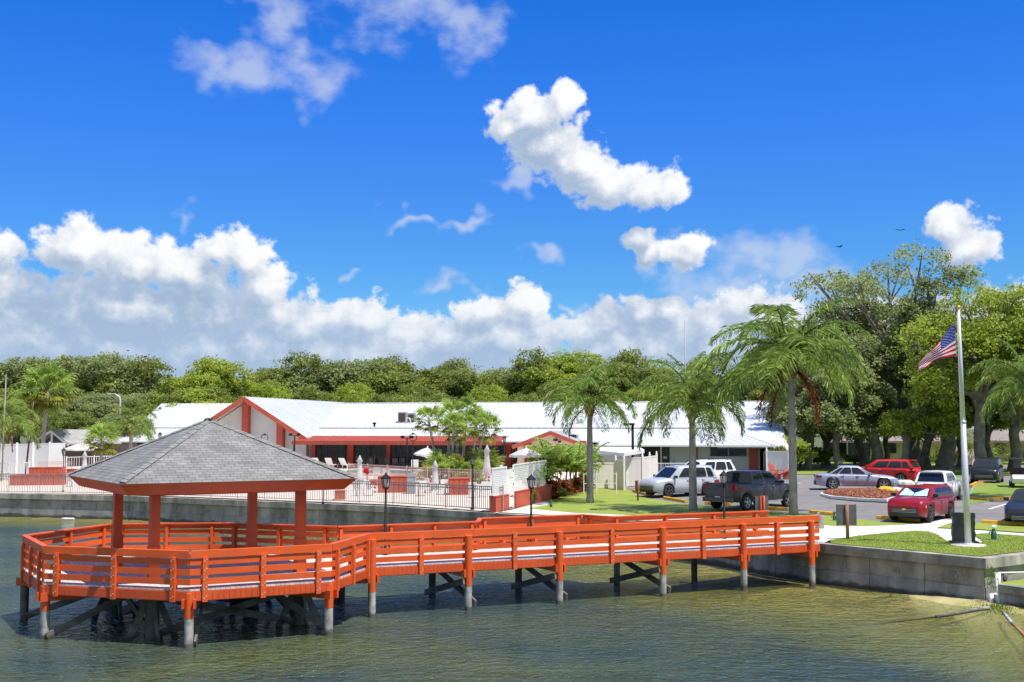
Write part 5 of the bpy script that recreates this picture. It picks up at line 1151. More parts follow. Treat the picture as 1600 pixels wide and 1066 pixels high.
# background oak belt
VAR = [oak_parts(s, 6.6, 4.6, 7.6, 20, 62, 20, .27, m, nm=str(s)) for s, m in ((1, 'oak_leaf'), (2, 'dark_oak_leaf'), (3, 'oak_leaf'), (4, 'bright_oak_leaf'))]
BASEH = 12.6                                  # top height of a variant at scale 1
rows = [  # px, top y, distance, variant
 (-60, 560, 168, 0), (28, 549, 172, 1), (105, 546, 174, 0), (178, 545, 170, 1), (238, 562, 168, 2), (318, 566, 158, 3), (412, 570, 175, 0), (468, 556, 172, 2), (522, 551, 170, 1), (578, 560, 172, 2),
 (640, 553, 175, 0), (700, 562, 172, 2), (752, 568, 176, 1), (800, 576, 178, 2), (848, 541, 172, 0), (905, 556, 168, 3), (962, 548, 170, 2), (1010, 572, 172, 0), (1075, 590, 176, 1), (1140, 560, 170, 2),
 (10, 596, 146, 0), (88, 600, 150, 2), (165, 606, 146, 1), (232, 603, 148, 0), (296, 612, 147, 3), (362, 606, 150, 2), (430, 602, 158, 3), (500, 600, 158, 0), (560, 604, 158, 3), (622, 602, 158, 2), (690, 604, 160, 0), (770, 606, 160, 3), (850, 600, 158, 2), (925, 604, 158, 0), (1000, 610, 158, 3), (1090, 612, 158, 0), (1170, 596, 150, 2), (1225, 560, 146, 1), (-40, 640, 128, 2), (60, 640, 132, 0), (140, 645, 134, 2), (200, 642, 136, 1), (255, 640, 150, 0)]
OAK_LABELS = ['mid green oak cut by the left picture edge, tall back row',
 'dull dark oak above the cabbage palm, tall back row',
 "mid green oak rising over the tall white fence's right end",
 'dull dark oak whose top stands over the curved street light',
 'mid green oak right of the street light, sinking into the sky gap',
 'bright rounded oak directly above the left wing roof',
 'mid green oak just right of the sky gap over the gable apex',
 'mid green oak above the right slope of the white gable',
 'dull dark oak above where gable roof meets main roof',
 'mid green oak over the left part of the long white roof',
 'mid green oak behind the roof air conditioners, skyline row',
 'mid green oak on the skyline over the left fan palms',
 'dull dark oak on the skyline over the tallest fan palm',
 'low topped oak in the skyline dip right of the fan palms',
 'tallest skyline oak left of the first lawn palm crown',
 'bright skyline oak touching the first lawn palm crown',
 'mid green skyline oak just right of the first lawn palm crown',
 'mid green skyline oak between the first and second palm crowns',
 'dull dark oak behind the thin roof mast',
 'mid green oak between second and third lawn palms',
 'mid green oak behind the leaning grey palm trunk',
 'mid green oak between cabbage palm and grey gable roof',
 'dull dark oak right behind the street light pole',
 'mid green oak behind the small feathery palm at left',
 'bright oak foliage touching the left end of the left wing roof',
 'mid green oak touching the left wing roof beside the gable apex',
 'bright foliage along the gable roof ridge',
 'mid green foliage above the seam of gable and main roof',
 'bright foliage along the main ridge left of the air conditioners',
 'mid green foliage along the ridge above the air conditioners',
 'mid green foliage along the ridge behind the fan palm clump',
 'bright foliage along the ridge right of the fan palm clump',
 'mid green foliage along the ridge above the entry gable',
 'mid green foliage along the ridge behind the first lawn palm',
 'bright foliage along the ridge left of the second lawn palm',
 'mid green foliage along the ridge behind the second palm and mast',
 'mid green oak over the right end of the long ridge',
 'dull dark oak behind the third lawn palm crown, beyond the clubhouse',
 'low spreading oak at the left edge behind the tall white fence',
 'low spreading oak behind the cabbage palm trunk',
 'low spreading oak right behind the grey gable roof',
 'low dark oak left of the left wing roof behind the feathery palm',
 'low spreading oak behind the left wing roof edge']
for k, (px, ty, Y_, v) in enumerate(rows):
    b = onland(px, Y_); h = at(px, ty, Y_).z - b.z; s = h / BASEH; rk = random.Random(k)
    ws = s * rk.uniform(.98, 1.14) if Y_ > 150 else s * rk.uniform(1.15, 1.4)
    plant_tree('oak_tree', OAK_LABELS[k], 'tree', VAR[v], b, rk.uniform(0, 6.3), (ws, ws, s), 'oaks behind the clubhouse')
# the big oaks right of the parking lot
def big(seed, px, Y_, top, wpx, zlow, m, lab, bark='bark', lobes=24, clumps=72, leaves=14, size=.245, tr=.5, lean=0., cx=None):
    b = onland(px, Y_); h = at(px, top, Y_).z - b.z; Rx = wpx / 2 / F * Y_ / 1.10; low = at(px, zlow, Y_).z - b.z
    Rz = (h - low) / 2 / 1.05; zc = (h + low) / 2
    parts = oak_parts(seed, Rx, Rz, zc, lobes, clumps, leaves, size, m, bark, tr, base_low=-1.2, lean=lean if cx is None else (cx - px) / F * Y_, nm='_big%d' % seed)
    return plant_tree('oak_tree', lab, 'tree', parts, b, 0, 1, 'big oaks by the parking lot')
big(21, 1428, 112, 386, 270, 672, 'dark_oak_leaf', 'tallest dark oak with thick trunk behind the flag', lobes=34, clumps=74, tr=.75, cx=1392)
big(22, 1350, 118, 425, 200, 690, 'dark_oak_leaf', 'dark oak right of the third palm crown with leaning trunk', 'pale_bark', lobes=24, lean=-2, tr=.5, cx=1320)
big(23, 1475, 106, 410, 170, 680, 'dark_oak_leaf', 'dark oak with straight thick trunk right of the double trunks', lobes=22, tr=.7, cx=1490)
big(24, 1535, 98, 436, 250, 680, 'bright_oak_leaf', 'large yellow green oak behind the flagpole top', lobes=34, clumps=80, tr=.5, size=.22, cx=1540)
big(25, 1408, 101, 600, 140, 700, 'bright_oak_leaf', 'low bright green oak branches over the scarlet car', lobes=14, clumps=70, tr=.33, size=.21, cx=1440)
big(26, 1310, 106, 560, 160, 712, 'dark_oak_leaf', 'shady dark oak right of the third palm trunk', 'bark', lobes=18, tr=.34, cx=1305)
big(27, 1262, 108, 545, 130, 715, 'dark_oak_leaf', 'slim dark oak directly behind the third palm trunk', lobes=16, tr=.3, cx=1258)
big(28, 1585, 104, 470, 190, 712, 'oak_leaf', 'mid green oak at the right edge behind the palm fronds', lobes=22, tr=.5, cx=1600)
big(29, 1370, 110, 565, 110, 690, 'oak_leaf', 'oak with pale leaning trunk behind the lilac silver sedan', 'pale_bark', lobes=14, tr=.55, cx=1345)
big(30, 1446, 108, 600, 110, 700, 'oak_leaf', 'oak with twin trunk beside the thickest trunk', lobes=12, tr=.42, cx=1470)
big(31, 1238, 140, 500, 150, 690, 'oak_leaf', 'far oak beyond the right end of the clubhouse', lobes=18, tr=.4)
for k, (px, ty) in enumerate(((1265, 560), (1300, 575), (1360, 570), (1400, 585), (1480, 570), (1530, 580), (1600, 560), (1640, 570))):
    b = onland(px, 176 + 5 * (k % 3)); h = at(px, ty, b.y).z - b.z; s = h / BASEH; plant_tree('oak_tree', 'far belt oak glimpsed ' + ('beyond the clubhouse corner', 'behind the slim oaks left of the sedan', 'behind the lilac silver sedan', 'behind the scarlet car', 'behind the maroon crossover', 'behind the flagpole', 'behind the black crossover', 'beyond the right picture edge')[k], 'tree', VAR[k % 4], b, k * 1.7, (s * 1.2, s * 1.2, s), 'oak belt behind the houses')
for k, (px, ty, Y_, v) in enumerate(((1330, 590, 158, 1), (1440, 580, 165, 2), (1560, 585, 160, 0), (1660, 540, 150, 1), (1700, 600, 120, 2))):
    b = onland(px, Y_); h = at(px, ty, Y_).z - b.z; s = h / BASEH; plant_tree('oak_tree', ('dark oak far behind the beige house', 'mid green oak far behind the house and thick trunks', 'mid green oak behind the shaded house', 'dark oak beyond the right edge house', 'near oak mostly out of view at right')[k], 'tree', VAR[v], b, k * 1.3, (s * 1.3, s * 1.3, s), 'oaks behind the house')
# shrubs
def shrub(px, Y_, h, w, m, lab, seed, name='shrub', size=.16):
    b = onland(px, Y_); parts = oak_parts(seed, w / 2, h * .55, h * .5, 9, 26, 10, size, m, tr=.06, base_low=-1., nm='_s%d' % seed); return plant_tree(name, lab, 'shrub', parts, b)
shrub(1490, 118, 2.6, 4.2, 'bright_oak_leaf', 'light green shrub by the tan garden wall', 41); shrub(1243, 104, 3.2, 3.4, 'bright_oak_leaf', 'bright shrub right of the clubhouse end behind the beige fence', 42)
shrub(1222, 98, 2.2, 2.2, 'oak_leaf', 'dark green shrub over the beige fence', 43); shrub(1462, 126, 1.3, 2.4, 'oak_leaf', 'low hedge bush in front of the beige house', 44); shrub(1550, 122, 1.2, 9., 'oak_leaf', 'long low hedge before the shaded house', 45)
shrub(1335, 122, 1.2, 2.6, 'oak_leaf', 'bush before the screened porch', 46); shrub(20, 118, 1.6, 2.6, 'bright_oak_leaf', 'yellow green bush behind the tall white fence', 47, size=.2); shrub(825, 66.5, .95, .8, 'yellow_palm_leaf', 'small yellow green shrub at the red low wall beside the path', 48, size=.10)
shrub(1284, 112, 2.2, 1.6, 'oak_leaf', 'bush between the slim oaks behind the sedan', 49); shrub(122, 128, 3.4, 4, 'yellow_palm_leaf', 'yellow green bush with orange leaves above the grey gable', 50, size=.3); shrub(110, 127, 3.2, 2.2, 'red_leaf', 'orange red bush above the grey gable roof', 51, size=.3)
shrub(1250, 112, 2.2, 2., 'red_leaf', 'red flowering bush near the clubhouse end', 52)
# ---------------------------------------------------------------- palms
def frond_mesh(seed, L_, e0, droop, n=78, ll=.72, m='palm_leaf', hang=.5, width=.026, bias=.45, curl=0.):
    """pinnate frond in the XZ plane growing from the origin along +X"""
    r = np.random.default_rng(seed); S = np.linspace(0, 1, 25); e = e0 - droop * S ** 1.25; dx = np.cos(e); dz = np.sin(e)
    X = np.concatenate([[0], np.cumsum((dx[1:] + dx[:-1]) / 2)]) * L_ / 24; Z = np.concatenate([[0], np.cumsum((dz[1:] + dz[:-1]) / 2)]) * L_ / 24; Yc = curl * S ** 2 * L_
    s = np.repeat(np.linspace(.10, 1., n), 2) + r.normal(0, .006, n * 2); s = np.clip(s, 0, 1); side = np.tile([1, -1], n)
    px, pz, ey, py = np.interp(s, S, X), np.interp(s, S, Z), np.interp(s, S, e), np.interp(s, S, Yc)
    f = np.stack([np.cos(ey), 0 * ey, np.sin(ey)], 1); sd = np.stack([0 * s, side, 0 * s], 1); up = np.stack([-np.sin(ey), 0 * ey, np.cos(ey)], 1)
    prof = ll * np.clip(np.sin(np.pi * (s * .86 + .10)) ** .6, .25, 1) * r.uniform(.85, 1.15, n * 2)
    d1 = unit(sd * 1. + f * r.uniform(.35, .75, (n * 2, 1)) + up * r.normal(.15, .25, (n * 2, 1)) - np.array([0, 0, 1]) * hang * .35)
    d2 = unit(d1 - np.array([0, 0, 1]) * hang * r.uniform(1.1, 2.0, (n * 2, 1)))
    b0 = np.stack([px, py, pz], 1); P1 = b0 + d1 * prof[:, None] * .25; P2 = b0 + d1 * prof[:, None] * .5 + d2 * prof[:, None] * .28
    var = bias + r.normal(0, .24, n * 2)
    wv1 = unit(np.cross(d1, f + r.normal(0, .4, f.shape))) * width; wv2 = unit(np.cross(d2, f + r.normal(0, .4, f.shape))) * width * .8
    me = leaf_mesh('frond', np.concatenate([P1, P2]), np.concatenate([d1 * prof[:, None] * .27, d2 * prof[:, None] * .33]), np.concatenate([wv1, wv2]), np.concatenate([var, var]), m)
    k = MB(); k.tube([(a, c, b) for a, b, c in zip(X[::3], Z[::3], Yc[::3])], list(np.linspace(.045, .012, 9)), 5); 
    bm = bmesh.new(); bm.from_mesh(me); me2 = bpy.data.meshes.new('r'); me2.from_pydata(k.v, [], k.f); bm.from_mesh(me2); bm.to_mesh(me); bm.free(); bpy.data.meshes.remove(me2)
    return me
FR = [frond_mesh(i, 3.3, e, dr, m='palm_leaf', curl=(-.08, .06, .1, -.05, .04, -.1, .08, 0)[i]) for i, (e, dr) in enumerate(((1.25, 1.5), (1.0, 1.9), (.75, 2.0), (.5, 2.0), (.25, 1.9), (.0, 1.6), (-.3, 1.25), (1.4, .8)))]
FRY = [frond_mesh(50 + i, 3.2, e, dr, bias=.75, hang=.7) for i, (e, dr) in enumerate(((.45, 1.9), (.1, 1.7)))]
FRD = [frond_mesh(70 + i, 2.6, e, dr, n=34, ll=.42, m='red_leaf', bias=.4) for i, (e, dr) in enumerate(((-.5, 1.1), (-.8, .8)))]
def palm(px, basepx, top, label, sc, seed, nf=24, tr=.17, group='tall feathery palms on the lawn', dead=0, az0=0., lean=(0, 0), name='palm_tree', base=None, low=True):
    b = base or gl(px, basepx); h = at(px, top, b.y).z - b.z; r = random.Random(seed)
    t = thing(name, label, 'palm', b, group, inplace=False)
    tip = Vector((lean[0], lean[1], h)); k = MB(); n = 26
    pts = [Vector((lean[0] * (i / n) ** 1.6, lean[1] * (i / n) ** 1.6, h * i / n)) for i in range(n + 1)]; pts[0].z = -.2
    rad = [tr * (1.28 if i == 0 else 1.12 if i == 1 else 1. + .06 * math.sin(i / n * 5)) * (1 - .22 * i / n) * (1.03 if i % 2 else .985) for i in range(n + 1)]
    k.tube(pts, rad, 12); me = k.build('trunk', 'palm_bark', t, fix=False)
    k = MB(); k.tube([tip - Vector((0, 0, .75)), tip - Vector((0, 0, .5)), tip, tip + Vector((0, 0, .5)), tip + Vector((0, 0, 1.0))], [tr * .9, tr * 1.45, tr * 1.25, tr * .75, .03], 10)
    for i in range(16):
        a = r.uniform(0, 6.28); z = r.uniform(-.55, .4); p = tip + Vector((math.cos(a) * tr, math.sin(a) * tr, z)); k.tube([p, p + Vector((math.cos(a) * .18, math.sin(a) * .18, .3))], [.05, .03], 4)
    k.build('crown_shaft', 'palm_fibre', t, fix=False)
    for i in range(nf):
        a = az0 + i * 2.39996 + r.uniform(-.25, .25); f = i / nf; vi = min(6, int(f * 6.4)) if i > 1 else 7
        if math.sin(a) < -.35 and vi > 4: vi = 3
        me = FR[vi] if r.random() > .16 or vi < 3 else FRY[i % 2]
        o = bpy.data.objects.new('frond', me); COL.objects.link(o); o.parent = t; o.location = tip + Vector((0, 0, .55 - .5 * f)); o.rotation_euler = (r.uniform(-.25, .25), 0, a); s = sc * r.uniform(.85, 1.1) * (.74 if i < 2 else 1.); o.scale = (s, s, s)
    for i in range(dead):
        a = r.uniform(0, 6.28); o = bpy.data.objects.new('dead_frond', FRD[i % 2]); COL.objects.link(o); o.parent = t; o.location = tip + Vector((0, 0, -.1)); o.rotation_euler = (0, 0, (3.4, .1, 5.2, 2.2)[i % 4]); o.scale = (sc * .9,) * 3; o['label'] = 'brown hanging dead frond'
    return t
palm(922, 786, 630, 'shortest of the three lawn palms, standing left of the beige fence', .98, 5, 24, .19, dead=1)
palm(1083, 798, 634, 'middle lawn palm in front of the silver crossover, drooping crown', 1.12, 6, 26, .20, dead=0, az0=.5)
palm(1240, 805, 568, 'tallest lawn palm with brown dead fronds beside the grey pickup nose', 1.45, 7, 30, .20, dead=4, az0=1.1)
palm(1600, 803, 610, 'palm at the right edge reaching into view over the dark blue sedan', 1.1, 8, 24, .19, None, base=onland(1612, 66))
palm(205, 720, 668, 'small feathery palm above the grey gazebo roof slope at left', .95, 9, 14, .2, None, base=onland(204, 110), dead=0)
palm(-8, 760, 655, 'feathery palm at the left edge with arching yellow green fronds', 1.2, 10, 20, .2, None, base=onland(-4, 95), dead=2)
# fan palms
def fan_mesh(seed, rad=.62, stalk=.9, seg=22, m='palm_leaf', bias=.45, droop=.25):
    r = np.random.default_rng(seed); a = np.linspace(-2.2, 2.2, seg) + r.normal(0, .03, seg); d = np.stack([np.cos(a), np.sin(a), -droop * np.abs(np.sin(a / 2)) - .1 + r.normal(0, .06, seg)], 1); d = unit(d)
    ln = rad * r.uniform(.85, 1.1, seg)[:, None]; P = np.array([stalk, 0, 0]) + d * ln * .5; w = unit(np.cross(d, np.array([0, 0, 1.]))) * .055
    P2 = np.array([stalk, 0, 0]) + d * ln * .95 - np.array([0, 0, .09]); d2 = unit(d - np.array([0, 0, .8]))
    me = leaf_mesh('fan', np.concatenate([P, P2]), np.concatenate([d * ln * .5, d2 * ln * .25]), np.concatenate([w, w * .5]), bias + np.concatenate([r.normal(0, .1, seg)] * 2), m)
    k = MB(); k.tube([(0, 0, 0), (stalk * .5, 0, .04), (stalk, 0, 0)], .016, 4)
    bm = bmesh.new(); bm.from_mesh(me); me2 = bpy.data.meshes.new('r'); me2.from_pydata(k.v, [], k.f); bm.from_mesh(me2); bm.to_mesh(me); bm.free(); bpy.data.meshes.remove(me2); return me
FAN = [fan_mesh(i, bias=.75) for i in range(3)]; FANY = [fan_mesh(9, m='yellow_palm_leaf', bias=.6, droop=.6), fan_mesh(10, m='yellow_palm_leaf', bias=.3, droop=.6)]
def fan_palm(px, Y_, top, label, seed, sc=1., nf=26, tr=.11, lean=0., group='fan palms by the pool', yellow=.2, base=None, fans=None):
    b = base or onland(px, Y_); h = at(px, top, Y_).z - b.z; r = random.Random(seed); t = thing('fan_palm', label, 'palm', b, group, inplace=False); tip = Vector((lean, 0, h))
    k = MB(); k.tube([(0, 0, -.2), (lean * .2, 0, h * .35), (lean * .6, 0, h * .7), tip], [tr * 1.2, tr, tr * .95, tr * 1.1], 8); k.build('trunk', 'palm_bark', t, fix=False)
    for i in range(nf):
        f = i / nf; el = 1.35 - 2.1 * f + r.uniform(-.15, .15); a = i * 2.4 + r.uniform(-.3, .3)
        me = (FANY if (f > .6 and r.random() < yellow * 2) else FAN)[i % 2]; o = bpy.data.objects.new('frond', me); COL.objects.link(o); o.parent = t; o.location = tip
        o.rotation_euler = Matrix.Rotation(a, 3, 'Z').to_4x4().to_euler(); o.rotation_euler = (Matrix.Rotation(a, 3, 'Z') @ Matrix.Rotation(-el, 3, 'Y')).to_euler(); s = sc * r.uniform(.85, 1.15); o.scale = (s, s, s)
    return t
for k, (px, Y_, top, s, ln, lab) in enumerate(((683, 89, 664, 1.35, -.5, 'fan palm leaning left over the tilted umbrella'), (700, 90, 656, 1.3, .1, 'fan palm with yellow leaves second from the left of the clump'), (706, 86, 672, 1.2, .1, 'shorter fan palm in the front middle of the clump'), (722, 91, 650, 1.35, .3, 'tallest fan palm at the back of the clump'),
      (738, 90, 668, 1.3, .2, 'fan palm right of the tallest one, dark green'), (742, 86, 676, 1.35, .55, 'fan palm leaning right over the dark glass front'), (716, 88, 684, 1.1, -.1, 'low fan palm filling the middle of the clump'))):
    fan_palm(px, Y_, top - 6, lab, 100 + k, s * .70, 20, .10, ln * 1.3, yellow=.6)
for k, (px, Y_, h, lab) in enumerate(((690, 86, 1.5, 'low palm bush left under the fan palms'), (728, 85, 1.4, 'low palm bush right under the fan palms'), (752, 87, 1.6, 'low palm bush below the right fan palm'))):
    b = onland(px, Y_); fan_palm(px, Y_, 0, lab, 130 + k, 1.25, 20, .05, 0, 'low palm bushes by the pool', .5, base=b) if False else None
    t = thing('palm_bush', lab, 'shrub', b, 'low palm bushes by the pool', inplace=False); r = random.Random(k)
    for i in range(24):
        o = bpy.data.objects.new('frond', FAN[i % 3] if i % 4 else FANY[0]); COL.objects.link(o); o.parent = t; o.location = (0, 0, r.uniform(.1, .6)); o.rotation_euler = (Matrix.Rotation(i * 2.4, 3, 'Z') @ Matrix.Rotation(-r.uniform(.2, 1.3), 3, 'Y')).to_euler(); o.scale = (h * .9,) * 3
fan_palm(158, 100, 690, 'small round fan palm right of the open white umbrella at left', 140, 1.1, 30, .12, 0, 'fan palms at left', .6)
fan_palm(66, 116, 612, 'tall cabbage palm with yellow lower leaves above the white fence', 141, 2.0, 34, .2, .3, 'fan palms at left', .5)
fan_palm(40, 118, 640, 'leaning grey palm trunk with dark crown at the left edge', 142, 1.9, 26, .22, .8, 'fan palms at left', .1)
b = onland(40, 99); m_ = MB(); m_.tube([b, b + Vector((.35, 0, 4.6)), b + Vector((.5, 0, 6.3))], [.09, .08, .07], 6); single(m_, 'light_pole', 'bronze_metal', 'slanting dark pole before the tall white fence at left', 'pole', loc=b)
b = onland(3, 93); m_ = MB(); m_.tube([b, b + Vector((0.1, 0, 8.4))], [.07, .05], 6); single(m_, 'light_pole', 'palm_bark', 'thin pale pole at the left picture edge among palm fronds', 'pole', loc=b)
# areca clump on the red low wall
AR = [frond_mesh(200 + i, 1.65, e, dr, n=24, ll=.42, m='palm_leaf', bias=1.0, hang=.25, width=.035) for i, (e, dr) in enumerate(((1.3, 1.1), (1.1, 1.4), (.9, 1.5)))] + [frond_mesh(210, 1.4, .8, 1.7, n=24, ll=.38, m='yellow_palm_leaf', bias=.6, hang=.3, width=.035)]
for k, (px, py, h, lab) in enumerate(((838, 783, 1.15, 'areca palm nearest the gate, thin stems leaning left'), (850, 780, 1.75, 'tall areca palm behind the black lantern post'), (866, 776, 1.95, 'tallest areca palm in the middle of the clump'), (880, 774, 1.8, 'areca palm with yellow fronds right of the middle'), (896, 770, 1.6, 'areca palm beside the first lawn palm trunk'), (912, 767, 1.5, 'areca palm behind the first lawn palm trunk'))):
    b = gl(px, py); t = thing('areca_palm', lab, 'palm', b, 'areca palms along the red low wall', inplace=False); r = random.Random(300 + k)
    m_ = MB(); tops = []
    for i in range(7):
        a = r.uniform(0, 6.28); q = r.uniform(.1, .55); p = Vector((math.cos(a) * q * .5, math.sin(a) * q * .5, 0)); e_ = Vector((math.cos(a) * q * 1.5, math.sin(a) * q, h * r.uniform(.6, 1.35))); m_.tube([p, p.lerp(e_, .5), e_], [.035, .03, .025], 5); tops.append(e_)
    m_.build('stem', 'stem_green', t, fix=False)
    for e_ in tops:
        for i in range(6):
            o = bpy.data.objects.new('frond', AR[3] if r.random() < .22 else AR[i % 3]); COL.objects.link(o); o.parent = t; o.location = e_; o.rotation_euler = (r.uniform(-.2, .2), 0, r.uniform(0, 6.28)); o.scale = (r.uniform(.7, 1.1),) * 3
for k, (px, py, m, h, lab) in enumerate(((862, 780, 'red_leaf', .9, 'red leaved croton bush below the areca palms, left'), (878, 776, 'red_leaf', 1.0, 'red leaved croton bush below the areca palms, middle'), (895, 771, 'red_leaf', 1.1, 'red and green croton by the first palm trunk'), (910, 768, 'yellow_palm_leaf', .9, 'yellow green croton behind the first palm trunk'), (870, 780, 'oak_leaf', .6, 'low green filler plant at the foot of the crotons'))):
    b = gl(px, py); shrub(px, b.y, h, 1.0, m, lab, 60 + k, 'croton_bush', .12)

for k, (px, Y_, top, wpx, low, m, lab) in enumerate(((1292, 116, 600, 120, 712, 'oak_leaf', 'low spreading oak right of the clubhouse end, foliage near the ground'), (1385, 120, 590, 130, 705, 'dark_oak_leaf', 'greyish low oak filling the gap behind the leaning pale trunk'), (1500, 114, 600, 120, 700, 'dark_oak_leaf', 'greyish low oak right of the thickest trunk'), (1545, 108, 560, 110, 712, 'bright_oak_leaf', 'bright low oak behind the black crossover'))):
    big(60 + k, px, Y_, top, wpx, low, m, lab, lobes=16, clumps=60, tr=.3)
# ================================================================ vehicles
def car(name, label, cat, loc, yaw, L_, Wd, H, paint, deck, gh, wheels, wr=.34, zc=.22, side_win=None, group='parked cars', trim='black_plastic', rails=False, pickup=False, alloy='alloy', lamp='headlamp', shade=False, plate_rear=True, emblem=None, cladding=False, rear_glass=True):
    """deck: (x,z) line under the windows from tail to nose; gh: (x tail base, x roof rear, x roof front, x windscreen base, belt z tail, belt z nose)"""
    t = thing(name, label, cat, loc, group, inplace=False); t.rotation_euler.z = yaw
    xr, xf = wheels; hl = L_ / 2; hw = Wd / 2; RA = wr + .065
    def topz(x): return float(np.interp(x, [p[0] for p in deck], [p[1] for p in deck]))
    xs = set(np.linspace(-hl, hl, 23)) | {p[0] for p in deck}
    for c in (xr, xf):
        xs = {x for x in xs if not (c - RA - .03 < x < c + RA + .03)} | {c + RA * math.cos(a) for a in np.linspace(0, math.pi, 11)}
    xs = sorted(xs); m_ = MB(); vs = []; npt = 8
    for x in xs:
        e = abs(x) / hl; w = hw * (1 - .17 * max(0, (e - .70) / .30) ** 2.2); zt = topz(x); zb = zc + .10 * max(0, (e - .85) / .15)
        for c in (xr, xf):
            if abs(x - c) <= RA: zb = max(zb, wr + math.sqrt(max(RA * RA - (x - c) ** 2, 0)))
        zb = min(zb, zt - .18); zm = zb + (zt - zb) * .55
        for y, z in ((0, zb), (w * .90, zb), (w * .985, zb + .03), (w, zm), (w * .985, zt - .12), (w * .93, zt - .03), (w * .80, zt + .01), (0, zt + .035)): vs.append((x, y, z))
    n = len(xs); right = [(x, -y, z) for x, y, z in vs]; fs, ms = [], []
    for i in range(n - 1):
        for j in range(npt - 1):
            a, b, c, d = i * npt + j, (i + 1) * npt + j, (i + 1) * npt + j + 1, i * npt + j + 1
            low = j == 0 or (cladding and j == 1) 
            fs.append((a, d, c, b)); ms.append(1 if low else 0)
    o = len(m_.v); m_.v += vs; 
    for f, k in zip(fs, ms): m_.f.append(f); m_.m.append(k); m_.sm.append(True)
    o = len(m_.v); m_.v += right
    for f, k in zip(fs, ms): m_.f.append(tuple(o + i for i in f[::-1])); m_.m.append(k); m_.sm.append(True)
    for i0 in (0, (n - 1) * npt):
        m_.f.append(tuple(i0 + j for j in range(npt)) + tuple(o + i0 + j for j in range(npt - 1, 0, -1))); m_.m.append(0); m_.sm.append(False)
    # greenhouse
    x0, x1, x2, x3, zb0, zb1 = gh; wb, wt = hw * .90, hw * .73
    def side(s, v):                                        # s 0..1 tail to nose, v 0..1 belt to roof, on the left side
        bx = x0 + (x3 - x0) * s; bz = zb0 + (zb1 - zb0) * s; tx = x1 + (x2 - x1) * s; tz = H - .035 - .05 * abs(s - .45) ** 2 * 4 * .5
        y = wb + (wt - wb) * v; bulge = .03 * math.sin(math.pi * v)
        return Vector((bx + (tx - bx) * v, y + bulge, bz + (tz - bz) * v))
    ns, nv = 10, 5; vs = []
    for i in range(ns + 1):
        for j in range(nv + 1): vs.append(side(i / ns, j / nv))
        p = side(i / ns, 1); vs.append(Vector((p.x, p.y * .8, p.z + .03))); vs.append(Vector((p.x, 0, p.z + .055)))
    q = nv + 3; fs = [(i * q + j, (i + 1) * q + j, (i + 1) * q + j + 1, i * q + j + 1) for i in range(ns) for j in range(q - 1)]
    m_.add(vs, fs, 0, True); m_.add([Vector((p.x, -p.y, p.z)) for p in vs], [f[::-1] for f in fs], 0, True)
    for i in (0, ns):
        A = [vs[i * q + j] for j in range(q)]; m_.poly(A + [Vector((p.x, -p.y, p.z)) for p in A[-2::-1]], 0)
    if pickup:                                             # flat black sheet over the load bed
        m_.box((( -hl + x0) / 2 + .02, 0, zb0 + .03), (x0 + hl - .16, Wd * .76, .03), mi=1)
    m_.build('body', [paint, trim], t, fix=True)
    wins = side_win or [(.06, .20), (.23, .52), (.55, .86)]
    for sg in (1, -1):
        for a, b in wins:
            k = MB(); nu, nq = 8, 6; vs_ = []
            for i in range(nu + 1):
                for j in range(nq + 1):
                    u_, v_ = i / nu, j / nq; c_ = .10 + .79 * v_; inset_ = .06 * (b - a) * (abs(2 * v_ - 1) ** 5)
                    p = side(a + inset_ + (b - a - 2 * inset_) * u_, c_); vs_.append((p.x, sg * (p.y + .010), p.z))
            k.add(vs_, [(i * (nq + 1) + j, (i + 1) * (nq + 1) + j, (i + 1) * (nq + 1) + j + 1, i * (nq + 1) + j + 1) for i in range(nu) for j in range(nq)], 0, True); k.build('window', 'car_glass', t)
    def endglass(i, s, v0, v1, nm, mm='car_glass', inset=.86):
        k = MB(); p0, p1 = side(s, v0), side(s, v1); off = .012 if s > .5 else -.012
        k.poly([(p0.x + off, -p0.y * inset, p0.z + .01), (p0.x + off, p0.y * inset, p0.z + .01), (p1.x + off, p1.y * inset, p1.z + .01), (p1.x + off, -p1.y * inset, p1.z + .01)]); return k.build(nm, mm, t)
    w_ = endglass(ns, 1., .05, .93, 'windscreen')
    if shade:
        k = MB(); p0, p1 = side(1, .12), side(1, .86)
        for sg in (-1, 1): k.poly([(p0.x + .055, sg * .02, p0.z + .02), (p0.x + .035, sg * p0.y * .80, p0.z + .02), (p1.x + .035, sg * p1.y * .78, p1.z + .01), (p1.x + .045, sg * .02, p1.z - .05)])
        k.build('sun_shade', 'sunshade', t)
    if rear_glass: endglass(0, 0., .10, .90, 'rear_window')
    k = MB(); p1 = side(0, 1.0); k.box((p1.x - .06, 0, p1.z + .03), (.22, wt * 1.7, .04)); 
    if not pickup and rear_glass and H > 1.52: k.build('spoiler', paint, t)
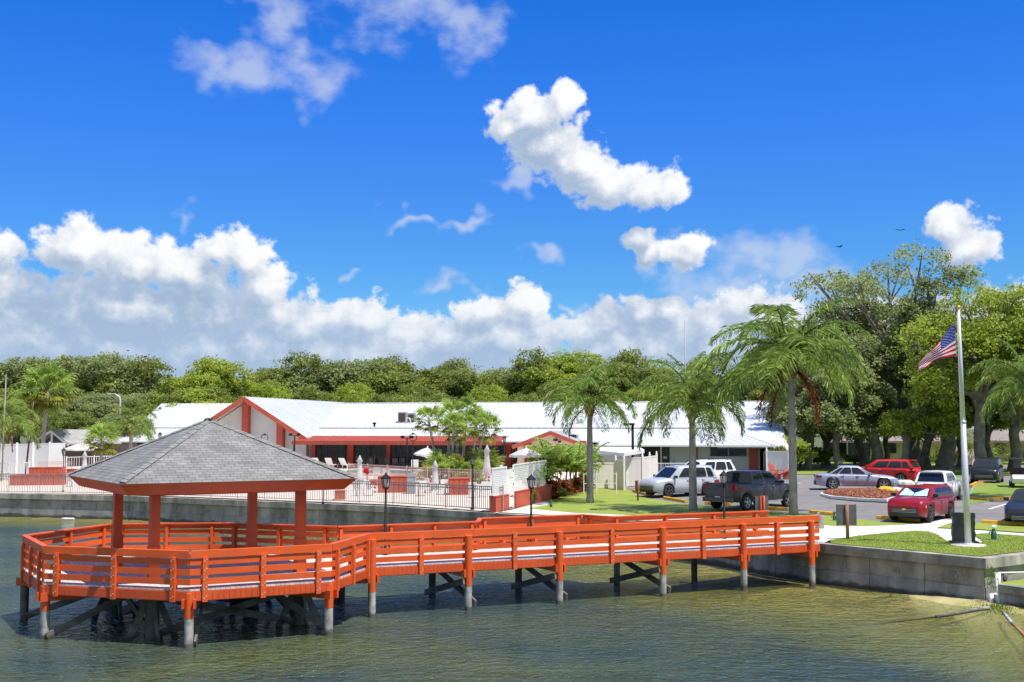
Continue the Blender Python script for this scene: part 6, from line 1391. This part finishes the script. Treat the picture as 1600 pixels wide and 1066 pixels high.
    # wheels
    for x in (xr, xf):
        for sg in (1, -1):
            y = sg * (hw - .11); k = MB(); k.lathe([(wr * .66, -.11), (wr * .93, -.115), (wr, -.08), (wr, .08), (wr * .93, .115), (wr * .66, .11)], (x, y, wr), 22, axis='Y'); ty = k.build('wheel', 'black_rubber', t)
            k = MB(); k.lathe([(wr * .70, -.09), (wr * .66, .02), (.001, .02)], (x, y, wr), 18, axis='Y', mi=1); yo = sg * .095
            k.lathe([(wr * .70, yo), (wr * .62, yo + sg * .012), (wr * .60, yo - sg * .04)], (x, y, wr), 20, axis='Y')
            for a in range(5):
                w0 = 2 * math.pi * a / 5 + .3
                for dw in (-.14, .14): k.bar((x + .03 * math.cos(w0), y + yo + sg * .006, wr + .03 * math.sin(w0)), (x + wr * .64 * math.cos(w0 + dw), y + yo, wr + wr * .64 * math.sin(w0 + dw)), .03, .045, up=(0, 1, 0))
            k.lathe([(wr * .18, yo + sg * .014), (.001, yo + sg * .02)], (x, y, wr), 10, axis='Y'); k.build('rim', [alloy, 'black_plastic'], ty, fix=True)
    # lamps, grille, bumpers, mirrors, handles
    zn, zt_ = topz(hl - .05), topz(-hl + .05)
    for sg in (1, -1):
        k = MB(); k.add([(hl - .015, sg * hw * .46, zn - .22), (hl - .10, sg * hw * .80, zn - .20), (hl - .36, sg * hw * .965, zn - .12), (hl - .40, sg * hw * .955, zn + .0), (hl - .14, sg * hw * .80, zn - .03), (hl - .02, sg * hw * .48, zn - .08)], [(0, 1, 4, 5), (1, 2, 3, 4)])
        for i in range(len(k.v)): k.v[i] = (k.v[i][0] + .02, k.v[i][1] * 1.012, k.v[i][2])
        k.build('headlight', lamp, t)
        k = MB(); z0, z1 = zt_ - (.34 if pickup else .20), zt_ - (.02 if pickup else .05)
        k.box((-hl + .05, sg * hw * .78, (z0 + z1) / 2), (.14, hw * .26, z1 - z0)); k.box((-hl + .2, sg * hw * .945, (z0 + z1) / 2), (.30, hw * .06, (z1 - z0) * .8)); k.build('taillight', 'taillamp', t)
        k = MB(); p = side(.93, .06); k.box((p.x + .02, sg * (hw * .93 + .12), p.z + .06), (.12, .22, .15), mi=0); k.build('mirror', trim if cladding or pickup else paint, t)
        k = MB(); zh = (zb0 + zb1) / 2 - .12
        for f in (.33, .66): k.box((x0 + (x3 - x0) * f - .02, sg * (hw + .004), zh), (.18, .03, .035))
        k.build('door_handle', 'alloy' if not pickup else 'grey_metal', t)
        k = MB()
        for f in (.34, .63): p = side(f, 0); k.bar((p.x, sg * (hw + .001), zc + .2), (p.x, sg * (hw - .0), zh + .1), .012, .012, up=(1, 0, 0))
        k.bar((x0 + .1, sg * (hw - .004), zb0 + .0), (x3 - .05, sg * (hw - .004), zb1), .02, .02); k.build('door_seam', trim, t)
    k = MB(); k.box((hl - .01, 0, zn - .27), (.06, Wd * .62, .22)); k.box((hl - .04, 0, zc + .13), (.10, Wd * .70, .17)); 
    for z in (-.33, -.27, -.21): k.box((hl + .025, 0, zn + z), (.02, Wd * .6, .02), mi=1)
    k.build('grille', ['black_plastic', 'grey_metal'], t)
    if emblem: k = MB(); k.box((hl + .04, 0, zn - .20), (.02, .20, .045)); k.box((hl + .043, 0, zn - .20), (.02, .09, .085)); k.build('emblem', emblem, t)
    k = MB(); k.box((-hl - .0, 0, zc + .18), (.10, Wd * .74, .22)); k.build('bumper', trim, t)
    if plate_rear: k = MB(); k.box((-hl - (.06 if pickup else .03), .0, zc + .36 if not pickup else zc + .22), (.04, .32, .17)); k.build('number_plate', 'plate', t)
    if rails:
        for sg in (1, -1):
            k = MB(); a, b = side(.08, 1), side(.82, 1); k.tube([(a.x, sg * a.y * .92, a.z + .02), (a.x + .15, sg * a.y * .92, a.z + .09), (b.x - .15, sg * b.y * .92, b.z + .09), (b.x, sg * b.y * .92, b.z + .02)], .022, 5); k.build('roof_rail', 'dark_metal', t)
    return t
def carpos(px, py): return gl(px, py) + UP * .012
SUV = lambda L_, H: dict(deck=[(-L_ / 2, .82), (-L_ / 2 + .06, 1.02), (-L_ / 2 + .5, 1.07), (L_ * .18, 1.08), (L_ * .25, 1.09), (L_ * .34, 1.06), (L_ * .43, 1.0), (L_ * .475, .93), (L_ / 2, .68)], gh=(-L_ / 2 + .08, -L_ / 2 + .42, L_ * .09, L_ * .26, 1.06, 1.075), wheels=(-L_ * .30, L_ * .30))
SEDAN = lambda L_, H: dict(deck=[(-L_ / 2, .66), (-L_ / 2 + .05, .96), (-L_ * .32, 1.0), (-L_ * .3, .99), (L_ * .16, .96), (L_ * .2, .95), (L_ * .36, .88), (L_ * .44, .80), (L_ * .48, .70), (L_ / 2, .50)], gh=(-L_ * .36, -L_ * .20, L_ * .03, L_ * .19, .985, .95), wheels=(-L_ * .30, L_ * .31))
def yaw_of(dx, dy): return math.atan2(dy, dx)
# silver crossover, nose to the left
car('suv', 'silver crossover with dark wheel arches parked behind the second palm trunk', 'car', carpos(1060, 775), yaw_of(-.86, -.5), 4.75, 1.92, 1.80, 'silver_paint', **SUV(4.75, 1.80), cladding=True, alloy='dark_alloy', wr=.36, trim='black_plastic')
car('suv', 'white car with roof rails parked behind the silver crossover', 'car', onland(1096, 79) + UP * .012, yaw_of(-.86, -.5), 4.7, 1.88, 1.78, 'white_car_paint', **SUV(4.7, 1.78), rails=True, wr=.36)
# pickup, tail towards the water
PL = 5.9
pk = car('pickup_truck', 'dark grey crew cab pickup truck with tailgate towards the boardwalk', 'pickup', onland(1175, 62.5) + UP * .012, yaw_of(.72, .69), PL, 2.03, 1.96, 'charcoal_paint', deck=[(-PL / 2, 1.28), (-PL / 2 + .04, 1.36), (-PL * .2, 1.34), (PL * .18, 1.28), (PL * .22, 1.26), (PL * .42, 1.20), (PL / 2 - .1, 1.10), (PL / 2, .70)], gh=(-PL * .215, -PL * .20, PL * .10, PL * .235, 1.33, 1.27), wheels=(-PL * .315, PL * .31), wr=.41, zc=.42, side_win=[(.05, .42), (.48, .93)], pickup=True, rear_glass=True)
k = MB(); k.box((-PL / 2 - .03, 0, .56), (.16, 1.8, .24)); k.build('rear_bumper', 'charcoal_paint', pk)
k = MB(); k.box((-PL / 2 - .012, 0, 1.02), (.03, 1.5, .46)); k.box((-PL / 2 - .03, 0, 1.05), (.02, .9, .14)); k.box((-PL / 2 - .04, 0, 1.25), (.03, .36, .07), mi=1); k.build('tailgate', ['charcoal_paint', 'black_plastic'], pk)
k = MB()
for i, x in enumerate((-2.5, -2.36)):                                   # the small red 4X4-like side badge
    pass
def strokes(mb, word, x0, z0, hgt, y, th=.02):        # small letters from bars on a side panel
    G_ = {'F': [((0, 0), (0, 1)), ((0, 1), (.6, 1)), ((0, .55), (.45, .55))], 'X': [((0, 0), (.6, 1)), ((0, 1), (.6, 0))], '4': [((.5, 0), (.5, 1)), ((.5, 1), (0, .35)), ((0, .35), (.65, .35))]}
    for c in word:
        for (a, b) in G_[c]: mb.bar((x0 + a[0] * hgt, y, z0 + a[1] * hgt), (x0 + b[0] * hgt, y, z0 + b[1] * hgt), .012, .03, up=(0, 1, 0))
        x0 += hgt * .85
k = MB(); strokes(k, 'FX4', -PL / 2 + .42, 1.08, .11, -1.022); k.build('badge', 'scarlet_paint', pk)
k = MB(); k.box((0.1, -1.0, .42), (2.2, .16, .06)); k.build('side_step', 'galv', pk)
# sedan, scarlet car, white hatch, maroon crossover, black suv, dark sedan
car('sedan', 'lilac silver four door sedan parked across beside the mulch island', 'car', carpos(1338, 765), yaw_of(.985, -.17), 5.04, 1.90, 1.49, 'lilac_silver_paint', **SEDAN(5.04, 1.49), wr=.36)
car('hatchback', 'scarlet red car parked behind the lilac silver sedan', 'car', onland(1383, 81) + UP * .012, yaw_of(-.80, .6), 4.5, 1.84, 1.62, 'scarlet_paint', **SUV(4.5, 1.62), wr=.35)
car('suv', 'white crossover seen from behind, next to the maroon crossover', 'car', onland(1466, 66) + UP * .012, yaw_of(.50, .866), 4.4, 1.84, 1.66, 'white_car_paint', **SUV(4.4, 1.66), wr=.34)
car('suv', 'maroon crossover facing the water with silver sunshade in its windscreen', 'car', onland(1440, 55.5) + UP * .012, yaw_of(-.62, -.78), 4.54, 1.82, 1.57, 'maroon_paint', **SUV(4.54, 1.57), wr=.36, shade=True, emblem='gold', cladding=True, alloy='dark_alloy')
car('suv', 'black crossover parked facing the water behind the flagpole', 'car', onland(1542, 82) + UP * .012, yaw_of(-.45, -.89), 4.6, 1.86, 1.70, 'black_paint', **SUV(4.6, 1.70), wr=.36)
car('sedan', 'dark slate blue sedan nose cut off by the right picture edge', 'car', onland(1612, 53.8) + UP * .012, yaw_of(-.50, -.866), 4.85, 1.84, 1.46, 'slate_paint', **SEDAN(4.85, 1.46), wr=.34)
# low white cart at the right edge
b = onland(1594, 75); ct = thing('golf_cart', 'low cream golf cart front at the right edge beyond the grass island', 'cart', b, inplace=False); ct.rotation_euler.z = -1.9
m_ = MB(); m_.add([(1.1, -.55, .35), (1.1, .55, .35), (1.15, .5, .62), (1.15, -.5, .62), (.5, -.55, .35), (.5, .55, .35), (.55, .5, .85), (.55, -.5, .85)], [(0, 1, 2, 3), (4, 7, 6, 5), (0, 4, 5, 1), (3, 2, 6, 7), (0, 3, 7, 4), (1, 5, 6, 2)]); m_.box((-.3, 0, .36), (1.7, 1.1, .12)); m_.box((-.9, 0, .6), (.7, 1.0, .45)); m_.build('body', 'cream_vinyl', ct)
m_ = MB(); m_.box((-.45, 0, .82), (.5, 1.0, .12)); m_.box((-.72, 0, 1.05), (.12, 1.0, .4)); m_.build('seat', 'bronze_metal', ct)
for x in (-.85, .75):
    for y in (-.5, .5): m_ = MB(); m_.lathe([(.1, -.09), (.22, -.1), (.22, .1), (.1, .09)], (x, y, .22), 14, axis='Y'); m_.build('wheel', 'black_rubber', ct)
m_ = MB()
for x, y in ((.55, .5), (.55, -.5), (-1.1, .5), (-1.1, -.5)): m_.tube([(x, y, .8), (x * .85, y, 1.8)], .025, 5)
m_.build('roof_post', 'dark_metal', ct); m_ = MB(); m_.box((-.3, 0, 1.83), (1.9, 1.15, .07)); m_.build('roof', 'bronze_metal', ct)
# ================================================================ small things
# flagpole and flag
b = gl(1513, 853); zt = at(1493, 484, b.y).z; xt = at(1493, 484, b.y).x; lx = (xt - (b.x)) * .5
fp = thing('flagpole', 'tall silver flagpole with gold ball top on a round concrete pad', 'flagpole', b)
topp = Vector((b.x + lx, b.y, zt)); splice = b.lerp(topp, .52)
m_ = MB(); m_.tube([b, splice], [.125, .10], 12); m_.build('lower_pole', 'galv', fp); m_ = MB(); m_.tube([splice, topp], [.085, .05], 10); m_.tube([splice - UP * .03, splice + UP * .05], .115, 10); m_.build('upper_pole', 'galv', fp)
m_ = MB(); m_.lathe([(.001, 0), (.06, .03), (.075, .09), (.05, .15), (.001, .17)], topp, 10); m_.lathe([(.05, -.06), (.05, .0)], topp, 8); m_.build('finial', 'gold', fp)
m_ = MB(); m_.lathe([(.62, -.02), (.62, .05), (.001, .06)], b, 24); m_.build('pad', 'path_concrete', fp); m_ = MB(); m_.lathe([(.2, .06), (.2, .10), (.13, .12)], b, 14); m_.build('collar', 'galv', fp)
m_ = MB(); m_.tube([b + UP * 1.2 + Vector((-.16, -.02, 0)), topp + Vector((-.07, -.02, -.1))], .008, 4); m_.build('halyard', 'white_cloth', fp)
# flag: hoist on the pole, fly drooping down to the left in soft folds
NU, NV = 52, 26
h0 = at(1491.5, 503, b.y); h1 = at(1494.5, 556, b.y); f0 = at(1437, 566, b.y - .25); f1 = at(1433, 582, b.y - .1)
def flagp(u, v):                             # u 0..1 hoist to fly, v 0..1 top to bottom
    top = h0.lerp(f0, u) + Vector((0, 0, -.13 * math.sin(math.pi * u) * (1 - u)))
    bot = h1.lerp(f1, u) + Vector((0, 0, .14 * math.sin(math.pi * u)))
    p = top.lerp(bot, v); w = .075 * u ** .6
    return p + Vector((0, w * math.sin(5.2 * u + 7.5 * v * u + 1.), .03 * u * math.sin(9 * u + 4 * v)))
def fnorm(u, v): e = .004; return (flagp(u + e, v) - flagp(u - e, v)).cross(flagp(u, v + e) - flagp(u, v - e)).normalized()
m_ = MB(); vs = [flagp(i / NU, j / NV) for i in range(NU + 1) for j in range(NV + 1)]
for i in range(NU):
    for j in range(NV):
        u, v = (i + .5) / NU, (j + .5) / NV; mi = 2 if (u < .4 and v < 7 / 13) else (0 if int(v * 13) % 2 == 0 else 1)
        m_.f.append((i * (NV + 1) + j, (i + 1) * (NV + 1) + j, (i + 1) * (NV + 1) + j + 1, i * (NV + 1) + j + 1)); m_.m.append(mi); m_.sm.append(True)
m_.v = vs
fl_ = thing('flag', 'red white and blue striped flag with stars drooping from the flagpole', 'flag', h1)
m_.build('cloth', ['flag_red', 'flag_white', 'flag_blue'], fl_, fix=False)
m_ = MB()
for row in range(9):
    for c in range(6 if row % 2 == 0 else 5):
        u = .4 * ((2 * c + (1 if row % 2 == 0 else 2)) / 12); v = 7 / 13 * (row + 1) / 10
        n_ = fnorm(u, v)
        for sg in (1, -1):
            pts = []
            for k in range(10):
                a = math.pi * k / 5; r = .030 if k % 2 == 0 else .013; pts.append(flagp(u + r * math.sin(a) / 1.9, v - r * math.cos(a) / 1.15) + n_ * .006 * sg)
            m_.poly(pts)
m_.build('star', 'flag_white', fl_, fix=False)
# monument slab
b = gl(1506, 850); mo = thing('monument', 'black stone memorial slab standing on a low base by the flagpole', 'monument', b)
w = 34 / F * b.y; h = 48 / F * b.y
m_ = MB(); m_.box(b + UP * .05, (w * 1.18, .55, .12), -.12); m_.build('base', 'stone_black', mo)
m_ = MB(); rr = random.Random(5); N_ = 14; pts = []
for k in range(N_): pts.append((-w / 2 + w * k / (N_ - 1), h + rr.uniform(-.015, .01)))
left = [(-w / 2 + rr.uniform(-.03, .02), .1 + (h - .1) * k / 8) for k in range(8)]; right = [(w / 2 + rr.uniform(-.02, .03), h - (h - .1) * (k + 1) / 8) for k in range(8)]
out = left + pts + right; n = len(out); vs = [b + Vector((x, -.09, z)) for x, z in out] + [b + Vector((x, .09, z)) for x, z in out]
m_.add(vs, [tuple(range(n))[::-1], tuple(range(n, 2 * n))] + [(k, (k + 1) % n, n + (k + 1) % n, n + k) for k in range(n)]); m_.build('slab', 'stone_black', mo)
# signs seen from behind
def sign(px, pyb, w_, z0, z1, m, label, posts=((0, .07),), pm='wood_post', rz=0., name='sign', ptop=None):
    b = gl(px, pyb); t = thing(name, label, 'sign', b, inplace=False); t.rotation_euler.z = rz; k = MB(); k.box((0, .05, (z0 + z1) / 2), (w_, .04, z1 - z0))
    for x in (-w_ / 2 + .03, w_ / 2 - .03): k.box((x, .05, (z0 + z1) / 2), (.05, .052, z1 - z0 + .02))
    k.build('board', m, t)
    for x, r in posts: k = MB(); k.tube([(x, -.03, -.1), (x, -.03, ptop or z1 + .03)], r, 8); k.build('post', pm, t)
    return t
sign(1324, 843, .82, .55, 1.36, 'sign_grey', 'grey square sign board on one round wooden post, seen from behind', rz=.12)
sign(1191, 812, .62, .40, 1.10, 'sign_grey', 'grey board on two red posts rising above the boardwalk far rail', ((-.05, .045), (.09, .045)), 'shaded_red_paint', ptop=1.12)
sign(996, 783, .28, .55, 1.15, 'sign_brown', 'small brown sign on a post by the nose of the silver crossover', ((0, .05),), 'sign_brown', rz=1.0)
# stump post
b = gl(1281, 826); m_ = MB(); m_.lathe([(.2, -.05), (.19, .52), (.16, .56), (.001, .57)], b, 12); m_.lathe([(.05, .57), (.05, .66), (.09, .68), (.001, .70)], b + Vector((-.05, 0, 0)), 8, mi=1); single(m_, 'bollard', ['pale_bark', 'galv'], 'short grey wooden bollard with metal cap at the boardwalk end', 'bollard', loc=b)
# green irrigation stand with white cap
def standpipe(px, py, label, s=1., cap=True):
    b = gl(px, py); t = thing('irrigation_valve', label, 'valve', b, 'green irrigation valves on the lawns', inplace=False); k = MB(); k.lathe([(.11 * s, 0), (.11 * s, .30 * s), (.08 * s, .34 * s), (.06 * s, .36 * s), (.06 * s, .44 * s)], n=10); k.build('body', 'green_plastic', t)
    k = MB(); k.lathe([(.06 * s, .44 * s), (.10 * s, .48 * s), (.11 * s, .54 * s), (.001, .58 * s)], n=10); k.build('cap', 'white_paint' if cap else 'green_plastic', t)
    k = MB(); k.tube([(-.05 * s, 0, .30 * s), (-.17 * s, 0, .32 * s), (-.18 * s, 0, .2 * s)], .035 * s, 6); k.build('nozzle', 'grey_metal', t)
standpipe(1553, 844, 'green irrigation valve with white dome cap right of the memorial slab', 1.0); standpipe(1304, 814, 'small green valve left of the square sign board', .75, False); standpipe(861, 793, 'small green lawn light at the path near the areca palms', .7, False)
# rocks on the island
def rock(px, py, s, m, label, seed):
    b = gl(px, py); r = random.Random(seed); bm = bmesh.new(); bmesh.ops.create_icosphere(bm, subdivisions=2, radius=1)
    for v in bm.verts: v.co = Vector((v.co.x * s[0], v.co.y * s[1], max(v.co.z, -.3) * s[2])) * r.uniform(.86, 1.1)
    me = bpy.data.meshes.new('boulder'); bm.to_mesh(me); bm.free(); me.materials.append(MATS[m]); o = bpy.data.objects.new('boulder', me); COL.objects.link(o); o.location = b + UP * s[2] * .4; tag(o, label, 'rock', 'boulders on the mulch island')
rock(1384, 771, (.55, .4, .32), 'rock_yellow', 'yellow painted boulder on the mulch island', 1); rock(1413, 760, (.75, .5, .32), 'rock_pale', 'larger pale boulder behind the lilac silver sedan', 2); rock(1402, 770, (.4, .35, .25), 'rock_pale', 'small pale boulder beside the yellow one', 3)
# red lawn chair by the beige fence
b = onland(1214, 89); ac = thing('lawn_chair', 'red slatted lawn chair near the clubhouse corner above the pickup hood', 'chair', b, inplace=False); ac.rotation_euler.z = .7
m_ = MB()
for k in range(5): m_.bar((-.25 + k * .125, .25, .38), (-.27 + k * .135, .62, 1.12 - .03 * abs(k - 2)), .10, .025, up=(0, -1, 0))
m_.build('backrest', 'terracotta', ac); m_ = MB()
for k in range(4): m_.bar((-.3, -.25 + .14 * k, .44 - .03 * k), (.3, -.25 + .14 * k, .44 - .03 * k), .12, .025)
m_.build('seat', 'terracotta', ac)
for x in (-.34, .34): m_ = MB(); m_.bar((x, -.38, .62), (x, .4, .62), .12, .03); m_.bar((x, -.32, 0), (x, -.32, .62), .09, .03, up=(0, 1, 0)); m_.bar((x, -.3, .4), (x, .55, .02), .03, .12); m_.build('armrest', 'terracotta', ac)
b = onland(1226, 87); m_ = MB(); m_.bar(b + Vector((-.5, 0, .4)), b + Vector((.5, .3, .75)), .5, .05); m_.bar(b + Vector((-.5, 0, .4)), b + Vector((-.5, 0, 0)), .4, .05, up=(0, 1, 0)); m_.bar(b + Vector((.1, .1, .6)), b + Vector((.1, .1, 0)), .4, .05, up=(0, 1, 0)); single(m_, 'footstool', 'terracotta', 'slanting red footrest beside the red lawn chair', 'footrest', loc=b)
# pipes at the bulkhead corner
q = corner
pc = at(1560, 893, 40.2); t = thing('drain_pipe', 'pair of white plastic pipes running down the low bulkhead', 'pipe', Vector((pc.x, pc.y, WATER)))
p0, p1 = at(1557, 896, 40.0), at(1557, 945, 39.9); m_ = MB(); m_.tube([p0, p1], .055, 8); m_.tube([at(1561, 895, 40.0), at(1561, 932, 39.9)], .055, 8); m_.build('riser', 'pvc', t)
m_ = MB(); m_.tube([at(1537, 896, 40.6), at(1600, 894.5, 41)], .035, 7); m_.build('cross_pipe', 'pvc', t)
m_ = MB(); m_.tube([at(1561, 930, 39.9), at(1561, 949, 39.8)], .09, 8); m_.tube([at(1549, 928, 39.9), at(1549, 946, 39.8)], .075, 8); m_.tube([at(1549, 929, 39.9), at(1557, 929, 39.9)], .055, 7); m_.build('elbow', 'pvc', t)
def log(a, b_, r0, r1, label, m='pile_grey', name='pole'):
    a, b_ = Vector(a), Vector(b_); k = MB(); k.tube([a, a.lerp(b_, .3) + UP * .01, a.lerp(b_, .7), b_], [r0, r0 * .95, (r0 + r1) / 2, r1], 8); single(k, name, m, label, 'pole', loc=a)
log(gp(1545, 950, WATER + .12), gp(1462, 964, WATER + .03), .07, .05, 'long pale pole lying from the sand into the shallow water', name='driftwood')
log(gp(1461, 964, WATER + .025), gp(1310, 983, WATER - .02), .03, .015, 'thin straight stick trailing from the pole across the water', 'bare_wood', name='driftwood')
log(gp(1568, 958, WATER + .14), gp(1582, 975, WATER + .10), .055, .055, 'grey end of the second pole at the sandy corner', name='driftwood'); log(gp(1582, 975, WATER + .10), gp(1612, 1004, WATER + .02), .05, .05, 'rusty pole running out of the picture at the lower right', 'rust', name='driftwood')
# plank floating at the left wall
log(gp(97, 811, WATER + .04), gp(116, 811, WATER + .04), .08, .07, 'small pale board floating below the left sea wall', 'white_paint', name='driftwood')
# weeds at the corner and grass blades on the front lawn
def blades(name, pts, hts, m, seed, spread=.35, wid=.012, n_each=1):
    r = np.random.default_rng(seed); P = np.array(pts, np.float32); n = len(P); h = np.array(hts)[:, None]; d = unit(np.array([0, 0, 1.]) + r.normal(0, spread, (n, 3))); a = r.uniform(0, 6.28, n); w = np.stack([np.cos(a), np.sin(a), 0 * a], 1) * wid
    me = leaf_mesh(name, P + d * h * .5, d * h * .5, w, (.5 if name == 'weeds' else .62) + r.normal(0, .13, n), m); o = bpy.data.objects.new(name, me); COL.objects.link(o); return struct(o, 'stuff')
rr = random.Random(11); pts, hts = [], []
for _ in range(1500):
    px, py = rr.gauss(1562, 16), rr.gauss(946, 5)
    p = gp(px, py, WATER + .10); pts.append((p.x, p.y, p.z - .05)); hts.append(rr.uniform(.03, .12))
for _ in range(260): a = corner + Vector((rr.gauss(.1, .12), rr.gauss(-.2, .15), -rr.uniform(.3, 1.0))); pts.append(tuple(a)); hts.append(rr.uniform(.08, .2))
blades('weeds', pts, hts, 'grass_blade', 1, .5)
def inside(p, poly):
    c = False; n = len(poly)
    for i in range(n):
        a, b = poly[i], poly[i - 1]
        if (a[1] > p[1]) != (b[1] > p[1]) and p[0] < (b[0] - a[0]) * (p[1] - a[1]) / (b[1] - a[1]) + a[0]: c = not c
    return c
fp_ = [(p.x, p.y) for p in fl] + [(p.x, p.y) for p in (inner[10], inner[9])] + [(gl(1300, 850).x, gl(1300, 850).y)]
xs_ = [p[0] for p in fp_]; ys_ = [p[1] for p in fp_]; pts, hts = [], []
while len(pts) < 36000:
    p = (rr.uniform(min(xs_), min(max(xs_), 26)), rr.uniform(min(ys_), max(ys_)))
    if inside(p, fp_): pts.append((p[0], p[1], land(*p) + .015)); hts.append(rr.uniform(.015, .042))
blades('grass', pts, hts, 'grass_blade', 2, .5, .008)
# birds
def bird(px, py, Y_, label, rz, flap):
    p = at(px, py, Y_); t = thing('bird', label, 'bird', p, 'birds in the sky', inplace=False); t.rotation_euler.z = rz; t.scale = (.62,) * 3; k = MB(); k.tube([(-.30, 0, .02), (-.12, 0, 0), (.1, 0, 0), (.26, 0, .04), (.34, 0, .03)], [.02, .09, .1, .06, .02], 8)
    k.add([(-.28, 0, .02), (-.5, .1, .02), (-.5, -.1, .02)], [(0, 1, 2)]); k.build('body', 'bird_black', t)
    for sg in (1, -1): k = MB(); k.slab([(.16, sg * .06, .03), (-.10, sg * .06, .03), (-.06, sg * .45, .03 + flap * .5), (-.12, sg * .95, .03 + flap * .2), (.06, sg * .85, .03 + flap * .25), (.20, sg * .42, .03 + flap * .55)], .02); k.build('wing', 'bird_black', t)
bird(1312, 386, 130, 'dark bird gliding left of the tallest oak', .4, .45); bird(1407, 360, 130, 'dark bird above the tallest oak crown', 1.2, .3); bird(200, 548, 160, 'dark bird perched over the left tree tops', .2, .05)
